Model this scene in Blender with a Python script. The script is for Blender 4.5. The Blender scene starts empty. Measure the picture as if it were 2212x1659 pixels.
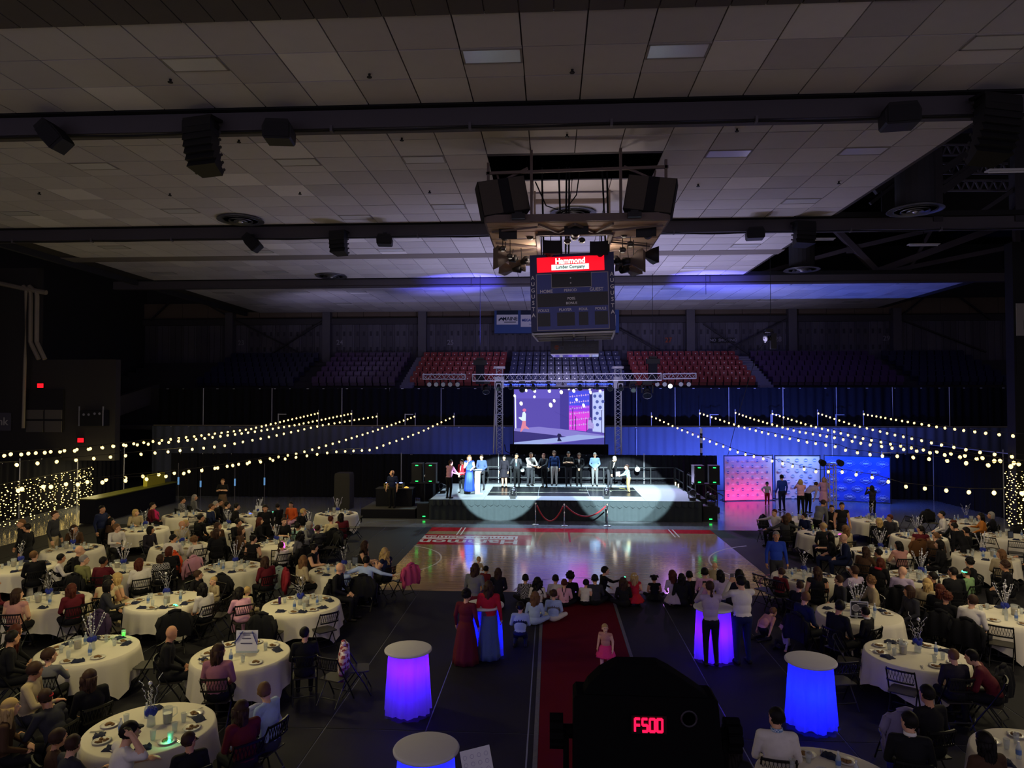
import bpy, math, random
from mathutils import Vector, Matrix
R = math.radians
sc = bpy.context.scene
COL = sc.collection
rnd = random.Random(11)

# ------------------------------------------------------------------ camera, world, exposure
F, CX, CY = 1500.0, 1106.0, 829.5
EYE = Vector((0, 0, 5.3))
cd = bpy.data.cameras.new('camera')
cd.sensor_width = 36.0
cd.lens = F / 2212.0 * 36.0
cd.clip_start, cd.clip_end = 0.05, 200
cam = bpy.data.objects.new('camera', cd)
cam.location = EYE
cam.rotation_euler = (R(91.47), 0, R(3.2))
COL.objects.link(cam)
sc.camera = cam
CR = cam.rotation_euler.to_matrix()

wd = bpy.data.worlds.new('world')
sc.world = wd
wd.use_nodes = True
wd.node_tree.nodes['Background'].inputs[0].default_value = (0.62, 0.53, 0.70, 1)
wd.node_tree.nodes['Background'].inputs[1].default_value = 0.72

vs = sc.view_settings
vs.view_transform = 'Standard'
vs.look = 'None'
vs.exposure = 0.0
vs.gamma = 1.0
vs.use_curve_mapping = False
sc.cycles.use_denoising = True
sc.cycles.max_bounces = 5
sc.cycles.diffuse_bounces = 3
sc.cycles.glossy_bounces = 3
sc.cycles.transmission_bounces = 4
sc.cycles.transparent_max_bounces = 6
sc.cycles.sample_clamp_indirect = 2.0
sc.cycles.caustics_reflective = False
sc.cycles.caustics_refractive = False


def lin(c):
    if isinstance(c, str):
        c = tuple(int(c[i:i + 2], 16) for i in (0, 2, 4))
    return tuple(((v / 255) / 12.92 if v / 255 <= .04045 else ((v / 255 + .055) / 1.055) ** 2.4) for v in c)


def lamp(kind, name, loc, power, col, aim=None, size=.1, angle=30, blend=.2, sy=None):
    l = bpy.data.lights.new(name, kind)
    l.energy = power
    l.color = col
    if kind == 'AREA':
        l.shape = 'RECTANGLE'
        l.size = size
        l.size_y = sy or size
    else:
        l.shadow_soft_size = size
    if kind == 'SPOT':
        l.spot_size = R(angle)
        l.spot_blend = blend
    o = bpy.data.objects.new(name, l)
    o.location = loc
    if aim is not None:
        o.rotation_euler = (Vector(aim) - Vector(loc)).to_track_quat('-Z', 'Y').to_euler()
    COL.objects.link(o)
    return o


def ray(px, py):
    return CR @ Vector(((px - CX) / F, -(py - CY) / F, -1.0))


def PZ(px, py, z=0.0):
    """where the sight line through a photograph pixel meets the level z"""
    d = ray(px, py)
    return EYE + d * ((z - EYE.z) / d.z)


def PY(px, py, Y):
    """where that sight line meets the upright plane at distance Y"""
    d = ray(px, py)
    return EYE + d * (Y / d.y)


# ---- stage key lights (two spots on the lighting rail high above the balcony)
LSPOT = Vector((-1.0, 1.6, 11.3))
RSPOT = Vector((1.6, 1.6, 11.3))
lamp('SPOT', 'follow_spot_beam', LSPOT, 235000, (.76, 1, 1), PY(1078, 1028, 31.2), .05, 7.3, .10)
for px in (1334, 1364):
    lamp('SPOT', 'follow_spot_beam', RSPOT, 150000, (.76, .99, 1), PY(px, 1034, 31.2), .05, 7.6, .14)
# ---- overhead stage wash from the truss
for x in (-3.6, -1.6, .6, 2.8, 5.0):
    lamp('SPOT', 'truss_wash', (x, 36.4, 5.7), 1000, (.62, .90, 1), (x * .95, 34.2, .9), .12, 95, .6)
lamp('SPOT', 'truss_violet', (6.3, 36.9, 5.8), 1000, (.62, .25, 1), (5.6, 31.5, 0), .12, 70, .6)
lamp('SPOT', 'truss_violet', (.8, 36.9, 5.8), 1500, (.38, .26, 1), (.8, 30.5, 0), .12, 50, .6)
# ---- blue wash on the long drape behind the stage
for x, p in ((3.2, 900), (8.5, 2300), (12.5, 2300), (16.5, 1100), (-4.0, 450), (-9.0, 120)):
    lamp('SPOT', 'drape_wash', (x, 38.9, .5), p, (.10, .17, 1), (x + .3, 42, 3.0), .1, 120, .7)
# ---- blue beams thrown onto the ceiling
lamp('SPOT', 'blue_beam', (-2.0, 35.5, 7.2), 12000, (.10, .10, 1), (-5.0, 39.5, 12.2), .1, 46, .8)
lamp('SPOT', 'blue_beam', (5.5, 35.5, 7.2), 12000, (.10, .10, 1), (9.0, 39.5, 12.2), .1, 46, .8)
# ---- spill of the moving heads onto ceiling and rear wall
for x, pw in ((-3.5, 130), (1.0, 130), (6.0, 260), (10.5, 220)):
    lamp('SPOT', 'up_spill', (x, 35.6, 7.6), pw, (.62, .56, 1), (x * 1.1, 34, 12.2), .3, 165, 1)
for x, pw in ((-3.6, 750), (-1.0, 750), (3.3, 850), (6.0, 900)):
    lamp('SPOT', 'floor_head_beam', (x, 31.6, 1.45), pw, (.64, .60, 1), (x * 1.2, 34.5, 12.2), .15, 132, .8)
for x, pw in ((-14, 420), (-6, 420), (5, 420), (13, 420)):
    lamp('SPOT', 'ledge_uplight', (x, 41.4, 6.4), pw, (.62, .58, 1), (x, 47.0, 12.2), .3, 88, .8)
lamp('SPOT', 'rear_spill', (1.0, 41.0, 6.9), 600, (.6, .55, 1), (1.0, 53, 9.6), .3, 130, 1)
# ---- backdrop lamps
lamp('AREA', 'pink_bar', (10.5, 37.15, .10), 27, (1, .012, .26), (10.5, 38.0, .7), 2.4, sy=.06)
lamp('AREA', 'blue_bar', (10.5, 37.2, 3.1), 38, (.03, .09, 1), (10.5, 38.0, 1.6), 2.4, sy=.06)
lamp('AREA', 'white_bar', (13.4, 37.6, 3.1), 62, (.38, .52, 1), (13.4, 38.8, 1.2), 2.3, sy=.06)
lamp('AREA', 'blue_bar', (15.9, 36.6, 3.1), 200, (.012, .12, 1), (16.1, 37.8, 1.0), 3.0, sy=.06)
# ---- warm glow of the bulb strings
WARM = (1, .84, .38)
for x, y in ((-20, 17), (-14, 17.5), (-8.5, 15), (-19, 24), (-13, 24), (-8, 22), (-20, 31), (-13, 30), (-8, 30), (-14, 11.5), (-5.6, 13.6), (-7.5, 9.8)):
    lamp('SPOT', 'string_glow', (x, y, 3.8), 135, WARM, (x, y, 0), .25, 172, .5)
    lamp('POINT', 'string_glow', (x, y, 3.7), 16, WARM, size=.25)
for x, y in ((19, 17), (14, 18), (9.5, 16), (18.5, 25), (13, 25), (10, 22), (17, 31), (12, 30), (11, 11), (8.6, 13.4), (13, 13.5)):
    lamp('SPOT', 'string_glow', (x, y, 3.8), 105, (1, .84, .48), (x, y, 0), .25, 172, .5)
    lamp('POINT', 'string_glow', (x, y, 3.7), 8, (1, .82, .42), size=.25)
lamp('POINT', 'curtain_glow', (-22.6, 33, 1.3), 120, WARM, size=.4)
# ---- work lights under the score cube's frame
for x in (-.2, 1.5):
    lamp('POINT', 'cube_lamp', (x, 21.6, 9.75), 75, (1, .8, .66), size=.15)


# ------------------------------------------------------------------ helpers
MATS = {}


def M(name, col, rough=.6, metal=0.0, es=0.0, noise=0.0, scale=6.0, spec=.4, ecol=None, sample=False):
    if name in MATS:
        return MATS[name]
    m = bpy.data.materials.new(name)
    m.use_nodes = True
    nt = m.node_tree
    b = nt.nodes['Principled BSDF']
    c = lin(col)
    b.inputs['Base Color'].default_value = (*c, 1)
    b.inputs['Roughness'].default_value = rough
    b.inputs['Metallic'].default_value = metal
    b.inputs['Specular IOR Level'].default_value = spec
    if es:
        b.inputs['Emission Color'].default_value = (*lin(ecol or col), 1)
        b.inputs['Emission Strength'].default_value = es
        if not sample:
            m.cycles.emission_sampling = 'NONE'
    if noise:
        tc = nt.nodes.new('ShaderNodeTexCoord')
        n = nt.nodes.new('ShaderNodeTexNoise')
        n.inputs['Scale'].default_value = scale
        n.inputs['Detail'].default_value = 4
        mx = nt.nodes.new('ShaderNodeMix')
        mx.data_type = 'RGBA'
        mx.inputs[6].default_value = (*[v * (1 - noise) for v in c], 1)
        mx.inputs[7].default_value = (*[min(1, v * (1 + noise)) for v in c], 1)
        nt.links.new(tc.outputs['Object'], n.inputs['Vector'])
        nt.links.new(n.outputs['Fac'], mx.inputs[0])
        nt.links.new(mx.outputs[2], b.inputs['Base Color'])
    MATS[name] = m
    return m


def hexmat(h, rough=.8, pre='cloth'):
    return M(pre + '_' + h, h, rough, noise=.12, scale=14, spec=.2)


class MB:
    def __init__(s):
        s.v, s.f, s.m, s.mi = [], [], [], 0

    def add(s, vs, fs):
        n = len(s.v)
        s.v += [tuple(v) for v in vs]
        s.f += [tuple(i + n for i in f) for f in fs]
        s.m += [s.mi] * len(fs)
        return s

    def box(s, c, d, rz=0.0, mat=None):
        x, y, z = d[0] / 2, d[1] / 2, d[2] / 2
        pts = [Vector((a * x, b * y, e * z)) for e in (-1, 1) for a, b in ((-1, -1), (1, -1), (1, 1), (-1, 1))]
        rot = mat if mat is not None else Matrix.Rotation(rz, 3, 'Z')
        pts = [rot @ p + Vector(c) for p in pts]
        return s.add(pts, [(3, 2, 1, 0), (4, 5, 6, 7), (0, 1, 5, 4), (1, 2, 6, 5), (2, 3, 7, 6), (3, 0, 4, 7)])

    def bx(s, x0, x1, y0, y1, z0, z1):
        return s.box(((x0 + x1) / 2, (y0 + y1) / 2, (z0 + z1) / 2), (abs(x1 - x0), abs(y1 - y0), abs(z1 - z0)))

    def beam(s, a, b, w, h):
        a, b = Vector(a), Vector(b)
        d = b - a
        if d.length < 1e-6:
            return s
        q = d.to_track_quat('Y', 'Z').to_matrix()
        return s.box((a + b) / 2, (w, d.length, h), mat=q)

    def cyl(s, a, b, ra, rb=None, n=10, cap=True):
        a, b = Vector(a), Vector(b)
        rb = ra if rb is None else rb
        d = b - a
        if d.length < 1e-7:
            return s
        q = d.to_track_quat('Z', 'Y').to_matrix()
        vs = []
        for p, r in ((a, ra), (b, rb)):
            for i in range(n):
                t = 2 * math.pi * i / n
                vs.append(p + q @ Vector((r * math.cos(t), r * math.sin(t), 0)))
        fs = [(i, (i + 1) % n, n + (i + 1) % n, n + i) for i in range(n)]
        if cap:
            fs += [tuple(range(n - 1, -1, -1)), tuple(range(n, 2 * n))]
        return s.add(vs, fs)

    def tube(s, pts, r, n=6):
        pts = [Vector(p) for p in pts]
        vs, fs = [], []
        for k, p in enumerate(pts):
            d = (pts[min(k + 1, len(pts) - 1)] - pts[max(k - 1, 0)])
            q = d.to_track_quat('Z', 'Y').to_matrix()
            rr = r[k] if isinstance(r, (list, tuple)) else r
            for i in range(n):
                t = 2 * math.pi * i / n
                vs.append(p + q @ Vector((rr * math.cos(t), rr * math.sin(t), 0)))
        for k in range(len(pts) - 1):
            for i in range(n):
                fs.append((k * n + i, k * n + (i + 1) % n, (k + 1) * n + (i + 1) % n, (k + 1) * n + i))
        fs.append(tuple(range(n - 1, -1, -1)))
        fs.append(tuple((len(pts) - 1) * n + i for i in range(n)))
        return s.add(vs, fs)

    def lathe(s, prof, n=20, c=(0, 0, 0), wob=None):
        c = Vector(c)
        vs, fs = [], []
        for k, (r, z) in enumerate(prof):
            for i in range(n):
                t = 2 * math.pi * i / n
                rr = r if wob is None else r + wob(t, k)
                vs.append(c + Vector((rr * math.cos(t), rr * math.sin(t), z)))
        for k in range(len(prof) - 1):
            for i in range(n):
                fs.append((k * n + i, k * n + (i + 1) % n, (k + 1) * n + (i + 1) % n, (k + 1) * n + i))
        if prof[0][0] > 1e-5:
            fs.append(tuple(range(n - 1, -1, -1)))
        if prof[-1][0] > 1e-5:
            fs.append(tuple((len(prof) - 1) * n + i for i in range(n)))
        return s.add(vs, fs)

    def ell(s, c, r, nu=12, nv=8, mat=None):
        c = Vector(c)
        r = (r, r, r) if not isinstance(r, (tuple, list)) else r
        vs, fs = [], []
        for j in range(1, nv):
            a = math.pi * j / nv
            for i in range(nu):
                t = 2 * math.pi * i / nu
                vs.append(Vector((r[0] * math.sin(a) * math.cos(t), r[1] * math.sin(a) * math.sin(t), r[2] * math.cos(a))))
        top, bot = len(vs), len(vs) + 1
        vs += [Vector((0, 0, r[2])), Vector((0, 0, -r[2]))]
        if mat is not None:
            vs = [mat @ v for v in vs]
        vs = [v + c for v in vs]
        for j in range(nv - 2):
            for i in range(nu):
                fs.append((j * nu + (i + 1) % nu, j * nu + i, (j + 1) * nu + i, (j + 1) * nu + (i + 1) % nu))
        for i in range(nu):
            fs.append((top, i, (i + 1) % nu))
            fs.append((bot, (nv - 2) * nu + (i + 1) % nu, (nv - 2) * nu + i))
        return s.add(vs, fs)

    def cap(s, a, b, ra, rb, n=10):
        """tapered capsule, three closed shells"""
        s.cyl(a, b, ra, rb, n)
        s.ell(a, ra, n, 6)
        s.ell(b, rb, n, 6)
        return s

    def prism(s, pts, y0, y1, axis='Y'):
        """closed outline in (x,z) pushed from y0 to y1"""
        n = len(pts)
        if axis == 'Y':
            vs = [(x, y0, z) for x, z in pts] + [(x, y1, z) for x, z in pts]
        elif axis == 'X':
            vs = [(y0, x, z) for x, z in pts] + [(y1, x, z) for x, z in pts]
        else:
            vs = [(x, z, y0) for x, z in pts] + [(x, z, y1) for x, z in pts]
        fs = [tuple(range(n)), tuple(range(2 * n - 1, n - 1, -1))]
        fs += [(i, n + i, n + (i + 1) % n, (i + 1) % n) for i in range(n)]
        return s.add(vs, fs)

    def xf(s, mat, start=0):
        for i in range(start, len(s.v)):
            s.v[i] = tuple(mat @ Vector(s.v[i]))
        return s

    def mesh(s, name, mats, smooth=False):
        me = bpy.data.meshes.new(name)
        me.from_pydata(s.v, [], s.f)
        for m in (mats if isinstance(mats, (list, tuple)) else [mats]):
            me.materials.append(m)
        if any(s.m):
            me.polygons.foreach_set('material_index', s.m)
        if smooth:
            me.polygons.foreach_set('use_smooth', [True] * len(s.f))
        me.update()
        return me

    def build(s, name, mats, parent=None, smooth=False, loc=None, rz=None):
        return link(name, s.mesh(name, mats, smooth), parent, loc, rz)


def link(name, data, parent=None, loc=None, rz=None, scale=None):
    o = bpy.data.objects.new(name, data)
    COL.objects.link(o)
    if parent is not None:
        o.parent = parent
    if loc is not None:
        o.location = loc
    if rz is not None:
        o.rotation_euler = (0, 0, rz)
    if scale is not None:
        o.scale = (scale,) * 3 if not isinstance(scale, (tuple, list)) else scale
    return o


def tag(o, label=None, cat=None, group=None, kind=None):
    if label:
        o['label'] = label
    if cat:
        o['category'] = cat
    if group:
        o['group'] = group
    if kind:
        o['kind'] = kind
    return o


def thing(name, label, cat, loc=(0, 0, 0), rz=0.0, group=None):
    return tag(link(name, None, None, loc, rz), label, cat, group)


def struct(name, mb, mats, parent=None, smooth=False):
    o = mb.build(name, mats, parent, smooth)
    if parent is None:
        o['kind'] = 'structure'
    return o


def recol(o, mats):
    for i, m in enumerate(mats):
        s = o.material_slots[i]
        s.link = 'OBJECT'
        s.material = m
    return o


def text_mesh(body, size, ext=.005, offset=0.0, align='CENTER', shear=0.0, space=1.0):
    cu = bpy.data.curves.new('lettering', 'FONT')
    cu.body = body
    cu.size = size
    cu.extrude = ext
    cu.offset = offset
    cu.align_x = align
    cu.align_y = 'CENTER'
    cu.shear = shear
    cu.space_character = space
    cu.resolution_u = 3
    o = bpy.data.objects.new('lettering', cu)
    me = bpy.data.meshes.new_from_object(o)
    bpy.data.objects.remove(o)
    bpy.data.curves.remove(cu)
    me.name = 'lettering'
    return me


FRONT = Matrix.Rotation(R(90), 4, 'X')        # lettering that reads from -Y


def text(body, size, mat, loc, parent, ext=.004, offset=0.0, align='CENTER', mtx=None, name='lettering', shear=0.0, sx=1.0, space=1.0):
    me = text_mesh(body, size, ext, offset, align, shear, space)
    me.transform((mtx or FRONT) @ Matrix.Diagonal((sx, 1, 1, 1)))
    me.materials.clear()
    me.materials.append(mat)
    return link(name, me, parent, loc)
# ------------------------------------------------------------------ the hall
ZC = 12.2
m_dark = M('hall_dark', '34343a', .9, noise=.1, scale=.5)
m_black = M('black_paint', '0b0b0d', .7)
m_steel = M('steel_grey', '55525a', .6, noise=.1, scale=2)
m_steel_d = M('steel_dark', '302e34', .7, noise=.1, scale=2)
m_alu = M('aluminium', 'c8c8d0', .35, .7)
m_chrome = M('chrome', 'e0e0e4', .15, 1)
m_white = M('white_paint', 'd8d8d8', .6)


def floor_mat():
    m = M('arena_floor', '6a6c74', .16, noise=.14, scale=1.2, spec=.5)
    return m


struct('floor', MB().bx(-34, 36, -6, 54, -.3, 0), floor_mat())
floor = bpy.data.objects['floor']
# black protective matting in strips, left / right of the court and in front of it
m_mat = M('floor_matting', '18171d', .75, noise=.12, scale=30, spec=.2)
k0 = -.37
for i in range(-12, 13):
    xa, xb = k0 + 1.65 * i + .012, k0 + 1.65 * (i + 1) - .012
    if xb < -19.9 or xa > 19.9:
        continue
    segs = []
    if xb <= -4.9 or xa >= 6.5:
        segs = [(3.0, 11.2), (11.225, 20.3), (20.325, 29.2)]
        if xa < -5 < xb:
            xb = -5.0
    else:
        segs = [(3.0, 11.2), (11.225, 19.45)]
        if xa < -5:
            segs.append((19.475, 29.2))
    for a, b in segs:
        xc = xb
        if a > 19.46 and xa < -4.99 < xb:
            xc = -5.0
        if a > 19.46 and xa < 6.6 and xa > 0:
            continue
        MB().bx(xa, xc, a, b, .001, .008).build('mat_strip', m_mat, floor)
MB().bx(6.57, k0 + 1.65 * 5 - .012, 19.475, 29.2, .001, .008).build('mat_strip', m_mat, floor)

# court
def court_mat():
    m = M('court_wood', 'c3a277', .13, noise=.05, scale=2, spec=.5)
    nt = m.node_tree
    b = nt.nodes['Principled BSDF']
    b.inputs['IOR'].default_value = 1.6
    b.inputs['Coat Weight'].default_value = 1.0
    b.inputs['Coat Roughness'].default_value = .10
    b.inputs['Coat IOR'].default_value = 1.7
    tc = nt.nodes.new('ShaderNodeTexCoord')
    mp = nt.nodes.new('ShaderNodeMapping')
    mp.inputs['Scale'].default_value = (.9, 14, 1)
    br = nt.nodes.new('ShaderNodeTexNoise')
    br.inputs['Scale'].default_value = 1.0
    br.inputs['Detail'].default_value = 3
    bp = nt.nodes.new('ShaderNodeBump')
    bp.inputs['Strength'].default_value = .06
    bp.inputs['Distance'].default_value = .02
    rp = nt.nodes.new('ShaderNodeValToRGB')
    rp.color_ramp.elements[0].color = (*lin('b08f66'), 1)
    rp.color_ramp.elements[1].color = (*lin('d8b98c'), 1)
    rp.color_ramp.elements[0].position = .3
    rp.color_ramp.elements[1].position = .7
    nt.links.new(tc.outputs['Object'], mp.inputs['Vector'])
    nt.links.new(mp.outputs[0], br.inputs['Vector'])
    nt.links.new(br.outputs['Fac'], rp.inputs[0])
    nt.links.new(rp.outputs[0], b.inputs['Base Color'])
    nt.links.new(br.outputs['Fac'], bp.inputs['Height'])
    nt.links.new(bp.outputs[0], b.inputs['Normal'])
    return m


court = MB().bx(-5.0, 6.55, 19.47, 29.2, .001, .012).build('basketball_court', court_mat())
tag(court, 'glossy wooden basketball court floor laid in front of the stage', 'court')
m_red = M('court_red', 'b3202c', .14)
m_redbrown = M('court_purple_line', '7a3550', .2)
m_wline = M('court_white', 'e6dfd6', .15)
MB().bx(-5, 6.55, 28.35, 29.2, .0125, .0135).build('red_border', m_red, court)


def arc(cx, cy, r, w, a0, a1, n=40, z=.0135):
    mb = MB()
    for i in range(n):
        pts = []
        for a in (a0 + (a1 - a0) * i / n, a0 + (a1 - a0) * (i + 1) / n):
            for rr in (r - w / 2, r + w / 2):
                pts.append((cx + rr * math.cos(R(a)), cy + rr * math.sin(R(a)), z))
        mb.add(pts, [(0, 1, 3, 2)])
    return mb


arc(-6.2, 23.2, 2.5, .06, -60, 62).build('three_point_line', m_wline, court)
arc(8.6, 23.0, 3.4, .06, 115, 215).build('three_point_line', m_wline, court)
arc(.75, 19.3, 1.8, .06, 8, 172).build('centre_circle', m_redbrown, court)
arc(8.3, 20.2, 2.3, .06, 112, 190).build('key_line', m_redbrown, court)
arc(-6.6, 21.2, 1.75, .06, -40, 40).build('key_line', m_redbrown, court)
for x in (-3.75, 4.85):
    for d in (0, .16):
        MB().beam((x + d, 27.6, .0135), (x + d, 29.2, .0135), .05, .002).build('hash_line', m_wline, court)
MB().bx(.68, .75, 26.4, 28.4, .0125, .014).build('half_court_line', m_red, court)
# court lettering: red plate read from the stage side, cut by the matting on the left
lg = MB().bx(-5.0, -.75, 25.7, 27.65, .0125, .014).build('lettered_plate', m_red, court)
MB().bx(-5.0, -1.3, 26.75, 27.4, .014, .0150).build('name_field', m_wline, lg)
UPSIDE = Matrix.Rotation(math.pi, 4, 'Z')
text('Hammon', 1.02, m_wline, (-3.13, 26.28, .0155), lg, .0006, .02, mtx=UPSIDE, sx=1.0)
text('Lumber Compa', .56, m_red, (-3.14, 27.08, .0160), lg, .0006, .008, mtx=UPSIDE)

# red runner
run = MB().bx(-.2, 1.62, 6.0, 19.25, .009, .016).build('red_carpet', M('red_carpet_pile', '580f1c', .95, noise=.15, scale=40, spec=.05))
tag(run, 'long red carpet runner leading up the aisle to the court', 'carpet')
for x in (-.24, 1.66):
    MB().bx(x - .035, x + .035, 6.0, 19.25, .009, .0175).build('edge_binding', M('carpet_binding', '5a5a60', .8, noise=.3, scale=20), run)

# ------------------------------------------------------------------ ceiling
m_tiles = [M('ceiling_tile_%s' % h, h, .85, noise=.05, scale=3, spec=.1) for h in ('c4c0c2', 'beb9bc', 'cac6c8', 'b8b4b7', 'dcd8da')]
m_soffit = M('ceiling_soffit', '5a5450', .9, noise=.1, scale=2)
ceil = MB().bx(-34, 36, -6, 54, 17.0, 17.2).build('ceiling', m_black)
ceil['kind'] = 'structure'
tm = MB().box((0, 0, .018), (1.19, 1.19, .036)).mesh('tile', m_tiles[0])
m_grid = M('ceiling_grid', '3c3836', .8)
fields = [(-30, 30, 12.1, 15.75), (-30, 10.6, 16.75, 26.3), (-23.5, 10.6, 27.0, 38.1), (-23.5, 24.6, 38.6, 52.5)]
HOLE = (-1.9, 3.15, 19.4, 21.75)
LIGHTS = []
cells = []
X0 = -.55
for bi, (xa, xb, ya, yb) in enumerate(fields):
    g = MB()
    if bi == 1:
        g.bx(xa, HOLE[0], ya, yb, ZC + .04, ZC + .08).bx(HOLE[1], xb, ya, yb, ZC + .04, ZC + .08)
        g.bx(HOLE[0], HOLE[1], ya, HOLE[2], ZC + .04, ZC + .08).bx(HOLE[0], HOLE[1], HOLE[3], yb, ZC + .04, ZC + .08)
    else:
        g.bx(xa, xb, ya, yb, ZC + .04, ZC + .08)
    g.build('ceiling_grid', m_grid, ceil)
    ny = round((yb - ya) / 1.24)
    sy = (yb - ya) / ny
    for j in range(ny):
        k = math.ceil((xa - X0) / 1.22 - .02)
        while X0 + (k + 1) * 1.22 <= xb + .3:
            x, y = X0 + (k + .5) * 1.22, ya + (j + .5) * sy
            k += 1
            if bi == 1 and HOLE[0] - .3 < x < HOLE[1] + .3 and HOLE[2] - .2 < y < HOLE[3] + .2:
                continue
            cells.append((bi, x, y, sy))
lightpx = [(408, 126), (1065, 111), (1472, 100), (2165, 80), (195, 357), (655, 368), (915, 349), (1575, 332), (1870, 325), (968, 455), (1730, 438),
           (25, 465), (365, 459), (785, 465), (245, 543), (566, 545), (838, 540), (1620, 530), (378, 590), (600, 586), (1525, 578), (488, 632), (640, 631), (790, 630), (935, 629), (565, 659),
           (730, 658), (860, 657), (1445, 628), (1740, 619), (1968, 615), (1570, 655), (1668, 648), (1853, 652), (1885, 647)]
taken = set()
for q in lightpx:
    p = PZ(*q, ZC)
    best = min(cells, key=lambda c: (c[1] - p.x) ** 2 + (c[2] - p.y) ** 2)
    taken.add(best)
    LIGHTS.append(best)
order = sorted(cells, key=lambda c: c[1] ** 2 + (c[2] ** 2) * 1.0 + (900 if abs(c[1] - .04 * c[2]) > .80 * c[2] else 0))
single, rest = order[:300], order[300:]
for c in single:
    if c in taken:
        continue
    o = link('tile', tm, ceil, (c[1], c[2], ZC + rnd.uniform(-.003, .004)), scale=(1, c[3] / 1.22, 1))
    recol(o, [m_tiles[rnd.choice((0, 0, 1, 1, 2, 3)) if rnd.random() > .07 else 4]])
for bi in range(4):
    mb = MB()
    for c in rest:
        if c[0] == bi and c not in taken:
            mb.mi = rnd.choice((0, 0, 1, 1, 2, 3))
            mb.box((c[1], c[2], ZC + .018), (1.19, c[3] - .03, .036))
    if mb.v:
        tag(mb.build('tiles', m_tiles, ceil), kind='stuff')
# soffit of narrow dark planks in front
for k in range(-26, 27):
    x = X0 + .61 * k
    MB().bx(x + .012, x + .598, 6.0, 12.06, ZC - .04, ZC).build('soffit_plank', m_soffit, ceil)
MB().bx(-30, 30, 6, 12.06, ZC, ZC + .03).build('soffit_backing', M('soffit_gap', '8a8078', .9), ceil)
MB().bx(-23.5, 10.6, 31.9, 32.9, ZC - .012, ZC + .02).build('grey_band', M('ceiling_band', '77706c', .85), ceil)
MB().bx(-23.7, -23.5, 16.7, 52.5, ZC - .25, ZC + .3).build('ceiling_fascia', m_dark, ceil)

m_lens = M('light_lens', 'dcdcdf', .22, spec=.8, noise=.03, scale=20)
m_tframe = M('light_frame', '8c8782', .6)
rows = {}
for c in LIGHTS:
    rows.setdefault((c[0], round(c[2], 1)), []).append(c)
ORD = ['first', 'second', 'third', 'fourth', 'fifth', 'sixth', 'seventh', 'eighth', 'ninth', 'tenth', 'eleventh', 'twelfth', 'thirteenth', 'fourteenth', 'fifteenth', 'sixteenth', 'seventeenth', 'eighteenth', 'nineteenth', 'twentieth']
bayname = ['front ceiling strip', 'bay with scoreboard opening', 'bay with grey band', 'rearmost ceiling bay']
for bi in range(4):
    ls = sorted([c for c in LIGHTS if c[0] == bi], key=lambda c: (c[2], c[1]))
    ys = sorted({round(c[2], 1) for c in ls})
    for c in ls:
        row = [q for q in ls if round(q[2], 1) == round(c[2], 1)]
        t = thing('ceiling_light', 'flat ceiling light panel, %s from left, %s row, %s' % (ORD[row.index(c)], ORD[ys.index(round(c[2], 1))], bayname[bi]), 'ceiling light', (c[1], c[2], ZC), 0, 'recessed ceiling light panels')
        MB().box((0, .0, .02), (1.205, c[3] - .015, .04)).build('surround_tile', m_tiles[rnd.choice((0, 2, 4))], t)
        MB().box((0, -.28, -.004), (1.12, .5, .012)).build('lens', m_lens, t)
        f = MB()
        for y in (-.55, -.01):
            f.box((0, y, -.006), (1.2, .035, .02))
        for x in (-.58, .58):
            f.box((x, -.28, -.006), (.035, .56, .02))
        f.build('frame', m_tframe, t)

# sprinkler heads
for i, q in enumerate([(368, 171), (798, 160), (1236, 150), (868, 298), (928, 412), (85, 415), (367, 418), (1592, 278), (1812, 392), (1508, 398), (648, 415), (516, 302), (1225, 290), (1717, 467)]):
    p = PZ(*q, ZC)
    o = MB().cyl((0, 0, 0), (0, 0, -.06), .03, .02, 8).cyl((0, 0, -.06), (0, 0, -.075), .055, n=8).build('sprinkler', m_black, None, loc=(p.x, p.y, ZC))
    tag(o, 'small dark sprinkler head hanging from the tiled ceiling', 'sprinkler', 'ceiling sprinklers')

# round air diffusers
m_ring = M('diffuser_metal', '6f7076', .35, .6)


def diffuser(q, z, label, stem=0.0, r=.85):
    p = PZ(*q, z)
    t = thing('air_diffuser', label, 'air vent', (p.x, p.y, z), 0, 'round air diffusers')
    for k, rr in enumerate((r, r * .76, r * .52, r * .3)):
        MB().lathe([(rr - .02, .0), (rr, -.015 - .02 * k), (rr - .10, .07), (rr - .12, .07)], 32).build('ring', m_ring, t, True)
    MB().lathe([(r * .82, .03), (r * .82, .08)], 28).build('throat', m_black, t)
    MB().ell((0, 0, -.06), (.1, .1, .05), 10, 6).build('hub', m_alu, t, True)
    if stem:
        MB().cyl((0, 0, .08), (0, 0, 17.0 - z), .62, n=20).build('duct', m_dark, t)


diffuser((520, 476), ZC - .06, 'large round dark air diffuser in the tiles above the second beam')
diffuser((716, 597), ZC - .06, 'smaller looking round air diffuser beside the third ceiling beam')
diffuser((1238, 461), ZC - .06, 'round air diffuser half hidden behind the score cube frame')
diffuser((1977, 454), ZC - .3, 'round air diffuser hanging under a black duct among the right trusses', 3.2, .9)
diffuser((1732, 583), ZC - .1, 'round air diffuser under a duct at the edge of the open roof', 3.0, .9)

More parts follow.
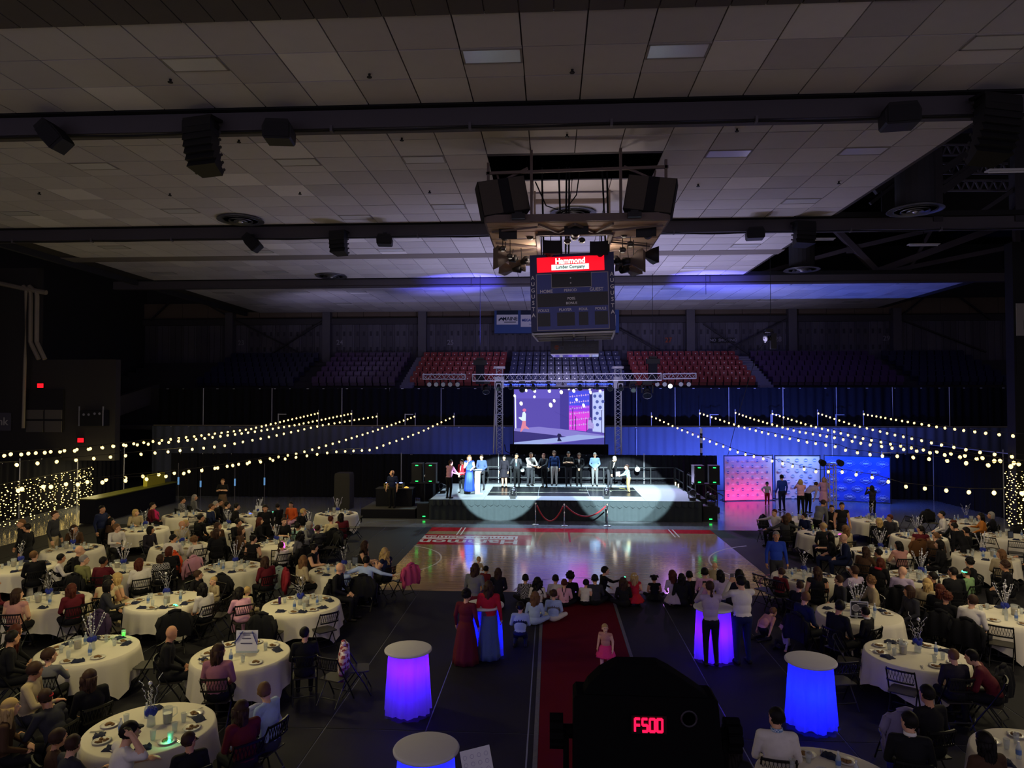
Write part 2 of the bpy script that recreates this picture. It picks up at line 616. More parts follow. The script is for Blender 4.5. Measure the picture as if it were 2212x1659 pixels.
# beams
m_beam = M('beam_grey', '4a464c', .7, noise=.08, scale=1)
for n, (y, xa, xb, lb) in enumerate(((15.9, -31, 31, 'front'), (26.45, -31, 31, 'middle'), (38.2, -25, 31, 'rear'))):
    b = MB().bx(xa, xb, y - .12, y + .3, ZC - .02, ZC + .16).build('ceiling_beam', m_black)
    b['kind'] = 'structure'
    MB().bx(xa, xb, y + .04, y + .34, ZC - .42, ZC - .03).build('beam_web', m_beam, b)
    MB().bx(xa, xb, y + .0, y + .40, ZC - .47, ZC - .42).build('beam_flange', m_beam, b)
    if n < 2:
        pts = []
        for i in range(121):
            x = -28 + 56 * i / 120
            pts.append((x, y - .02, ZC - .50 - .07 * abs(math.sin(i * math.pi / 7)) * (.6 + .4 * math.sin(i * .37))))
        MB().tube(pts, .022, 5).build('cable', m_black, b)
        MB().tube([(p[0], p[1] + .08, ZC - .5 - .3 * (ZC - .5 - p[2])) for p in pts], .028, 5).build('cable', m_black, b)
        for i in range(0, 121, 7):
            MB().bx(pts[i][0] - .03, pts[i][0] + .03, y - .06, y + .1, ZC - .56, ZC - .42).build('cable_clip', m_steel, b)

# ------------------------------------------------------------------ walls
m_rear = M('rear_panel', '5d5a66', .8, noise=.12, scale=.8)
wb = MB().bx(-34, 36, 53.2, 53.6, 0, 17).build('wall_back', m_dark)
wb['kind'] = 'structure'
zt, zb = PY(1000, 700, 53).z, 8.0
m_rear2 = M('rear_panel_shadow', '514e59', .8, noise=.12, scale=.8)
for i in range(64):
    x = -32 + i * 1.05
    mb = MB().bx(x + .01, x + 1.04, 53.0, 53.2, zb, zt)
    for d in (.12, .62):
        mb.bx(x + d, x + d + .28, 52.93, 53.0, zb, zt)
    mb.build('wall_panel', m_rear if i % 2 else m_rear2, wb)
    if -24 < x < 25:
        mb = MB()
        for z in (10.4, 9.2):
            for d in (.18, .68):
                mb.bx(x + d, x + d + .16, 52.90, 52.93, z, z + .35)
        mb.build('panel_vent', M('panel_vent', '3c3a44', .9), wb)
MB().bx(-34, 36, 52.7, 53.0, zt, zt + .45).build('wall_girt', M('girt', '3d3a40', .8), wb)
MB().bx(-34, 36, 52.65, 52.75, zt + .45, zt + .52).build('girt_lip', m_black, wb)
m_brown = M('upper_wall', '66594f', .85, noise=.1, scale=1)
for i in range(33):
    MB().bx(-33 + i * 2.06, -33 + i * 2.06 + 2.03, 52.9, 53.1, zt + .5, ZC + .8).build('upper_panel', m_brown, wb)
for i, x in enumerate((495, 705, 912, 1292, 1492, 1712, 1938, 2205)):
    p = PY(x, 740, 52.4)
    MB().bx(p.x - .3, p.x + .3, 52.3, 52.9, 7.5, ZC).build('wall_column', m_steel, wb)
for a, b in (((505, 690), (700, 790)), ((705, 690), (545, 790)), ((1300, 690), (1480, 790)), ((1505, 790), (1700, 690)), ((1520, 700), (1640, 780)), ((1945, 690), (2130, 760)), ((380, 640), (325, 692)), ((420, 642), (505, 690)), ((1938, 690), (2000, 640)), ((2060, 632), (2140, 690))):
    MB().beam(PY(*a, 52.55), PY(*b, 52.55), .16, .1).build('wall_brace', m_steel_d, wb)
m_num = M('stencil_number', '8f8d98', .8)
m_num2 = M('stencil_orange', 'a8563c', .8)
for s, q in (('23', (521, 741)), ('24', (734, 740)), ('25', (973, 740)), ('27', (1444, 735)), ('28', (1681, 733)), ('29', (1915, 731))):
    text(s, .52, m_num2 if s == '27' else m_num, PY(*q, 52.85), wb, .01, .008, name='section_number')
p = PY(1562, 735, 52.8)
t = thing('no_smoking_sign', 'dark NO SMOKING sign on the rear wall above the seats', 'sign', p)
MB().box((0, .02, 0), (1.85, .04, .34)).build('board', m_black, t)
text('NO  SMOKING', .30, m_num, (0, -.01, 0), t, .006, .008)

wl = MB().bx(-32.4, -32, -6, 54, 0, 17).build('wall_left', m_dark)
wl['kind'] = 'structure'
wr = MB().bx(33.5, 34, -6, 54, 0, 17).build('wall_right', m_dark)
wr['kind'] = 'structure'

# left side: concrete concourse front, pipes, exit signs, crates
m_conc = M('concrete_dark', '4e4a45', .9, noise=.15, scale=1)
lc = struct('trim_1', MB().bx(-32, -27.5, 12, 34, 3.2, 3.9).bx(-32, -31.2, 12, 53, 3.9, 7.2).bx(-31.9, -27.5, 26.2, 27.0, 0, 12), m_conc)
lw = struct('trim_2', MB().prism([(34, 3.9), (52.5, 7.6), (52.5, 6.4), (34, 2.6)], -27.9, -27.4, 'X').bx(-32, -27.6, 33.5, 34, 0, 6), m_conc)
m_pipe = M('pipe_paint', '8a8070', .6, noise=.1, scale=2)
pp = thing('wall_pipes', 'pair of pale vertical pipes with bent lower ends on the left wall', 'pipe', (0, 0, 0))
for d in (0, 13):
    MB().tube([PY(50 + d, 618, 33), PY(66 + d, 632, 33.0), PY(67 + d, 640, 33.0), PY(66 + d, 738, 33.0), PY(69 + d, 745, 33), PY(84 + d, 776, 33.0)], .105, 8).build('pipe', m_pipe, pp)
MB().tube([PY(0, 612, 33), PY(45, 622, 33), PY(100, 632, 33.0)], .12, 8).build('cross_pipe', m_pipe, pp)
cp = MB().tube([PY(56, 628, 32.8), PY(54, 780, 32.8), PY(50, 925, 32.8)], .075, 8).build('conduit', m_pipe)
tag(cp, 'tall thin pale conduit pole standing left of the bent wall pipes', 'pipe')
m_exit = M('exit_red', 'ff2030', .4, es=2.0, ecol='ff1420')


def exit_sign(q, Y, lab):
    p = PY(*q, Y)
    t = thing('exit_sign', lab, 'exit sign', p, 0, 'red exit signs')
    MB().box((0, .04, 0), (.36, .05, .26)).build('housing', m_black, t)
    MB().box((0, 0, 0), (.30, .02, .20)).build('lit_face', m_exit, t)
    text('EXIT', .10, m_black, (0, -.012, 0), t, .001, 0)


exit_sign((87, 833), 33.14, 'red exit sign glowing on the upper left concourse wall')
exit_sign((174, 951), 33.14, 'red exit sign glowing just above the left bulb strings')
m_door = M('door_dark', '1d1a1b', .6)
dp = PY(95, 880, 33)
dr = struct('door_1', MB().box((dp.x, 33.1, dp.z - .1), (1.9, .1, 2.0)), m_door)
for d in (-.48, .48):
    MB().box((dp.x + d, 33.02, dp.z - .95), (.86, .05, .55)).build('door_panel', M('door_pane', '5c5852', .5), dr)
    MB().box((dp.x + d, 33.02, dp.z - .35), (.86, .05, .45)).build('door_panel', M('door_pane', '5c5852', .5), dr)
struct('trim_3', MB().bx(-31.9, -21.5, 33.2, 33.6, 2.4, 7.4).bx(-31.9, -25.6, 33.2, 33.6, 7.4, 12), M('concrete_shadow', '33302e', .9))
eq = thing('equipment_rack', 'black equipment rack with small silver dials on the left ledge', 'rack', PY(185, 920, 32.75))
MB().bx(-.35, .9, 0, .46, 0, .75).build('cabinet', m_black, eq)
mb = MB()
for x, z in ((-.1, .55), (.15, .55), (.45, .6), (.7, .6)):
    mb.cyl((x, -.02, z), (x, .01, z), .06, n=8)
mb.build('dials', m_alu, eq)
for x in (-.33, .88):
    MB().bx(x - .02, x + .02, -.03, .02, 0, .95).build('rail', m_alu, eq)
bs = thing('bank_sign', 'dark sign ending in ank at the left edge of the picture', 'sign', PY(0, 911, 33.1))
bs.scale = (1.3, 1, 1.3)
MB().box((-.4, .03, 0), (1.6, .05, .62)).build('board', M('navy_board', '151a26', .6), bs)
MB().box((-.4, .02, 0), (1.66, .04, .68)).build('border', m_steel, bs)
text('bank', .42, M('sign_cream', 'b8b4a8', .7), (-.08, -.005, 0), bs, .004, .004)
rp = PY(2203, 690, 30)
rs = thing('wall_banner', 'pale wall banner with dark letters at the right edge under the trusses', 'banner', rp)
MB().box((.35, .03, 0), (.95, .05, 1.35)).build('cloth', M('banner_white', '8f8c88', .8), rs)
struct('trim_5', MB().bx(rp.x - .2, rp.x + .9, 30.08, 30.6, 0, 12), m_black)
text('PC', .55, m_black, (.45, -.005, -.25), rs, .004)
MB().box((.35, .04, -1.5), (.95, .05, 1.6)).build('dark_panel', m_black, rs)

# right side open roof: trusses, columns, joists
m_truss = M('roof_steel', '56505a', .7, noise=.1, scale=1)
rt = MB().bx(10.6, 33.4, 16.7, 16.8, 16.6, 16.7).build('roof_truss', m_steel_d)
rt['kind'] = 'structure'


def member(a, b, Y, w=.2, nm='truss_member', m=None):
    MB().beam(PY(*a, Y), PY(*b, Y), w, w).build(nm, m or m_truss, rt)


Y3 = 38.6
for a, b, w in (((1788, 478), (1895, 588), .30), ((1640, 592), (1845, 535), .22), ((1845, 535), (2060, 485), .22), ((1890, 588), (2212, 470), .34), ((1905, 590), (2212, 528), .24),
                ((2060, 485), (2212, 450), .2), ((2194, 470), (2198, 590), .26), ((1640, 600), (2212, 596), .3), ((1960, 590), (2010, 500), .14)):
    member(a, b, Y3, w)
MB().box(PY(1845, 537, Y3), (.8, .1, .5)).build('gusset_plate', m_truss, rt)
for a, b, w in (((2020, 300), (2022, 480), .34), ((2194, 250), (2198, 480), .36), ((2030, 372), (2100, 325), .25), ((2035, 400), (2110, 350), .2), ((2030, 415), (2150, 330), .28), ((1890, 415), (2040, 300), .2), ((2100, 470), (2212, 395), .14), ((1880, 440), (1930, 400), .12)):
    member(a, b, 26.6, w, m=m_steel_d)
mb = MB()
for y0 in (335, 375, 412):
    for i in range(9):
        x = 2036 + i * 20
        mb.beam(PY(x, y0, 27.5), PY(x + 10, y0 - 22, 27.5), .05, .05)
        mb.beam(PY(x + 10, y0 - 22, 27.5), PY(x + 20, y0, 27.5), .05, .05)
    mb.beam(PY(2030, y0, 27.5), PY(2225, y0, 27.5), .07, .07).beam(PY(2030, y0 - 22, 27.5), PY(2225, y0 - 22, 27.5), .07, .07)
mb.build('joist_lattice', m_steel, rt)
MB().bx(14, 33.4, 30, 30.1, 12.5, 16.6).build('roof_baffle', m_black, rt)
for q, Y in (((2180, 368), 25), ((1965, 485), 30), ((2185, 480), 30), ((1770, 516), 36), ((1995, 528), 36)):
    p = PY(*q, Y)
    t = thing('tube_light', 'unlit strip light among the right roof trusses, ' + {2180: 'uppermost at the edge', 1965: 'above the brace crossing', 2185: 'lower one at the edge', 1770: 'beside the tile edge', 1995: 'below the duct'}[q[0]], 'strip light', p, 0, 'roof strip lights')
    MB().box((0, 0, 0), (1.5, .3, .05)).build('reflector', m_white, t)
    MB().cyl((-.7, 0, -.06), (.7, 0, -.06), .03, n=8).build('lamp_tube', m_white, t)
    MB().beam((0, 0, 0), (0, 0, 1.6), .03, .03).build('hanger', m_black, t)

# ------------------------------------------------------------------ rear stands with seats
m_step = M('stand_concrete', '37353c', .9, noise=.1, scale=1)
mb = MB()
ROWS = []
for k in range(6):
    y0, z = 46.2 + k * 1.02, 6.25 + k * .40
    mb.bx(-31, 33, y0, 53 if k == 5 else y0 + 1.04, 0 if k == 0 else z - .5, z)
    ROWS.append((y0 + .6, z))
struct('rear_stand_slab', mb, m_step)
seat_l = MB().bx(-.22, .22, .02, .10, .16, .80).bx(-.22, .22, -.12, .04, .36, .72)
sm = seat_l.mesh('arena_seat', M('seat_red', '6e1018', .45))
bm_ = MB().cyl((0, -.125, .62), (0, -.11, .62), .035, n=8).mesh('seat_number', m_alu)
secs = [(-24.5, -17.2, '1b1c44', 'dark blue'), (-16.4, -10.2, '3c1850', 'purple'), (-9.6, -3.2, '8c1420', 'red'), (-2.9, 5.3, '1f2a5c', 'navy blue'), (5.6, 13.6, '8c1420', 'red'), (14.6, 23.5, '3c1850', 'purple'), (24.0, 30, '1b1c44', 'dark blue')]
sc_mats = {h: M('seat_' + h, h, .4, spec=.5) for _, _, h, _ in secs}
ordn = {3: 0, 2: 1, 4: 2, 1: 3, 5: 4, 0: 5, 6: 6}
allseats = []
for si, (xa, xb, h, cname) in enumerate(secs):
    for ri, (y, z) in enumerate(ROWS):
        n = int((xb - xa) / .53)
        for i in range(n):
            allseats.append((ordn[si], si, ri, i, xa + .27 + i * .53, y, z, h, cname))
allseats.sort(key=lambda q: (q[0], -q[2]))
place = {0: 'far left block', 1: 'block left of the red seats', 2: 'block left of centre', 3: 'centre block behind the truss', 4: 'block right of centre', 5: 'block right of the stair', 6: 'far right block'}
for s in allseats[:295]:
    o = link('arena_seat', sm, None, (s[4], s[5], s[6] - .01))
    recol(o, [sc_mats[s[7]]])
    tag(o, 'folded %s arena seat, %s from the left, %s row, %s' % (s[8], ORD[s[3]], ORD[s[2]], place[s[1]]), 'seat', 'rear stand seats')
    if s[1] in (2, 3, 4):
        link('seat_number', bm_, o)
mb = MB()
hs = list(dict.fromkeys(s[7] for s in allseats))
for s in allseats[295:]:
    mb.mi = hs.index(s[7])
    x, y, z = s[4], s[5], s[6] - .01
    mb.bx(x - .22, x + .22, y + .02, y + .10, z + .16, z + .80).bx(x - .22, x + .22, y - .12, y + .04, z + .36, z + .72)
tag(mb.build('arena_seats', [sc_mats[h] for h in hs]), 'remaining folded arena seats of the outer rear stand blocks', 'seats', kind='stuff')
for xa in (-10.0, 13.7):
    mb = MB()
    for k in range(12):
        mb.bx(xa - .1, xa + .75, 46.0 + k * .51, 46.55 + k * .51, 6.2 + k * .2, 6.42 + k * .2)
    struct('aisle_stair', mb, M('aisle_step', '77757f', .8))

# ------------------------------------------------------------------ drapes
def drape_mesh(w, z0, z1, amp, wl, seed, n=None):
    r = random.Random(seed)
    n = n or max(10, int(w / wl * 6))
    mb = MB()
    ph, ph2 = r.uniform(0, 6), r.uniform(0, 6)
    vs = []
    for zz, f in ((z0, 1.25), ((z0 + z1) / 2, 1.0), (z1, .7)):
        for i in range(n + 1):
            x = w * i / n
            y = amp * f * (math.sin(2 * math.pi * x / wl + ph + .5 * math.sin(x * 1.7 + ph2)) + .45 * math.sin(2 * math.pi * x / (wl * 2.3) + ph2 + zz * .3))
            vs.append((x, y, zz))
    m = n + 1
    fs = [(j * m + i, j * m + i + 1, (j + 1) * m + i + 1, (j + 1) * m + i) for j in range(2) for i in range(n)]
    # thickness: back sheet
    off = len(vs)
    vs += [(x, y + .02, z) for x, y, z in vs]
    fs += [tuple(off + q for q in reversed(f)) for f in fs]
    return mb.add(vs, fs)


m_dk = M('drape_black', '1c1c22', .95, noise=.1, scale=8, spec=.05)
m_dkup = M('drape_upper', '191a1f', .95, noise=.1, scale=8, spec=.05)
m_dblue = M('drape_grey', '5c6274', .95, noise=.06, scale=3, spec=.05)
m_pole = M('drape_pole', 'b9bac4', .4, .4)


def pipe_drape(label, x0, x1, y, z0, z1, mat, pw, seed, amp=.05, wl=.42, poles=None, axisY=False, pole_up=.12, group=None):
    t = thing('pipe_drape', label, 'curtain', (x0, y, 0) if not axisY else (y, x0, 0), R(90) if axisY else 0, group)
    n = round((x1 - x0) / pw)
    w = (x1 - x0) / n
    for i in range(n):
        drape_mesh(w + .03, z0, z1 + rnd.uniform(-.01, .01), amp, wl, seed + i).build('drape_panel', mat, t, True, loc=(i * w, 0, 0))
    MB().beam((0, .06, z1 - .03), (x1 - x0, .06, z1 - .03), .04, .04).build('cross_bar', m_pole, t)
    for px in (poles if poles is not None else [i * w * 2 for i in range(n // 2 + 1)]):
        MB().cyl((px, -.03, z0), (px, -.03, z1 + pole_up), .026, n=8).build('upright', m_pole, t)
    return t


ZL = PY(1300, 921, 42.6).z
up = [PY(x, 850, 43).x + 25 for x in (739, 842, 953, 1375, 1458, 1574, 1691, 1806, 1927, 2050, 588, 440)]
pipe_drape('tall black curtain on the ledge in front of the rear seats', -25, 29, 43.0, ZL, PY(1300, 838, 43).z, m_dkup, 3.0, 100, .06, .5, poles=up, pole_up=.02)
struct('rear_ledge_slab', MB().bx(-31, 33, 42.7, 46.3, ZL - .25, ZL), m_step)
for a in ((-25, 26),):
    t = thing('ledge_rail', 'pale rail along the top edge of the blue lit curtain', 'railing', (0, 0, 0))
    MB().beam((-25, 42.5, ZL + .02), (29, 42.5, ZL + .02), .07, .06).build('rail_bar', M('rail_wood', '8a806a', .6), t)
    for x in (-17, -9, -3.4, 9.6, 13.2, 17):
        MB().beam((x, 42.55, ZL), (x, 42.55, ZL + .75), .05, .05).build('rail_post', m_pole, t)
        MB().beam((x, 42.55, ZL + .72), (x + .5, 42.55, ZL + .72), .04, .04).build('rail_stub', m_pole, t)
pipe_drape('long curtain lit blue behind and right of the stage', -25, 29, 42.3, 0.02, ZL - .03, m_dblue, 2.7, 200, .05, .55, poles=[PY(x, 950, 42.3).x + 25 for x in (1375, 1797)], pole_up=-.1)
pipe_drape('black waist high curtain backing the stage and the left tables', -21.3, 8.9, 38.0, 0.02, 2.42, m_dk, 1.5, 300, .045, .30, poles=[PY(x, 1000, 38).x + 21.3 for x in (867, 1077, 1286, 1391)], pole_up=.08)
pipe_drape('dark curtain along the right edge of the hall', 13, 39.0, 20.6, 0.02, 3.0, m_dk, 2.0, 400, .05, .4, axisY=True)
pipe_drape('black curtain behind the right tables, beyond the blue backdrop', 17.9, 20.6, 38.8, 0.02, 2.5, m_dk, 1.35, 420, .05, .4)
pipe_drape('dark curtain along the left edge of the hall behind the bar', 11, 38.2, -24.2, 0.02, 2.6, m_dk, 2.0, 500, .05, .4, axisY=True)
struct('trim_4', MB().bx(-31.5, -24.5, 12, 38, 2.2, 2.5), m_dark)
# ------------------------------------------------------------------ stage
SX0, SX1, SY0, SY1, SZ = -5.45, 6.62, 31.2, 37.3, .9
m_deck = M('stage_carpet', '9a9da3', .9, noise=.22, scale=60, spec=.1)
m_skirt = M('stage_skirt', '343b3f', .9, noise=.1, scale=6, spec=.1)
st = thing('stage', 'raised grey carpeted stage with pleated black skirt and black dance panels', 'stage', (0, 0, 0))
nx, ny = 5, 5
for i in range(nx):
    for j in range(ny):
        w, d = (SX1 - SX0) / nx, (SY1 - SY0) / ny
        x, y = SX0 + i * w, SY0 + j * d
        MB().bx(x + .004, x + w - .004, y + .004, y + d - .004, SZ - .10, SZ + rnd.uniform(-.002, .002)).build('deck_panel', m_deck, st)
mb = MB()
for i in range(6):
    for j in range(6):
        x, y = SX0 + .1 + i * 2.37, SY0 + .3 + j * 1.1
        mb.cyl((x, y, 0), (x, y, SZ - .1), .03, n=6)
mb.build('deck_legs', m_steel, st)
drape_mesh(SX1 - SX0 + .04, .01, SZ - .02, .022, .33, 5).build('front_skirt', m_skirt, st, True, loc=(SX0 - .02, SY0 - .06, 0))
for x, rz in ((SX0 - .05, R(90)), (SX1 + .05, R(90))):
    drape_mesh(SY1 - SY0, .01, SZ - .02, .022, .33, 6).build('side_skirt', m_skirt, st, True, loc=(x, SY0, 0), rz=rz)
fl = MB()
fl.add([(-.15, -.012, 0), (.15, -.012, 0), (.13, -.05, -.22), (.02, -.075, -.29), (-.13, -.03, -.20), (0, -.055, 0), (-.15, .01, 0), (.15, .01, 0), (.13, -.02, -.2), (-.13, -.01, -.19)],
       [(0, 5, 3, 4), (5, 1, 2, 3), (6, 9, 8, 7), (0, 4, 9, 6), (1, 7, 8, 2), (2, 8, 3), (3, 8, 9, 4)])
flm = fl.mesh('valance_flap', m_skirt)
for i in range(42):
    x = SX0 + .15 + i * .287
    link('valance_flap', flm, st, (x, SY0 - .075, SZ - .005), scale=(rnd.uniform(.88, 1.0), rnd.uniform(.8, 1.3), rnd.uniform(.85, 1.1)))
MB().bx(SX0 - .03, SX1 + .03, SY0 - .09, SY0 - .0, SZ - .02, SZ + .004).build('edge_strip', m_skirt, st)
m_vinyl = M('dance_vinyl', '17181c', .28, noise=.1, scale=3)
m_tape = M('floor_tape', 'b9bca8', .7)
for i in range(3):
    for j in range(3):
        x0 = -3.0 + i * 2.4
        y0 = 32.6 + j * 1.13
        MB().bx(x0 + .008, x0 + 2.392, y0 + .008, y0 + 1.122, SZ + .003, SZ + .012).build('dance_panel', m_vinyl, st)
MB().bx(-3, 1.8, 33.7, 33.76, SZ + .013, SZ + .016).build('tape_line', m_tape, st)
MB().bx(1.4, 4.2, 34.84, 34.88, SZ + .013, SZ + .016).build('tape_line', m_tape, st)
MB().box((3.6, 35.5, SZ + .015), (.05, .5, .004), rz=R(30)).build('tape_mark', M('tape_yellow', 'd8d060', .7), st)
MB().box((2.9, 34.4, SZ + .015), (.05, .2, .004), rz=R(20)).build('tape_mark', m_tape, st)

# guard rails on the stage
m_rail = M('rail_black', '2a2c30', .4, .3)


def guard(label, pts, z0=SZ, posts=1.2, h=(.36, .92), group='stage guard rails'):
    t = thing('guard_rail', label, 'railing', (0, 0, 0), 0, group)
    for a, b in zip(pts, pts[1:]):
        a, b = Vector(a), Vector(b)
        n = max(1, round((b - a).length / posts))
        for z in (.04,) + h:
            MB().beam(a + Vector((0, 0, z)), b + Vector((0, 0, z)), .045, .045).build('rail_bar', m_rail, t)
        for i in range(n + 1):
            p = a.lerp(b, i / n)
            MB().beam(p, p + Vector((0, 0, h[-1])), .045, .045).build('rail_post', m_rail, t)
    return t


guard('black guard rail along the back edge of the stage', [(-4.6, 37.2, SZ), (6.5, 37.2, SZ)])
guard('black guard rail down the right edge of the stage', [(6.55, 37.1, SZ), (6.55, 34.9, SZ)])
guard('silvery guard rail section at the front right of the stage stairs', [(6.55, 33.9, SZ), (6.55, 32.0, SZ)])
ss = thing('stage_steps', 'black stage steps with a sloping handrail behind the right loudspeakers', 'stairs', (0, 0, 0))
for k in range(4):
    MB().bx(6.75 + k * .3, 7.1 + k * .3, 33.6, 34.9, .02, SZ - .02 - k * .2).build('tread', m_black, ss)
for y in (33.6, 34.9):
    MB().tube([(6.8, y, SZ + .9), (7.9, y, .98), (8.15, y, .85), (8.15, y, .68), (8.0, y, .62)], .025, 6).build('handrail', m_rail, ss)
    for x in (6.85, 7.9):
        MB().cyl((x, y, 0), (x, y, SZ + .85 if x < 7 else .95), .02, n=6).build('rail_post', m_rail, ss)
for q in ((1028, 0), ):
    pass
for i, px in enumerate((1468.5, 1477)):
    p = PZ(px, 1049 + i * 4.2, SZ)
    o = MB().box((0, 0, .1), (.06, .03, .18)).build('glow_marker', M('glow_marker', 'fff0c8', .5, es=1.6), None, loc=(6.50, p.y - .2, SZ + .02))
    tag(o, 'small bright marker light on the right stage rail, %s' % ('farther' if i == 0 else 'nearer'), 'light', 'stage marker lights')

# lectern, step box, tray stand
m_acr = M('frosted_acrylic', 'b8c4c8', .25, noise=.05, scale=3)
p = PZ(1031, 1066, SZ)
lt = thing('lectern', 'pale frosted clear lectern standing at the left of the stage', 'lectern', (p.x, p.y, SZ))
MB().prism([(-.13, 0), (.13, 0), (.15, 1.08), (-.11, 1.08)], -.06, .06).build('column', m_acr, lt)
MB().box((-.05, 0, 1.13), (.62, .42, .035), mat=Matrix.Rotation(R(-12), 3, 'X')).build('reading_top', m_acr, lt)
MB().bx(-.3, .3, -.2, .2, 0, .03).build('base_plate', m_acr, lt)
p = PZ(1006, 1066, SZ)
o = MB().bx(-.24, .22, -.16, .16, 0, .21).bx(-.27, .25, -.18, .18, .21, .23).build('step_box', M('step_box_grey', '40454a', .7), None, loc=(p.x, p.y, SZ))
tag(o, 'low grey step box in front of the woman in the blue gown', 'step')
p = PZ(958, 1066, 0)
tt = thing('draped_side_table', 'black draped table with a white paper tray at the left stage end', 'table', (-5.9, 33.2, 0))
MB().bx(-.3, .3, -.35, .35, .1, 1.72).build('drape', m_dk, tt)
o = MB().bx(-.25, .3, -.12, .2, 0, .05).bx(-.1, .15, -.1, .15, .05, .1).build('paper_tray', M('paper', 'd8d0d4', .7), None, loc=(-5.92, 33.1, 1.72))
tag(o, 'white tray of papers on the draped table left of the stage', 'tray')

m_lensb = M('lens_glass', '10131c', .08, spec=.8)
m_lenson = M('lens_lit', 'eef4ff', .2, es=3.0)
m_fix = M('fixture_black', '121216', .45)


def moving_head(loc, aim, label, s=.42, hang=True, lit=None, group='moving head stage lights'):
    t = thing('moving_head_light', label, 'stage light', loc, 0, group)
    k = -1 if hang else 1
    MB().box((0, 0, k * .10 * s), (.62 * s, .5 * s, .2 * s)).box((0, 0, k * .22 * s), (.3 * s, .3 * s, .06 * s)).build('base', m_fix, t)
    for x in (-.38, .38):
        MB().beam((x * s, 0, k * .2 * s), (x * s, 0, k * .85 * s), .08 * s, .16 * s).build('yoke_arm', m_fix, t)
    MB().box((0, 0, k * .24 * s), (.84 * s, .16 * s, .08 * s)).build('yoke_bar', m_fix, t)
    c = Vector((0, 0, k * .78 * s))
    d = (Vector(aim) - Vector(loc) - c).normalized()
    h = MB().cyl(c - d * .32 * s, c + d * .12 * s, .24 * s, .28 * s, 14).cyl(c + d * .12 * s, c + d * .36 * s, .28 * s, .31 * s, 14)
    h.ell(c - d * .32 * s, .24 * s, 12, 6)
    hd = h.build('head', m_fix, t, True)
    MB().cyl(c + d * .355 * s, c + d * .38 * s, .26 * s, n=14).build('lens', lit or m_lensb, hd)
    MB().lathe([(.315 * s, -.02 * s), (.33 * s, 0), (.315 * s, .02 * s), (.29 * s, 0), (.315 * s, -.02 * s)], 16).xf(Matrix.Translation(c + d * .37 * s) @ d.to_track_quat('Z', 'Y').to_matrix().to_4x4()).build('lens_ring', M('ring_grey', '60646e', .3, .6), hd)
    return t


for q, lab in (((1108, 1077), 'small floor light on the front stage edge, left of centre'), ((1310, 1077), 'small floor light on the front stage edge, right of centre')):
    p = PZ(*q, SZ)
    moving_head((p.x, p.y, SZ + .012), (p.x + .5, p.y + 3, SZ + 2.5), lab, .40, False)
p = PZ(943, 1064, SZ)
moving_head((SX0 + .25, p.y - .2, SZ + .006), (-7, 30, 2), 'dark floor light at the left front corner of the stage', .42, False)
moving_head((6.3, 31.5, SZ + .006), (6, 28, 2.2), 'dark floor light at the right front corner of the stage', .42, False)
t = thing('par_can', 'round white faced par light clamped to the back stage rail', 'stage light', PY(1376, 1013, 37.1))
MB().cyl((0, .05, 0), (0, -.18, 0), .13, .15, 14).build('housing', m_fix, t, True)
MB().cyl((0, -.18, 0), (0, -.2, 0), .13, n=14).build('lens', M('par_face', 'd8e0e0', .4), t)
MB().beam((0, 0, 0), (0, .05, .2), .03, .03).build('clamp', m_fix, t)
for q, lab in (((1129, 1015), 'small dim round par light behind the man with raised hands'), ((1183, 1014), 'small dim round par light behind the man in the dark sweater')):
    t = thing('par_can', lab, 'stage light', PY(*q, 37.1))
    MB().cyl((0, .05, 0), (0, -.15, 0), .11, .12, 12).build('housing', m_fix, t, True)
    MB().cyl((0, -.15, 0), (0, -.17, 0), .1, n=12).build('lens', M('par_dim', '8a9498', .4), t)

# ------------------------------------------------------------------ box trusses
m_trs = M('truss_alu', 'b8b8c4', .4, .35)


def truss(label, a, b, s=.3, cells=None, mat=None, group='aluminium lighting trusses', extra=None):
    a, b = Vector(a), Vector(b)
    t = thing('lighting_truss', label, 'truss', a, 0, group)
    d = b - a
    q = d.to_track_quat('Z', 'Y').to_matrix()
    h = s / 2
    cs = [q @ Vector((x * h, y * h, 0)) for x, y in ((-1, -1), (1, -1), (1, 1), (-1, 1))]
    for c in cs:
        MB().cyl(c, c + d, .026, n=8).build('chord', mat or m_trs, t)
    n = cells or max(2, round(d.length / (s * 1.15)))
    lat = MB()
    for k in range(4):
        c0, c1 = cs[k], cs[(k + 1) % 4]
        for i in range(n):
            p, r = d * (i / n), d * ((i + 1) / n)
            if (i + k) % 2:
                lat.cyl(c0 + p, c1 + r, .013, n=5)
            else:
                lat.cyl(c1 + p, c0 + r, .013, n=5)
        lat.cyl(c0, c1, .016, n=5).cyl(c0 + d, c1 + d, .016, n=5)
    lat.build('lattice', mat or m_trs, t)
    return t


YT = 38.75
for px, side in ((1079, 'left'), (1335, 'right')):
    x = PY(px, 900, YT).x
    zt_ = PY(px, 796, YT).z
    t = truss('upright box truss tower on the %s side of the big screen' % side, (x, YT, .05), (x, YT, zt_), .33, cells=30)
    MB().box((0, 0, zt_ - .0), (.62, .35, .12)).build('top_cap', M('cap_pale', 'd4d0dc', .5), t)
    MB().box((0, 0, .0), (.8, .8, .06)).build('base_plate', m_steel, t)
    zc = PY(px, 828, YT).z
    MB().box((0, 0, zc), (.52, .5, .62)).build('sleeve_block', m_trs, t)
m1 = truss('long horizontal box truss above the stage, between the chain hoists', PY(1021, 816, 37.6), PY(1428, 814, 37.6), .36, cells=40)
truss('short box truss with small par cans left of the stage', PY(914, 814, 38.2), PY(1005, 814, 38.2), .27, cells=9)
truss('short box truss with small par cans right of the stage', PY(1432, 813, 38.2), PY(1503, 812, 38.2), .27, cells=8)
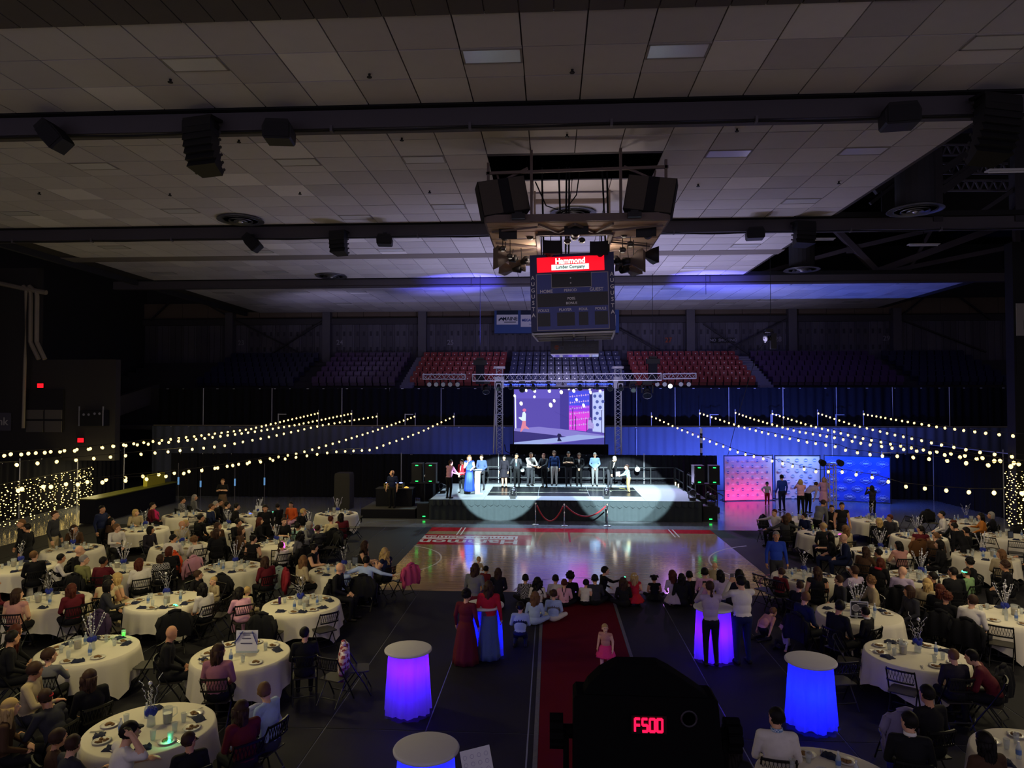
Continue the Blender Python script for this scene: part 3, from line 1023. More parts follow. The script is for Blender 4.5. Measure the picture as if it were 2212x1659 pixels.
truss('lower box truss glowing blue behind the moving heads', PY(1085, 829, 38.9), PY(1330, 829, 38.9), .26, cells=30)
o = MB().beam(PY(1088, 830.5, 38.72), PY(1200, 830.5, 38.72), .05, .05).build('led_bar', M('led_blue', '3048ff', .4, es=3.5))
tag(o, 'glowing blue light bar under the lower truss, left half', 'light bar', 'blue light bars')
o = MB().beam(PY(1225, 829.5, 38.72), PY(1325, 829.5, 38.72), .05, .05).build('led_bar', MATS['led_blue'])
tag(o, 'glowing blue light bar under the lower truss, right half', 'light bar', 'blue light bars')
heads = [(1050, 826, .55, 'leftmost'), (1077, 824, .42, 'in front of the left tower'), (1103, 828, .36, 'just right of the left tower'), (1128, 826, .48, 'over the left edge of the screen'), (1152, 828, .4, 'third from the left tower, reflecting blue'),
         (1185, 828, .36, 'fourth from the left tower'), (1253, 827, .4, 'over the right half of the screen'), (1290, 827, .36, 'over the right edge of the screen'), (1318, 826, .42, 'just left of the right tower'), (1341, 826, .42, 'just right of the right tower'), (1368, 824, .48, 'with a round front right of the right tower'), (1398, 822, .72, 'largest, beside the right hoist')]
for x, y, s, lab in heads:
    p = PY(x, y, 37.6)
    p.z = PY(x, 815, 37.6).z - .20
    moving_head((p.x, p.y, p.z), (p.x * .9, 30 if s < .5 else 33, .5), 'black moving head light under the truss, ' + lab, s * 1.05)


def par(q, Y, label, lit=None):
    p = PY(*q, Y)
    t = thing('par_can', label, 'stage light', p, 0, 'small par cans on the side trusses')
    MB().cyl((0, .16, .03), (0, -.12, -.03), .1, .13, 12).build('housing', m_fix, t, True)
    MB().cyl((0, -.12, -.03), (0, -.135, -.033), .12, n=12).build('lens', lit or M('par_grey', '9aa0a8', .3), t)
    MB().beam((0, 0, 0), (0, .0, .21), .03, .03).bx(-.03, .03, -.17, .17, .205, .235).build('bracket', m_fix, t)


for i, x in enumerate((928, 943, 958, 973, 989)):
    par((x, 829.5), 38.2, 'par can under the left side truss, %s from the left' % ORD[i])
for i, x in enumerate((1419, 1435, 1447, 1470, 1487)):
    par((x, 829 + (4 if i == 2 else 0)), 38.2, 'par can under the right side truss, %s from the left%s' % (ORD[i], ', shining white' if i == 2 else ''), m_lenson if i == 2 else None)


def hoist(q0, q1, Y, label, box=True):
    t = thing('chain_hoist', label, 'hoist', PY(*q1, Y), 0, 'chain hoists above the stage')
    a, b = PY(*q0, Y), PY(*q1, Y)
    MB().cyl(Vector((0, 0, .1)), Vector((0, 0, ZC - b.z)), .014, n=5).build('chain', m_black, t)
    hk = PY(q1[0], (q0[1] + q1[1]) / 2 - 60, Y).z - b.z
    MB().ell((0, 0, hk), (.06, .05, .1), 8, 6).ell((0, 0, hk + .25), (.035, .03, .14), 8, 6).build('hook', m_black, t)
    if box:
        MB().bx(-.35, .35, -.2, .2, -.12, .14).bx(-.2, .2, -.15, .15, .14, .28).build('motor', m_fix, t)
        MB().bx(-.22, .22, -.18, .18, -1.15, -.12).build('chain_bag', m_dk, t)
    return t


hoist((1037, 480), (1037, 784), 37.6, 'black chain hoist above the left end of the long truss')
hoist((1410, 470), (1410, 781), 37.6, 'black chain hoist above the right end of the long truss')
hf = hoist((1665, 520), (1665, 700), 34.0, 'hoist wire holding the lamp above the right seats', False)
p = PY(1660, 716, 34.0)
moving_head((p.x, p.y, p.z + .1), (p.x - 4, p.y - 2, p.z - 1), 'grey spot lamp hanging from a wire in front of the 28 on the wall', .55)
o = MB().bx(-.13, .13, -.1, .1, -.85, -.1).build('ballast_box', m_fix, None, loc=(p.x + .22, p.y, p.z))
tag(o, 'black ballast box hanging beside the wire hung spot lamp', 'box')
o = MB().tube([p + Vector((-.1, 0, -.1)), PY(1648, 745, 34), PY(1636, 760, 34), PY(1615, 830, 34.5), PY(1592, 905, 36), PY(1572, 985, 38)], .014, 5).build('power_cable', m_black)
tag(o, 'thin dark cable sagging from the hanging spot lamp down to the curtain', 'cable')
hoist((1525, 560), (1525, 640), 38.0, 'thin hoist wire with a hook over the right part of the stage', False)

# ------------------------------------------------------------------ big screen
YS = 38.55
sx0, sx1 = PY(1110.5, 900, YS).x, PY(1305, 900, YS).x
sz0, sz1 = PY(1200, 959.5, YS).z, PY(1200, 841, YS).z
scr = thing('video_screen', 'big bright video wall over the stage showing a purple stage scene', 'screen', (sx0, YS, sz0))
SWd, SHt = sx1 - sx0, sz1 - sz0
MB().bx(-.05, SWd + .05, .03, .25, -.05, SHt + .05).build('cabinet', m_black, scr)


def emi(h, s=1.0):
    return M('screen_%s_%d' % (h, s * 100), '000000', .4, es=s, ecol=h, spec=.3, sample=(s > .94))


def spoly(name, pts, h, lay, s=.9):
    mb = MB()
    P3 = [((x - 100) / 1955 * SWd, -.002 * lay, (1295 - y) / 1170 * SHt) for x, y in pts]
    mb.add(P3, [tuple(range(len(P3)))])
    return mb.build(name, emi(h, s), scr)


def blob(cx, cy, rx, ry, rot=0, n=12):
    return [(cx + rx * math.cos(2 * math.pi * i / n) * math.cos(rot) - ry * math.sin(2 * math.pi * i / n) * math.sin(rot), cy + rx * math.cos(2 * math.pi * i / n) * math.sin(rot) + ry * math.sin(2 * math.pi * i / n) * math.cos(rot)) for i in range(n)]


spoly('picture_wall', [(100, 1295), (2055, 1295), (2055, 125), (100, 125)], '5d4fb4', 1, .95)
spoly('picture_wall_top', [(100, 320), (1290, 320), (1290, 125), (100, 125)], '6a5ccc', 2)
spoly('picture_wall_dark', [(1100, 960), (1290, 1000), (1290, 130), (1100, 130)], '4a3ea0', 3)
spoly('picture_floor', [(100, 1295), (900, 1295), (2055, 1140), (2055, 1100), (1300, 990), (640, 925), (100, 965)], '8f86dc', 4)
spoly('picture_floor_front', [(100, 1295), (700, 1295), (2055, 1150), (2055, 1120), (1500, 1090), (1000, 1160), (100, 1262)], 'a8b8f4', 5)
spoly('picture_dance_mat', [(100, 1262), (560, 1210), (1010, 1160), (1240, 1138), (1040, 1110), (600, 1060), (100, 1015)], '3b3480', 6)
spoly('picture_skirt', [(1000, 1295), (2055, 1295), (2055, 1150)], '5450b0', 6)
spoly('picture_column', [(1740, 940), (1800, 950), (1800, 180), (1740, 180)], '2c2a78', 5)
spoly('picture_backdrop_blue', [(1295, 520), (1740, 520), (1740, 150), (1290, 180)], '4a50ea', 6, 1.0)
spoly('picture_backdrop_violet', [(1295, 720), (1740, 720), (1740, 470), (1295, 470)], 'a040f0', 7, 1.0)
spoly('picture_backdrop_pink', [(1295, 985), (1670, 1020), (1740, 940), (1740, 600), (1295, 600)], 'e048e8', 8, 1.0)
spoly('picture_backdrop_white', [(1805, 1020), (2055, 1050), (2055, 165), (1805, 200)], 'c0ccff', 7, 1.0)
mb = MB()
for r_, y in enumerate((280, 410, 540, 650, 780, 900)):
    for c_ in range(9):
        x = 1325 + c_ * 48 - (c_ * 0)
        y2 = y - c_ * 5
        pts = blob(x, y2, 15, 24, 0, 8) if (r_ + c_) % 2 else [(x - 14, y2 - 8), (x + 14, y2 - 8), (x + 14, y2 + 12), (x - 14, y2 + 12)]
        mb.add([((a - 100) / 1955 * SWd, -.020, (1295 - b) / 1170 * SHt) for a, b in pts], [tuple(range(len(pts)))])
tag(mb.build('picture_emblems', emi('d8b4f8', .9), scr), kind='stuff')
mb = MB()
for x, y in ((1855, 270), (1970, 270), (1905, 390), (2030, 385), (1855, 510), (1970, 510), (1905, 635), (1860, 745), (1970, 750), (1910, 880)):
    pts = blob(x, y, 36, 36, 0, 10)
    mb.add([((a - 100) / 1955 * SWd, -.020, (1295 - b) / 1170 * SHt) for a, b in pts], [tuple(range(len(pts)))])
tag(mb.build('picture_emblems', emi('5868c0', .8), scr), kind='stuff')
mb = MB()
for a, b in (((1300, 530), (2040, 575)), ((1300, 740), (2040, 800)), ((1300, 960), (2050, 1030)), ((1375, 530), (1375, 980)), ((1680, 760), (1680, 1030)), ((2000, 570), (2000, 1050)), ((1290, 605), (1830, 950)), ((1290, 760), (1540, 930)), ((1440, 700), (1440, 990)), ((980, 600), (1290, 750))):
    a3 = Vector(((a[0] - 100) / 1955 * SWd, -.024, (1295 - a[1]) / 1170 * SHt))
    b3 = Vector(((b[0] - 100) / 1955 * SWd, -.024, (1295 - b[1]) / 1170 * SHt))
    mb.beam(a3, b3, .035, .004)
mb.build('picture_railing', emi('2a1c6a', .8), scr)
spoly('picture_child_body', [(280, 800), (200, 740), (205, 720), (270, 720), (285, 620), (330, 600), (360, 650), (355, 800)], 'd8ecff', 9, 1.1)
spoly('picture_child_legs', [(285, 800), (355, 800), (360, 900), (430, 960), (420, 980), (320, 960), (255, 1035), (235, 1030)], 'f090a8', 10)
spoly('picture_child_head', blob(325, 570, 42, 36), 'e87ab0', 10)
spoly('picture_seated_child', [(1700, 960), (1700, 820), (1720, 760), (1770, 760), (1790, 840), (1830, 860), (1830, 960)], 'b8a8f0', 11)
spoly('picture_seated_child_head', blob(1750, 750, 32, 32), '8858c0', 12)
spoly('picture_floor_lamp', [(1040, 1230), (1060, 1140), (1035, 1110), (1060, 1065), (1110, 1075), (1140, 1125), (1090, 1150), (1140, 1230)], '262252', 11)
spoly('picture_left_post', [(125, 960), (150, 960), (140, 260), (112, 250)], 'e8ecff', 9, 1.1)
for i, (x, y, rx, ry) in enumerate(((365, 150, 28, 34), (550, 160, 32, 42), (545, 285, 30, 30), (870, 160, 34, 44), (1128, 185, 38, 46), (255, 428, 36, 46), (975, 370, 30, 40), (898, 462, 38, 54), (115, 265, 26, 34), (1295, 128, 24, 14), (1400, 160, 34, 42), (1745, 130, 26, 18), (1762, 190, 28, 44), (1970, 165, 32, 34), (1460, 345, 28, 36), (1612, 470, 30, 48))):
    spoly('picture_bulb', blob(x, y, rx, ry, -.3, 10), 'fffff0', 13, 1.3)
MB().beam((SWd * .2, .1, SHt), (SWd * .2, .1, SHt + .7), .05, .05).beam((SWd * .8, .1, SHt), (SWd * .8, .1, SHt + .7), .05, .05).build('hanging_straps', m_black, scr)
o = drape_mesh(SWd + .5, 2.1, sz0 - .02, .02, .3, 9).build('screen_border_cloth', m_dkup, None, True, loc=(sx0 - .25, YS + .3, 0))
tag(o, 'dark cloth border hanging below the big video wall', 'curtain')
o = MB().tube([PY(1090, 960, 38.6), PY(1092, 974, 38.6), PY(1100, 979, 38.6), PY(1112, 976, 38.6), PY(1117, 962, 38.6)], .03, 6).build('screen_cable', m_black)
tag(o, 'loop of dark cable hanging at the lower left of the video wall', 'cable')
o = MB().cyl(PY(1341, 840, 38.7), PY(1343, 985, 38.7), .03, n=8).build('stand_pole', m_alu)
tag(o, 'thin silver pole just right of the right truss tower', 'pole')
o = MB().cyl(PY(1070, 838, 38.7), PY(1066, 980, 38.7), .04, n=8).build('stand_pole', m_alu)
tag(o, 'thin silver pole just left of the left truss tower', 'pole')
o = thing('bumper_truss_column', 'black and white banded pole at the right behind the loudspeakers', 'pole', PY(1515, 985, 38.9))
zlow = PY(1515, 985, 38.9).z
for k in range(6):
    MB().cyl((0, 0, k * .27 - .1), (0, 0, k * .27 + .17), .07, n=10).build('band', m_white if k % 2 else m_black, o)
MB().cyl((0, 0, -zlow), (0, 0, -.1), .05, n=8).build('post', m_black, o)

# ------------------------------------------------------------------ score cube
A = PY(1243, 715, 20.5)
cube = thing('scoreboard', 'navy hanging scoreboard cube with a lit red sign across the top', 'scoreboard', (A.x, A.y + 1.2, A.z), R(-3))
cube.rotation_euler = (0, R(-1.3), R(-3))
S = 73.2
m_navy = M('score_navy', '2a3064', .4, noise=.05)
m_navyp = M('score_panel', '4854a2', .35)
m_scr = M('score_dark', '0c0c10', .25)
m_line = M('score_line', 'b4b0b8', .5)
m_let = M('score_letter', 'f4f2f6', .5)
MB().bx(-1.24, 1.24, -1.2, 1.2, 0, 2.30).build('body', m_navy, cube)


def su(x):
    return (x - 1243) / S


def sv(y):
    return (715 - y) / S


def spanel(x0, x1, y0, y1, m, d, nm):
    return MB().bx(su(x0), su(x1), -1.2 - d, -1.2 + .01, sv(y1), sv(y0)).build(nm, m, cube)


sg = spanel(1168, 1313, 553.5, 585.5, M('sign_red', 'ff1226', .4, es=1.25, ecol='ff0c20', sample=True), .03, 'lit_sign')
MB().bx(su(1199.5), su(1280), -1.242, -1.23, sv(582), sv(570.3)).build('sign_field', M('sign_white', 'e8fff8', .5, es=1.5, ecol='dffff4'), sg)
text('Hammond', .225, MATS['sign_white'], (su(1240), -1.24, sv(563)), sg, .004, .009, sx=.92)
text('Lumber Company', .135, M('sign_ink', '20060a', .6), (su(1240), -1.246, sv(576)), sg, .003, .004, sx=.86)
for (x0, x1, y0, y1) in ((1165, 1321, 589, 590.6), (1165, 1321, 711, 712.6), (1165, 1166.6, 589, 712), (1319.5, 1321, 589, 712)):
    spanel(x0, x1, y0, y1, m_line, .014, 'outline')
spanel(1166.5, 1319.5, 590.5, 711, m_navyp, .006, 'face')
ck = spanel(1199, 1284, 589.5, 620, m_scr, .018, 'clock_window')
for (x0, x1, y0, y1) in ((1198, 1285, 619.5, 620.8), (1198, 1199.2, 590, 620.5), (1284, 1285.2, 590, 620.5)):
    spanel(x0, x1, y0, y1, m_line, .022, 'clock_border')
for y in (600, 611):
    MB().box((su(1240), -1.225, sv(y)), (.035, .02, .035)).build('colon_dot', m_let, cube)
spanel(1167, 1319, 632, 661, m_scr, .009, 'player_window')
for x0, x1 in ((1167, 1194), (1209, 1247), (1256, 1276), (1290, 1318)):
    spanel(x0, x1, 674, 703, m_scr, .012, 'digit_window')
for s, x, y, z in (('HOME', 1187, 627.5, .135), ('PERIOD', 1239, 626.5, .11), ('GUEST', 1295, 626.5, .135), ('POSS.', 1241, 644.5, .10), ('BONUS', 1241, 654.5, .10), ('FOULS', 1180, 669, .11), ('PLAYER', 1227, 668.5, .11), ('FOUL', 1266, 668.5, .11), ('FOULS', 1303, 668.5, .11)):
    text(s, z, m_let, (su(x), -1.216, sv(y)), cube, .004, .002, sx=1.0)
for i, ch in enumerate('AUGUSTA'):
    for x, y0 in ((1158, 597), (1328.5, 595)):
        text(ch, .165, m_let, (su(x), -1.206, sv(y0 + i * 13.6)), cube, .004, .002)
MB().bx(-1.2, 1.2, -1.15, 1.15, -.012, -.002).build('under_panel', m_black, cube)
# underside frame
for y in (-1.1, -.4, .4, 1.1):
    MB().beam((-1.2, y, -.05), (1.2, y, -.05), .05, .05).build('under_tube', m_white, cube)
for x in (-1.2, 0, 1.2):
    MB().beam((x, -1.15, -.05), (x, 1.15, -.05), .06, .06).build('under_bar', M('bar_pale', 'c8ccd8', .5), cube)
for x in (-.9, .9):
    for y in (-.9, .9):
        MB().cyl((x, y, 2.3), (x, y, 3.0), .02, n=6).build('hanging_rod', m_steel, cube)
for x in (-.35, .35):
    MB().cyl((x, 0, -.32), (x, 0, 0), .015, n=6).build('sign_wire', m_steel, cube)

ks = thing('college_sign', 'dark sponsor sign hanging under the scoreboard with an orange sun emblem', 'sign', (PY(1241, 765, 21.7).x, 21.7, PY(1241, 764, 21.7).z), R(-4))
m_ksb = M('kv_board', '101428', .3)
MB().bx(-.75, .75, -.0, 1.2, 0, .40).build('board', m_ksb, ks)
MB().bx(-.74, .74, .02, 1.18, -.03, 0).build('glossy_underside', M('mirror_under', 'c8c8e0', .12, .9), ks)
text('KENNEBEC VALLEY', .098, M('kv_ink', '585c70', .6), (.24, -.004, .25), ks, .002, 0)
text('COMMUNITY COLLEGE', .066, MATS['kv_ink'], (.24, -.004, .14), ks, .002, 0, space=1.18)
em = MB().cyl((-.55, -.006, .20), (-.55, 0, .20), .075, n=16).build('sun_emblem', M('kv_orange', '8a4a2c', .6), ks)
mb = MB()
for a, b in (((-.70, .13), (-.56, .20)), ((-.56, .20), (-.42, .22)), ((-.42, .22), (-.33, .23)), ((-.50, .12), (-.50, .22)), ((-.42, .12), (-.42, .22)), ((-.35, .13), (-.34, .23)), ((-.50, .12), (-.35, .13))):
    mb.beam((a[0], -.01, a[1]), (b[0], -.01, b[1]), .016, .012)
mb.build('bridge_emblem', MATS['kv_ink'], ks)

# frame above the cube
m_frm = M('cube_frame', '6b5d58', .7, noise=.08, scale=2)
m_ply = M('plywood', 'b39a80', .75, noise=.12, scale=2)
fy0, fy1 = 18.9, 25.0
FZ = PY(1245, 470, fy0).z
fx0, fx1 = PY(1050, 470, fy0).x, PY(1444, 470, fy0).x
fr = thing('scoreboard_rig', 'brown steel rigging frame over the scoreboard hung from the ceiling opening', 'frame', (0, 0, 0))
for a, b in (((fx0, fy0), (fx1, fy0)), ((fx0, fy1), (fx1, fy1)), ((fx0, fy0), (fx0, fy1)), ((fx1, fy0), (fx1, fy1))):
    MB().beam((*a, FZ), (*b, FZ), .10, .20).build('edge_beam', m_frm, fr)
px0, px1 = PY(1148, 470, fy0).x, PY(1341, 470, fy0).x
for x in (px0, px1):
    for y in (fy0, 22.6):
        MB().beam((x, y, FZ - .1), (x, y, ZC + .3), .075, .075).build('hanger_post', m_frm, fr)
    MB().beam((x, fy0, FZ), (x, fy1, FZ), .09, .16).build('cross_beam', m_frm, fr)
ZB = PY(1245, 368, fy0).z
MB().beam((fx0, fy0, ZB - .04), (fx1, fy0, ZB + .05), .07, .075).build('upper_bar', m_frm, fr)
for s, x, xi in ((-1, fx0, px0), (1, fx1, px1)):
    MB().beam((x + s * -.06, fy0, ZB + .25), (x + s * -.06, fy0, ZB - .5), .07, .07).build('end_post', m_frm, fr)
    MB().beam((x, fy0 + .1, ZB - .45), (xi + s * .1, fy0 + .1, ZB + .12), .06, .06).build('brace', m_frm, fr)
    MB().beam((xi, fy0, FZ + .1), (x - s * .9, fy1 - 3, FZ + .4), .06, .06).build('brace', m_frm, fr)
MB().beam((px0, 22.6, ZC - .35), (px1, 22.6, ZC - .35), .12, .14).build('upper_bar', m_frm, fr)
MB().beam((px0, 24.6, FZ + .9), (px1, 24.6, FZ + .9), .08, .1).build('upper_bar', m_steel_d, fr)
# boarded underside, in planks either side of the opening
hx0, hx1, hy0, hy1 = px0 + .15, px1 - .15, 20.1, 24.0
nb = 13
for i in range(nb):
    y0, y1 = fy0 + .06 + (fy1 - fy0 - .12) * i / nb, fy0 + .06 + (fy1 - fy0 - .12) * (i + 1) / nb
    zz = FZ - .10 + rnd.uniform(-.015, .015)
    if y1 < hy0 or y0 > hy1:
        MB().bx(fx0, fx1, y0 + .01, y1 - .01, zz - .02, zz).build('plank', m_ply, fr)
    else:
        MB().bx(fx0, hx0, y0 + .01, y1 - .01, zz - .02, zz).build('plank', m_ply, fr)
        MB().bx(hx1, fx1, y0 + .01, y1 - .01, zz - .02, zz).build('plank', m_ply, fr)
for a, b in (((hx0, hy0), (hx1, hy0)), ((hx0, hy1), (hx1, hy1)), ((hx0, hy0), (hx0, hy1)), ((hx1, hy0), (hx1, hy1))):
    MB().beam((*a, FZ - .12), (*b, FZ - .12), .10, .16).build('opening_beam', m_frm, fr)
for k in range(4):
    for xa, xb in ((fx0 + .1, hx0), (hx1, fx1 - .1)):
        y = fy0 + .8 + k * 1.4
        MB().beam((xa, y, FZ - .17), (xb, y + (.7 if k % 2 else -.5), FZ - .17), .05, .05).build('under_brace', m_frm, fr)
for x0_, x1_ in ((px0 + .2, px0 + .75), (px0 + 1.2, px0 + .75), (px0 + 1.2, px0 + 1.75), (px1 - .2, px1 - .6)):
    MB().beam((x0_, fy0 + .15, FZ - .14), (x1_, fy0 + 1.1, FZ - .14), .06, .06).build('under_brace', m_frm, fr)
for x in (-.2, .35, .45, .55, 1.7, 1.78):
    MB().cyl((x, 21.2, FZ - 1.0), (x + rnd.uniform(-.1, .1), 21.5, ZC + .4), .03, n=6).build('hoist_cable', m_black, fr)
MB().tube([(px0 + .1, 19.2, FZ + 1.1), (px0 + .4, 19.3, FZ + .45), (px0 + .9, 19.4, FZ + .3), (px0 + 1.25, 19.5, FZ + .8), (px0 + 1.35, 19.6, FZ + 1.5)], .018, 6).build('loose_cable', m_black, fr)
for x in (px0 - .35, px1 + .35):
    o = MB().bx(-.18, .18, -.12, .12, 0, .14).bx(-.1, .1, -.06, .06, .14, .2).build('flood_lamp', m_fix, None, loc=(x, fy0 - .12, FZ - .06))
    tag(o, 'small dark flood lamp on the front beam of the frame, %s post' % ('left' if x < .6 else 'right'), 'lamp', 'frame flood lamps')
o = MB().bx(-2.6, 3.8, 19, 22, 0, 1.0).build('roof_void', m_black, None, loc=(0, 0, ZC + 2.4))
o['kind'] = 'structure'

# big loudspeakers on the frame corners
m_spk = M('speaker_cloth', '4c453e', .9, noise=.15, scale=30)
m_spk2 = M('speaker_cloth_dark', '17151a', .9)
for side, c, tilt, lab in ((-1, (1088, 424), R(11), 'left'), (1, (1404, 420), R(-10), 'right')):
    p = PY(*c, fy0 + .05)
    t = thing('large_loudspeaker', 'large tilted brown cloth loudspeaker on the %s corner of the frame' % lab, 'loudspeaker', p, 0, 'large frame loudspeakers')
    t.rotation_euler = (0, -tilt, R(-12 * side))
    MB().bx(-.66, .66, -.05, .6, -.48, .48).build('cabinet', m_spk2, t)
    MB().bx(-.64, -.1, -.09, -.05, -.46, .46).build('cloth_panel', m_spk, t)
    MB().bx(-.1, .2, -.07, -.05, -.46, .46).build('dark_panel', m_spk2, t)
    MB().bx(.2, .64, -.09, -.05, -.46, .46).build('cloth_panel', m_spk, t)
    MB().beam((0, .3, .48), (0, .3, .75), .05, .05).build('hanging_bracket', m_frm, t)

# horn speakers below the frame
m_horn = M('horn_dark', '17161a', .55)
m_horni = M('horn_inner', '6f6158', .7)


def horn(q, Y, w, h, rz, tilt, label, inner=False):
    p = PY(*q, Y)
    t = thing('horn_loudspeaker', label, 'loudspeaker', p, 0, 'horn loudspeakers under the frame')
    t.rotation_euler = (tilt, 0, rz)
    vs, fs = [], []
    n = 8
    for j, (yy, f) in enumerate(((0, 1.0), (.12, .85), (.30, .45), (.42, .2))):
        for i in range(n + 1):
            a = (i / n - .5) * 1.1
            for zz in (-.5, .5):
                vs.append((math.sin(a) * w * .9 * f, yy + (1 - math.cos(a)) * -.35 * w * f, zz * h * f))
    m = (n + 1) * 2
    for j in range(3):
        for i in range(n):
            b = j * m + i * 2
            fs += [(b, b + 2, b + m + 2, b + m), (b + 1, b + m + 1, b + m + 3, b + 3)]
        fs += [(j * m, j * m + m, j * m + m + 1, j * m + 1), (j * m + m - 2, j * m + m - 1, j * m + 2 * m - 1, j * m + 2 * m - 2)]
    MB().add(vs, fs).build('flare', m_horni if inner else m_horn, t, True)
    mb2 = MB()
    fr_ = []
    for i in range(n + 1):
        a = (i / n - .5) * 1.1
        for zz in (-.5, .5):
            fr_.append((math.sin(a) * w * .9, .02 + (1 - math.cos(a)) * -.35 * w, zz * h))
    mb2.add(fr_, [(i * 2, i * 2 + 2, i * 2 + 3, i * 2 + 1) for i in range(n)])
    mb2.build('mouth_cover', m_horni if inner else m_horn, t, True)
    MB().cyl((0, .38, 0), (0, .62, 0), .10, .13, 12).cyl((0, .62, 0), (0, .70, 0), .05, n=8).build('driver', m_horn, t, True)
    MB().cyl((0, .3, 0), (0, .3, max(.2, FZ - .1 - p.z)), .012, n=5).build('hanging_wire', m_black, t)


horn((1097, 500), 19.6, .55, .42, R(12), 0, 'square black horn under the left front of the frame')
horn((1245, 494), 19.4, .72, .33, 0, 0, 'wide black horn under the middle of the front beam')
horn((1396, 497), 19.6, .6, .38, R(-12), 0, 'square black horn under the right front of the frame')
horn((1193, 534), 20.0, .58, .40, R(8), R(-8), 'black horn just left above the red sign')
horn((1294, 536), 20.0, .56, .42, R(-8), R(-8), 'black horn just right above the red sign')
horn((1072, 556), 21.0, .55, .65, R(-70), 0, 'tall curved horn turned outward at the far left of the frame', True)
horn((1118, 573), 22.2, .62, .36, R(-150), R(6), 'pale lipped horn facing the stage, lower left of the frame', True)
horn((1086, 580), 22.2, .5, .4, R(-110), R(-6), 'small flared horn hanging lowest on the left', True)
horn((1390, 562), 21.0, .55, .65, R(75), 0, 'tall curved horn turned outward at the right of the frame', True)
horn((1416, 552), 21.6, .4, .5, R(110), 0, 'dark horn outermost on the right of the frame')
horn((1347, 572), 22.2, .62, .36, R(150), R(6), 'pale lipped horn facing the stage, lower right of the frame', True)
horn((1375, 582), 22.0, .5, .36, R(125), R(-6), 'small flared horn hanging lowest on the right', True)
for i, q in enumerate(((1145, 512), (1086, 537), (1102, 553), (1226, 521), (1241, 513), (1257, 519), (1348, 507), (1362, 527), (1345, 540))):
    p = PY(*q, 20.6 + .15 * (i % 3))
    t = thing('utility_light', 'small round work light hanging under the scoreboard frame, %s from the left' % ORD[i], 'lamp', p, 0, 'work lights under the frame')
    MB().ell((0, 0, 0), (.11, .11, .09), 10, 6).build('shade', M('shade_grey', '55524f', .3, .5), t, True)
    MB().ell((0, 0, -.05), (.07, .07, .05), 8, 6).build('bulb', M('bulb_dim', 'fff2e0', .4, es=.9 if i % 3 == 1 else .2), t, True)
    MB().cyl((0, 0, .05), (0, 0, max(.1, FZ - .1 - p.z)), .012, n=5).build('stem', m_black, t)

# ------------------------------------------------------------------ loudspeakers on the ceiling beams
m_arr = M('array_black', '0d0d11', .6, noise=.1, scale=20)


def line_array(q, Y, n, w, label, yaw=0, bend=7):
    p = PY(*q, Y)
    t = thing('line_array', label, 'loudspeaker', p, R(yaw), 'line arrays under the beams')
    y, z, a = 0.0, 0.0, 0.0
    for k in range(n):
        h = .165
        c = Vector((0, y, z - h / 2))
        rot = Matrix.Rotation(R(-a), 3, 'X')
        u = MB().add([rot @ Vector(v) + c for v in ((-w / 2, -.22, -h / 2), (w / 2, -.22, -h / 2), (w * .36, .22, -h * .4), (-w * .36, .22, -h * .4), (-w / 2, -.22, h / 2), (w / 2, -.22, h / 2), (w * .36, .22, h * .4), (-w * .36, .22, h * .4))],
                     [(3, 2, 1, 0), (4, 5, 6, 7), (0, 1, 5, 4), (1, 2, 6, 5), (2, 3, 7, 6), (3, 0, 4, 7)])
        u.build('cabinet', m_arr, t)
        for s in (-1, 1):
            MB().box(rot @ Vector((s * w / 2, .1, 0)) + c, (.03, .05, .05), mat=rot).build('side_plate', m_steel_d, t)
        y += math.sin(R(a)) * h
        z -= math.cos(R(a)) * h
        a += bend
    MB().bx(-w / 2, w / 2, -.2, .2, 0, .06).build('fly_bar', m_fix, t)
    MB().beam((0, 0, .05), (0, 0, max(.1, ZC - p.z - .4)), .05, .05).build('hanger', m_fix, t)


def box_speaker(q, Y, d, label, rot=(0, 0, 0), taper=.75):
    p = PY(*q, Y)
    t = thing('ceiling_loudspeaker', label, 'loudspeaker', p, 0, 'loudspeakers under the beams')
    w, dp_, h = d
    rm = (Matrix.Rotation(rot[2], 4, 'Z') @ Matrix.Rotation(rot[1], 4, 'Y') @ Matrix.Rotation(rot[0], 4, 'X'))
    cb = MB().prism([(-w / 2 * taper, h / 2), (w / 2 * taper, h / 2), (w / 2, h * .1), (w / 2 * .96, -h * .4), (w / 2 * .85, -h / 2), (-w / 2 * .85, -h / 2), (-w / 2 * .96, -h * .4), (-w / 2, h * .1)], -dp_ / 2, dp_ / 2).xf(rm)
    cb.build('cabinet', m_arr, t)
    gr = MB().bx(-w * .42, w * .42, -dp_ / 2 - .02, -dp_ / 2 - .002, -h * .4, h * .35).xf(rm)
    gr.build('grille', M('grille_dark', '15151a', .8, noise=.3, scale=60), t)
    MB().beam((0, 0, h * .3), (0, 0, max(.15, ZC - p.z - .4)), .12, .08).build('bracket', m_fix, t)


line_array((438, 263), 15.7, 7, .80, 'curved black line array hanging left under the front beam', -14, 4)
line_array((2150, 215), 15.7, 8, 1.0, 'curved black line array hanging right under the front beam', 16, 4)
box_speaker((116, 294), 15.6, (.42, .42, .72), 'narrow black speaker tilted sideways at the far left of the front beam', (0, R(-42), 0), .7)
box_speaker((603, 286), 15.6, (.66, .5, .46), 'broad black speaker under the front beam, right of the left array', (0, 0, R(8)))
box_speaker((1943, 252), 15.6, (.74, .5, .48), 'broad black speaker under the front beam, left of the right array', (0, 0, R(-8)))
line_array((733, 503), 26.3, 5, .66, 'small curved line array hanging left under the second beam', -14, 4)
line_array((1735, 483), 26.3, 5, .80, 'small curved line array hanging right under the second beam', 16, 4)
box_speaker((545, 524), 26.2, (.42, .42, .72), 'narrow black speaker tilted sideways on the left of the second beam', (0, R(-42), 0), .7)
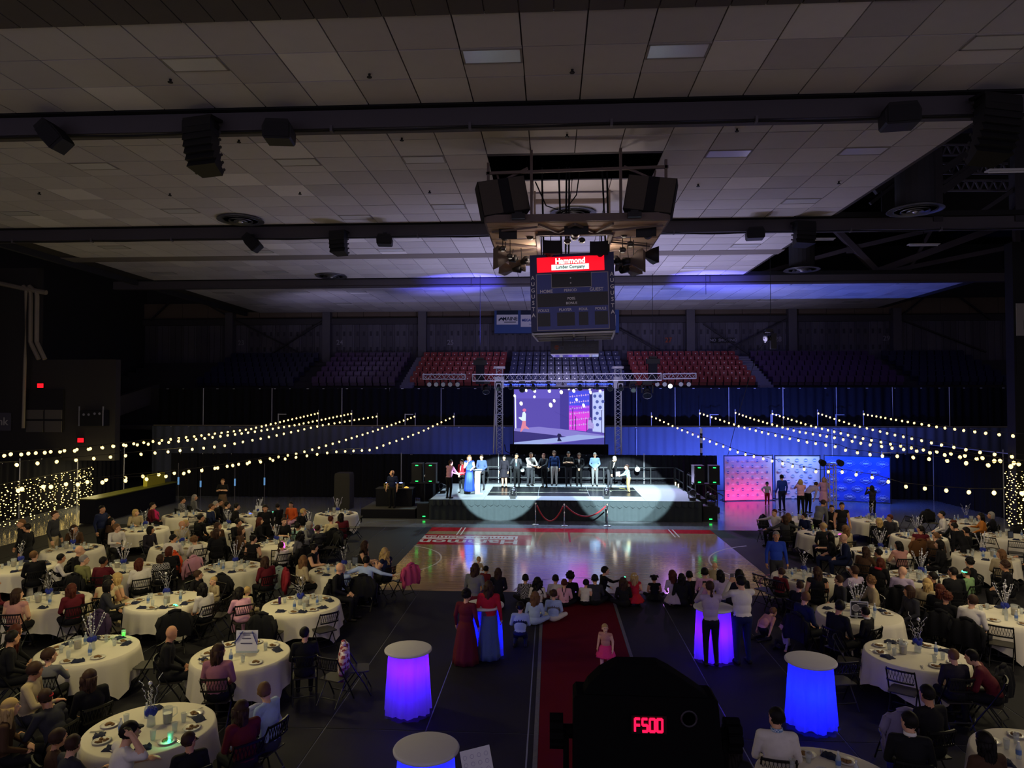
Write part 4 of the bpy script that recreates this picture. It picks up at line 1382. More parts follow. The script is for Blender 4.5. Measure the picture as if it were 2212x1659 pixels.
box_speaker((831, 519), 26.2, (.6, .5, .40), 'broad black speaker under the second beam, right of its left array', (0, 0, R(8)))
box_speaker((1631, 505), 26.2, (.66, .5, .42), 'broad black speaker under the second beam, left of its right array', (0, 0, R(-8)))

# ------------------------------------------------------------------ floor loudspeakers, DJ stand
m_green = M('led_green', '30ff80', .4, es=4, ecol='20ff60')


def pa_box(p, label, w=.5, h=.85, rz=0):
    t = thing('loudspeaker_cabinet', label, 'loudspeaker', p, rz, 'stage side loudspeakers')
    MB().bx(-w / 2, w / 2, 0, .45, 0, h).build('cabinet', m_arr, t)
    MB().bx(-w / 2 + .03, w / 2 - .03, -.02, 0, .04, h - .04).build('grille', M('grille_dark', '15151a', .8, noise=.3, scale=60), t)
    for z in (.06, h - .07):
        MB().box((0, -.03, z), (.12, .02, .035)).build('green_light', m_green, t)
    MB().bx(-w / 2 - .01, w / 2 + .01, -.01, .46, h, h + .02).build('top_edge', m_steel_d, t)
    return t


def sub(q, label, w=.62, h=.68):
    p = PZ(*q, 0)
    t = thing('subwoofer', label, 'loudspeaker', p, 0, 'floor subwoofers')
    MB().bx(-w / 2, w / 2, 0, .7, .0, h).build('cabinet', m_arr, t)
    MB().bx(-w / 2 + .04, w / 2 - .04, -.02, 0, .1, h - .04).build('grille', MATS['grille_dark'], t)
    MB().box((.02, -.03, .12), (.12, .02, .04)).build('green_light', m_green, t)
    return p


p = sub((915, 1121), 'black subwoofer with a green light at the left end of the stage', .62)
po = MB().cyl((p.x - .1, p.y + .75, 0), (p.x - .1, p.y + .75, 1.55), .025, n=8).bx(p.x - .75, p.x + .55, p.y + .55, p.y + 1.0, 1.53, 1.58).build('speaker_pole', m_fix)
tag(po, 'black pole stand holding the left pair of loudspeakers', 'stand')
pa_box((p.x - .42, p.y + .55, 1.585), 'loudspeaker with two green lights, outer one left of the stage', .5)
pa_box((p.x + .21, p.y + .55, 1.585), 'loudspeaker with two green lights, inner one left of the stage', .5)
p = sub((1534, 1127), 'black subwoofer with a green light at the right end of the stage', .64)
po = MB().cyl((p.x - .1, p.y + .35, .68), (p.x - .1, p.y + .35, 1.6), .025, n=8).bx(p.x - .7, p.x + .5, p.y + .2, p.y + .6, 1.6, 1.65).build('speaker_pole', m_fix)
tag(po, 'black pole on the subwoofer holding the right pair of loudspeakers', 'stand')
pa_box((p.x - .42, p.y + .2, 1.655), 'loudspeaker with two green lights, inner one right of the stage', .46, .78, R(4))
pa_box((p.x + .25, p.y + .2, 1.655), 'loudspeaker with two green lights, outer one right of the stage', .46, .78, R(-4))
moving_head((p.x + .1, p.y + .3, .685), (p.x - 3, p.y + 3, 3), 'black lamp lying on top of the right subwoofer', .5, False)

rp_ = PZ(838, 1120, 0)
ri = thing('dj_riser', 'low black riser under the disc jockey table', 'platform', (rp_.x, rp_.y, 0))
MB().bx(-1.25, 1.25, 0, 2.4, .02, .40).build('drape', m_dk, ri)
MB().bx(-1.25, 1.25, 0, 2.4, .40, .43).build('deck', M('riser_deck', '3a3834', .8), ri)
tb = thing('dj_table', 'black draped table of the disc jockey left of the stage', 'table', (rp_.x + .1, rp_.y + .75, .432))
MB().bx(-.85, .85, 0, .75, 0, .80).build('drape', m_dk, tb)
MB().bx(-.87, .87, -.02, .77, .80, .83).build('table_top', M('dj_top', '26241f', .6), tb)
ca = thing('mixer_case', 'brass edged mixer case with lit controls on the disc jockey table', 'case', (rp_.x + .05, rp_.y + .85, 1.264))
MB().bx(-.43, .43, 0, .5, 0, .22).build('box', m_black, ca)
mb = MB()
for z in (.01, .10, .13, .215):
    mb.bx(-.44, .44, -.012, 0, z - .012, z + .012)
for x in (-.43, .43):
    mb.bx(x - .015, x + .015, -.012, 0, 0, .22)
mb.build('brass_edging', M('brass', 'b09a50', .35, .6), ca)
mb = MB()
for x in (-.34, -.15, -.05, .12, .3, .36):
    mb.box((x, .1, .245), (.09, .05, .04))
mb.build('lit_controls', M('control_light', 'a8b8ff', .4, es=1.6), ca)
lo = MB().bx(-.1, .1, 0, .1, 0, .02).ell((0, .05, .03), (.07, .07, .04), 8, 6).build('desk_lamp', M('amber_light', 'ffc050', .4, es=1.2), None, loc=(rp_.x + .62, rp_.y + 1.0, 1.264))
tag(lo, 'small amber lamp beside the mixer case', 'lamp')
cv = PZ(738, 1101, 0)
o = MB().lathe([(.42, .02), (.43, .3), (.42, 1.6), (.40, 1.72), (.36, 1.78), (.2, 1.80)], 4, wob=lambda t, k: .12 * abs(math.cos(2 * t)) * (1 if k < 5 else .6)).xf(Matrix.Rotation(R(45), 4, 'Z')).build('covered_crate', M('cover_cloth', '2c2a28', .9, noise=.1, scale=5), None, loc=(cv.x, cv.y + .4, 0))
tag(o, 'tall black covered crate standing left of the disc jockey', 'crate')

# ------------------------------------------------------------------ stanchions
m_rope = M('red_rope', 'a01824', .7)
SP = [PZ(1157, 1133, 0), PZ(1219, 1136, 0), PZ(1312, 1136, 0)]
lab = ['leftmost', 'middle', 'rightmost']
for p, l in zip(SP, lab):
    t = thing('stanchion', 'silver rope post in front of the stage, %s of three' % l, 'stanchion', (p.x, p.y, 0), 0, 'rope posts')
    MB().lathe([(.17, 0), (.17, .02), (.12, .035), (.03, .05)], 18).build('base', m_chrome, t, True)
    MB().cyl((0, 0, .04), (0, 0, .90), .026, n=10).build('post', m_chrome, t, True)
    MB().lathe([(.03, .86), (.045, .875), (.03, .89), (.045, .93), (.0, .975)], 12).build('finial', m_chrome, t, True)
for (a, b), sag, l in zip(((SP[0], SP[1]), (SP[1], SP[2])), (.66, .44), ('left, hanging low', 'right, hanging higher')):
    pts = []
    for i in range(17):
        f = i / 16
        q = Vector((a.x, a.y, .84)).lerp(Vector((b.x, b.y, .84)), .04 + .92 * f)
        q.z -= sag * 4 * f * (1 - f)
        pts.append(q)
    o = MB().tube(pts, .03, 8).build('velvet_rope', m_rope, None, True)
    tag(o, 'red velvet rope between the silver posts, ' + l, 'rope', 'velvet ropes')

# ------------------------------------------------------------------ photo backdrops
m_bd = M('backdrop_cloth', 'd8d8dc', .9, noise=.02, scale=3, spec=.05)
m_bdb = M('backdrop_blue', '4058c0', .9, noise=.02, scale=3, spec=.05)
m_pr_b = M('print_blue', '4a70b8', .9)
m_pr_w = M('print_white', 'ffffff', .9)
m_pr_g = M('print_grey', '6c90b4', .9)


def disc(mb, x, z, r, y=-.03, n=14, sy=1.0):
    mb.add([(x + r * math.cos(2 * math.pi * i / n), y, z + sy * r * math.sin(2 * math.pi * i / n)) for i in range(n)], [tuple(range(n))])


def backdrop(label, qa, qb, ztop, mat, printer, wrinkle=.012):
    a, b = PZ(*qa, 0), PZ(*qb, 0)
    d = b - a
    rz = math.atan2(d.y, d.x)
    w = d.length
    t = thing('photo_backdrop', label, 'backdrop', (a.x, a.y, 0), rz, 'photo backdrops')
    n, m = 24, 10
    r = random.Random(label)
    ph = [r.uniform(0, 6) for _ in range(4)]
    vs = []
    for j in range(m + 1):
        for i in range(n + 1):
            x, z = w * i / n, .04 + (ztop - .08) * j / m
            vs.append((x, wrinkle * (math.sin(x * 4 + z * 2.2 + ph[0]) + .6 * math.sin(x * 7 - z * 3 + ph[1]) + .4 * math.sin(z * 5 + ph[2])), z))
    k = n + 1
    fs = [(j * k + i, j * k + i + 1, (j + 1) * k + i + 1, (j + 1) * k + i) for j in range(m) for i in range(n)]
    o2 = len(vs)
    vs += [(x, y + .012, z) for x, y, z in vs]
    fs += [tuple(o2 + q for q in reversed(f)) for f in fs]
    MB().add(vs, fs).build('cloth', mat, t, True)
    for x in (-.04, w + .04):
        MB().cyl((x, 0, 0), (x, 0, ztop + .04), .022, n=8).build('upright', m_fix, t)
        MB().box((x, 0, .015), (.08, .5, .03)).build('foot', m_fix, t)
    MB().cyl((-.04, 0, ztop), (w + .04, 0, ztop), .022, n=8).build('top_bar', m_fix, t)
    MB().cyl((-.04, 0, .03), (w + .04, 0, .03), .018, n=8).build('bottom_bar', m_fix, t)
    printer(t, w, ztop)
    return t


def print_pink(t, w, h):
    b, wh, li = MB(), MB(), MB()
    for r_ in range(7):
        z = h - .28 - r_ * .305
        for c_ in range(9):
            x = .17 + c_ * (w - .3) / 8.6
            if (r_ + c_) % 2 == 0:
                disc(wh, x, z, .085)
                disc(b, x, z, .075, -.034)
                li.box((x, -.036, z), (.13, .002, .025))
            else:
                wh.box((x, -.03, z + .035), (.09, .002, .02)).box((x, -.03, z - .02), (.16 if c_ % 3 else .22, .002, .035))
    tag(wh.build('print_lines', m_pr_w, t), kind='stuff')
    tag(b.build('print_emblems', m_pr_b, t), kind='stuff')
    tag(li.build('print_bands', m_pr_w, t), kind='stuff')


def print_white(t, w, h):
    g, wh = MB(), MB()
    for r_ in range(8):
        z = h - .25 - r_ * .29
        for c_ in range(5):
            x = .2 + c_ * .48 + (.24 if r_ % 2 else 0)
            if x > w - .1:
                continue
            disc(g, x, z, .11, -.03, 14, .85)
            wh.box((x, -.034, z + .01), (.2, .002, .03)).box((x, -.034, z - .035), (.14, .002, .015))
    tag(g.build('print_emblems', m_pr_g, t), kind='stuff')
    tag(wh.build('print_bands', m_pr_w, t), kind='stuff')


def print_blue(t, w, h):
    mb = MB()

    def ln(pts, x, z, s):
        for (a, b_), (c_, d_) in zip(pts, pts[1:]):
            mb.beam((x + a * s, -.03, z + b_ * s), (x + c_ * s, -.03, z + d_ * s), .02, .003)
    crest = [(-1, .0), (-.85, .25), (-.45, .35), (-.3, .55), (0, .42), (.3, .55), (.45, .35), (.85, .25), (1, 0), (.85, -.25), (.4, -.35), (.15, -.6), (-.15, -.6), (-.4, -.35), (-.85, -.25), (-1, 0)]
    inner = [(-.8, .0), (-.6, .15), (.6, .15), (.8, 0), (.6, -.17), (-.6, -.17), (-.8, 0)]
    for r_ in range(5):
        z = h - .38 - r_ * .44
        for c_ in range(4):
            x = .4 + c_ * .78 + (.38 if r_ % 2 else 0)
            if x > w - .25:
                continue
            ln(crest, x, z, .28)
            ln(inner, x, z, .28)
            ln([(-.15, .3), (0, -.3), (.15, .3)], x, z, .28)
            mb.box((x, -.031, z), (.26, .003, .03))
    tag(mb.build('print_crests', m_pr_w, t), kind='stuff')


backdrop('pink to blue photo backdrop covered with small round emblems', (1566, 1083), (1668, 1081), 2.42, m_bd, print_pink)
backdrop('white photo backdrop covered with round grey emblems', (1676, 1078), (1771, 1078), 2.36, m_bd, print_white, .02)
backdrop('blue photo backdrop covered with white outlined crests', (1783, 1081), (1923, 1088), 2.42, m_bdb, print_blue, .018)
tw = PZ(1797, 1106, 0)
t = truss('free standing box truss tower among the photo backdrops', (tw.x, tw.y, .05), (tw.x, tw.y, PY(1797, 1002, tw.y).z), .3, cells=12)
MB().box((0, 0, -.02), (1.1, .9, .05)).build('base_plate', m_black, t)
zt2 = PY(1797, 1002, tw.y).z
for dx, ax, l in ((-.42, -3, 'left'), (.42, 3, 'right')):
    p3 = Vector((tw.x + dx, tw.y, zt2 + .05))
    tt2 = thing('flood_light', 'round stage light on the %s of the free standing tower' % l, 'stage light', p3, 0, 'tower lights')
    MB().cyl((0, .2, .05), (0, -.1, -.02), .12, .16, 14).build('housing', m_fix, tt2, True)
    MB().cyl((0, -.1, -.02), (0, -.115, -.023), .14, n=14).build('lens', m_lensb, tt2)
    MB().beam((0, .05, -.1), (-dx, .05, -.15), .04, .04).build('arm', m_fix, tt2)

# ------------------------------------------------------------------ bulb strings
m_bulb = M('bulb_glow', 'ffe9a8', .4, es=3.4, ecol='ffd880')
m_cord = M('string_cord', '16140f', .8)
bulb_me = MB().lathe([(.0, -.105), (.032, -.088), (.047, -.052), (.038, -.02), (.02, .0), (.02, .03)], 8).mesh('bulb', m_bulb, True)
sock_me = MB().cyl((0, 0, .0), (0, 0, .06), .024, n=6).mesh('socket', m_cord)


def bulb_string(label, pts, n, group):
    """pts: (pixel x, pixel y, distance) sampled along the hanging cord"""
    P_ = [PY(x, y, d) for x, y, d in pts]
    L = [0]
    for a, b in zip(P_, P_[1:]):
        L.append(L[-1] + (b - a).length)

    def at(s):
        for i in range(len(P_) - 1):
            if s <= L[i + 1] or i == len(P_) - 2:
                f = (s - L[i]) / max(1e-6, L[i + 1] - L[i])
                return P_[i].lerp(P_[i + 1], f)
    t = thing('bulb_string', label, 'string lights', P_[0], 0, group)
    MB().tube([p + Vector((0, 0, .05)) - P_[0] for p in P_], .008, 4).build('cord', m_cord, t)
    for i in range(n):
        p = at(L[-1] * (i + .15) / n) - P_[0]
        o = link('bulb', bulb_me, t, p)
        o.rotation_euler = (rnd.uniform(-.35, .35), rnd.uniform(-.35, .35), 0)
        s = link('socket', sock_me, o)


def interp(pxpts, d0, d1, tail=None):
    """distances run evenly in 1/d with travel along the picture path"""
    L = [0]
    for (a, b), (c, d) in zip(pxpts, pxpts[1:]):
        L.append(L[-1] + math.hypot(c - a, d - b))
    out = []
    for (x, y), l in zip(pxpts, L):
        f = l / L[-1]
        out.append((x, y, 1 / ((1 - f) / d0 + f / d1)))
    return out


GL, GR = 'left bulb strings', 'right bulb strings'
bulb_string('warm bulb string, uppermost on the left, ending farthest left on the curtain', interp([(688, 891), (540, 925), (440, 938), (347, 949), (270, 958), (197, 966), (94, 974), (25, 980), (-60, 985)], 42.3, 18), 44, GL)
bulb_string('warm bulb string on the left ending second on the curtain', interp([(760, 892), (640, 916), (540, 932), (430, 946), (330, 956), (250, 961), (148, 972), (42, 977), (-50, 980)], 42.3, 17.5), 46, GL)
bulb_string('warm bulb string on the left, third down and more widely spaced', interp([(815, 898), (700, 916), (590, 940), (480, 961), (376, 972), (285, 980), (172, 990), (32, 1001), (-60, 1006)], 42.3, 17), 40, GL)
bulb_string('warm bulb string on the left, fourth along the curtain, hanging low', interp([(897, 898), (800, 932), (700, 962), (640, 978), (560, 992), (470, 1008), (385, 1018), (262, 1030), (112, 1045), (-10, 1062)], 42.3, 15.5), 42, GL)
bulb_string('warm bulb string on the left ending nearest the stage', interp([(981, 898), (900, 935), (800, 970), (720, 974), (620, 988), (505, 1002), (325, 1031), (222, 1038), (105, 1048), (-10, 1056)], 42.3, 15), 40, GL)
bulb_string('warm bulb string on the right starting nearest the stage, hanging lowest', interp([(1407, 898), (1470, 926), (1540, 954), (1600, 977), (1655, 990), (1738, 1011), (1773, 1018), (1804, 1014), (1895, 1030), (1951, 1047), (2024, 1054), (2090, 1059), (2175, 1061), (2260, 1062)], 42.3, 15.5), 36, GR)
bulb_string('warm bulb string on the right starting second on the curtain', interp([(1511, 891), (1597, 919), (1664, 936), (1738, 952), (1811, 963), (1836, 973), (1902, 982), (1942, 982), (2037, 991), (2120, 1000), (2230, 1006)], 42.3, 16), 34, GR)
bulb_string('warm bulb string on the right starting third on the curtain', interp([(1588, 890), (1632, 905), (1722, 930), (1802, 943), (1872, 957), (1934, 966), (2004, 974), (2064, 983), (2140, 991), (2230, 1000)], 42.3, 17), 34, GR)
bulb_string('warm bulb string on the right starting fourth on the curtain', interp([(1668, 892), (1751, 918), (1841, 940), (1934, 959), (2030, 974), (2103, 983), (2192, 997), (2240, 1004)], 42.3, 17), 30, GR)
bulb_string('warm bulb string on the right starting fifth on the curtain', interp([(1766, 891), (1842, 916), (1921, 935), (2022, 956), (2117, 974), (2192, 984), (2260, 992)], 42.3, 18.5), 26, GR)
bulb_string('warm bulb string on the right, uppermost and outermost', interp([(1865, 893), (1935, 905), (2026, 920), (2104, 930), (2168, 937), (2250, 944)], 42.3, 20), 22, GR)
for i, q in enumerate(((688, 888), (760, 888), (815, 894), (897, 894), (981, 894))):
    p = PY(q[0], q[1], 42.46)
    o = MB().cyl((0, 0, ZL - p.z), (0, 0, .06), .025, n=6).build('string_post', m_pole, None, loc=p)
    tag(o, 'short thin post at the far end of a left bulb string, %s from the left' % ORD[i], 'post', 'left string posts')
for i, q in enumerate(((1407, 893), (1511, 887), (1588, 886), (1668, 888), (1766, 887), (1865, 889))):
    p = PY(q[0], q[1], 42.46)
    o = MB().cyl((0, 0, ZL - p.z), (0, 0, .06), .025, n=6).build('string_post', m_pole, None, loc=p)
    tag(o, 'short thin post at the far end of a right bulb string, %s from the left' % ORD[i], 'post', 'right string posts')

# fairy light curtains
m_fairy = M('fairy_glow', 'ffe28c', .4, es=6.0, ecol='ffd878')


def light_curtain(label, a, b, ztop, zbot, n, per):
    t = thing('light_curtain', label, 'string lights', a, 0, 'fairy light curtains')
    a, b = Vector(a), Vector(b)
    MB().tube([(0, 0, ztop), b - a + Vector((0, 0, ztop))], .02, 5).build('header_cord', m_cord, t)
    for i in range(n):
        p = (b - a) * (i / (n - 1)) + Vector((rnd.uniform(-.05, .05), rnd.uniform(-.05, .05), 0))
        st_ = MB().cyl(p + Vector((0, 0, zbot)), p + Vector((0, 0, ztop)), .006, n=4).build('strand', m_cord, t)
        mb = MB()
        for k in range(per):
            if rnd.random() < .12:
                continue
            z = zbot + (ztop - zbot) * (k + rnd.uniform(.2, .8)) / per
            q = p + Vector((rnd.uniform(-.08, .08), rnd.uniform(-.08, .08), z))
            s = rnd.choice((.016, .022, .030))
            mb.ell(q, (s, s, s * .7), 6, 4)
        tag(mb.build('fairy_bulbs', m_fairy, st_), kind='stuff')


light_curtain('curtain of warm fairy lights on the left behind the bar', PZ(196, 1090, 0), PZ(-25, 1158, 0), 1.95, .12, 24, 17)
light_curtain('column of warm fairy lights at the right edge beside the tables', PZ(2178, 1152, 0), PZ(2235, 1160, 0), 2.55, .1, 7, 26)

# bar counter at the left
bc = thing('bar_counter', 'long dark bar counter before the fairy lights at the left', 'bar', (-20.1, 29.2, 0))
MB().bx(-.35, .35, 0, 6.5, .02, 1.05).build('front', m_dk, bc)
MB().bx(-.42, .42, -.05, 6.55, 1.05, 1.09).build('counter_top', M('bar_top', '6a6a28', .5), bc)
o = MB().bx(-.1, .1, 0, 1.6, 0, .55).build('yellow_cooler', M('cooler_yellow', 'b8b030', .6), None, loc=(-20.1, 33.5, 1.095))
tag(o, 'yellow lit box on the bar counter below the fairy lights', 'box')
# ------------------------------------------------------------------ people: bodies
import numpy as np


def head_shape(mb, c, q, k=1.07):
    """skull, jaw, nose, ears, brow; q turns the head, face towards +Y"""
    def T(v):
        return c + q @ (Vector(v) * k)
    m3 = q.copy()
    mb.ell(T((0, -.012, .022)), (.077 * k, .096 * k, .100 * k), 14, 10, m3)
    mb.ell(T((0, .030, -.045)), (.060 * k, .064 * k, .078 * k), 12, 8, m3)
    mb.ell(T((0, .055, -.088)), (.034 * k, .034 * k, .030 * k), 8, 6, m3)
    mb.cyl(T((0, .085, .012)), T((0, .118, -.030)), .009 * k, .017 * k, 6)
    mb.ell(T((0, .108, -.030)), (.017 * k, .016 * k, .013 * k), 8, 6, m3)
    for s in (-1, 1):
        mb.ell(T((s * .079, -.005, -.012)), (.013 * k, .022 * k, .033 * k), 8, 6, m3)
        mb.ell(T((s * .030, .078, .022)), (.022 * k, .014 * k, .010 * k), 8, 6, m3)


def hand(mb, w, d, up, side, curl=.5):
    """palm, four unequal bent fingers and a thumb; d along the forearm, up out of the back of the hand"""
    d = d.normalized()
    x = d.cross(up).normalized() * side
    up = x.cross(d).normalized() * side
    mb.cap(w, w + d * .055, .027, .034, 8)
    base = w + d * .085
    for i, (o, L) in enumerate(((-.030, .062), (-.010, .074), (.010, .070), (.029, .052))):
        p0 = w + d * .060 + x * o
        p1 = base + x * (o * 1.18) + d * .015
        d2 = (d - up * curl * .8).normalized()
        p2 = p1 + d2 * L * .55
        d3 = (d - up * curl * 2.2).normalized()
        p3 = p2 + d3 * L * .5
        mb.cap(p0, p1, .0115, .0105, 6).cap(p1, p2, .0105, .0098, 6).cap(p2, p3, .0098, .0085, 6)
    t0 = w + d * .02 - x * .024
    t1 = t0 + d * .030 - x * .030 - up * .010
    t2 = t1 + d * .034 - x * .006 - up * .014
    mb.cap(t0, t1, .0135, .012, 6).cap(t1, t2, .012, .0095, 6)


ARMS = {
    'side': ((.25, -.03, -.28), (.27, .07, -.53)), 'lap': ((.25, .04, -.27), (.12, .27, -.38)), 'table': ((.27, .17, -.24), (.15, .38, -.21)),
    'clasp': ((.25, -.02, -.28), (.055, .20, -.46)), 'reach': ((.22, .20, -.22), (.10, .44, -.28)), 'mouth': ((.27, .17, -.20), (.075, .15, .06)),
    'phone': ((.24, .22, -.14), (.08, .30, .10)), 'fold': ((.27, .03, -.26), (.08, .20, -.22)), 'clap': ((.25, .11, -.25), (.045, .30, -.12)),
    'chin': ((.20, .27, -.24), (.07, .15, .02)), 'out': ((.43, -.03, -.10), (.66, .06, -.15)), 'drink': ((.25, .22, -.06), (.07, .22, .13)),
    'head': ((.34, .08, .02), (.17, -.01, .20)), 'mic': ((.24, .10, -.25), (.05, .20, .04)), 'down': ((.23, .14, -.27), (.20, .30, -.50)),
    'point': ((.22, .24, -.12), (.20, .50, -.06)), 'floor': ((.27, -.02, -.28), (.28, .05, -.54)), 'folds': ((.26, .05, -.25), (-.06, .21, -.20)), 'hip': ((.36, -.02, -.24), (.20, .06, -.44)),
}


def skeleton(base, lean=0.0, aR='side', aL=None, side_lean=0.0, kid=False):
    aL = aL or aR
    V = Vector
    J = {}
    if base in ('stand', 'walk', 'bend'):
        hz, S = .93, V((0, 0, 1.43))
        J.update(hipR=V((.09, 0, .90)), hipL=V((-.09, 0, .90)), kneeR=V((.10, .025, .50)), kneeL=V((-.10, .025, .50)), ankR=V((.11, -.02, .085)), ankL=V((-.11, -.02, .085)))
        if base == 'walk':
            J.update(kneeR=V((.09, .16, .50)), ankR=V((.09, .17, .10)), kneeL=V((-.09, -.02, .50)), ankL=V((-.09, -.22, .10)))
    elif base == 'sit':
        hz, S = .56, V((0, .02, 1.04))
        J.update(hipR=V((.10, .01, .54)), hipL=V((-.10, .01, .54)), kneeR=V((.13, .44, .52)), kneeL=V((-.13, .44, .52)), ankR=V((.12, .40, .085)), ankL=V((-.12, .42, .085)))
    elif base == 'floor':
        hz, S = .14, V((0, .02, .62))
        J.update(hipR=V((.11, .03, .12)), hipL=V((-.11, .03, .12)), kneeR=V((.36, .28, .17)), kneeL=V((-.36, .28, .17)), ankR=V((-.06, .40, .075)), ankL=V((.08, .33, .075)))
    elif base == 'kneel':
        hz, S = .36, V((0, .03, .85))
        J.update(hipR=V((.10, .0, .35)), hipL=V((-.10, .0, .35)), kneeR=V((.14, .32, .08)), kneeL=V((-.14, .32, .08)), ankR=V((.15, -.10, .065)), ankL=V((-.15, -.10, .065)))
    elif base == 'crawl':
        hz, S = .42, V((0, .03, .90))
        J.update(hipR=V((.10, .0, .40)), hipL=V((-.10, .0, .40)), kneeR=V((.14, .20, .07)), kneeL=V((-.14, .20, .07)), ankR=V((.15, -.24, .065)), ankL=V((-.15, -.24, .065)))
    J['pel'] = V((0, 0, hz))
    up = {}
    for s, n, a in ((1, 'R', aR), (-1, 'L', aL)):
        e, w = ARMS[a]
        up['sh' + n] = S + V((s * .185, 0, -.01))
        up['el' + n] = S + V((s * e[0], e[1], e[2]))
        up['wr' + n] = S + V((s * w[0], w[1], w[2]))
    up['chest'] = S + V((0, .0, -.14))
    up['belly'] = V((0, .01, (hz + S.z - .14) / 2))
    up['neck'] = S + V((0, .005, .06))
    up['head'] = S + V((0, .035, .195 if not kid else .225))
    if lean:
        rot = Matrix.Rotation(-R(lean), 3, 'X')
        for k in up:
            f = .5 if k == 'belly' else 1
            r2 = Matrix.Rotation(-R(lean * f), 3, 'X')
            up[k] = J['pel'] + r2 @ (up[k] - J['pel'])
    if side_lean:
        r2 = Matrix.Rotation(R(side_lean), 3, 'Y')
        for k in up:
            up[k] = J['pel'] + r2 @ (up[k] - J['pel'])
    J.update(up)
    for n in 'RL':
        a = J['ank' + n]
        fd = Vector((.05 if n == 'R' else -.05, 1, 0)).normalized()
        if base in ('kneel', 'crawl'):
            fd = Vector((0, -1, 0))
        if base == 'floor':
            fd = Vector((-.8 if n == 'R' else .8, .5, 0)).normalized()
        J['toe' + n] = Vector((a.x, a.y, .045)) + fd * .14
        J['heel' + n] = Vector((a.x, a.y, .045)) - fd * .04
    return J


DG = None


def remeshed(mb, voxel, faces):
    me = mb.mesh('tmp', [])
    o = bpy.data.objects.new('tmp', me)
    COL.objects.link(o)
    m = o.modifiers.new('r', 'REMESH')
    m.mode = 'VOXEL'
    m.voxel_size = voxel
    m.use_smooth_shade = True
    s = o.modifiers.new('s', 'SMOOTH')
    s.factor = .5
    s.iterations = 2
    bpy.context.view_layer.update()
    dg = bpy.context.evaluated_depsgraph_get()
    n0 = len(o.evaluated_get(dg).data.polygons)
    d = o.modifiers.new('d', 'DECIMATE')
    d.ratio = min(1.0, faces / max(1, n0 * 2))
    bpy.context.view_layer.update()
    dg = bpy.context.evaluated_depsgraph_get()
    out = bpy.data.meshes.new_from_object(o.evaluated_get(dg))
    bpy.data.objects.remove(o)
    bpy.data.meshes.remove(me)
    return out


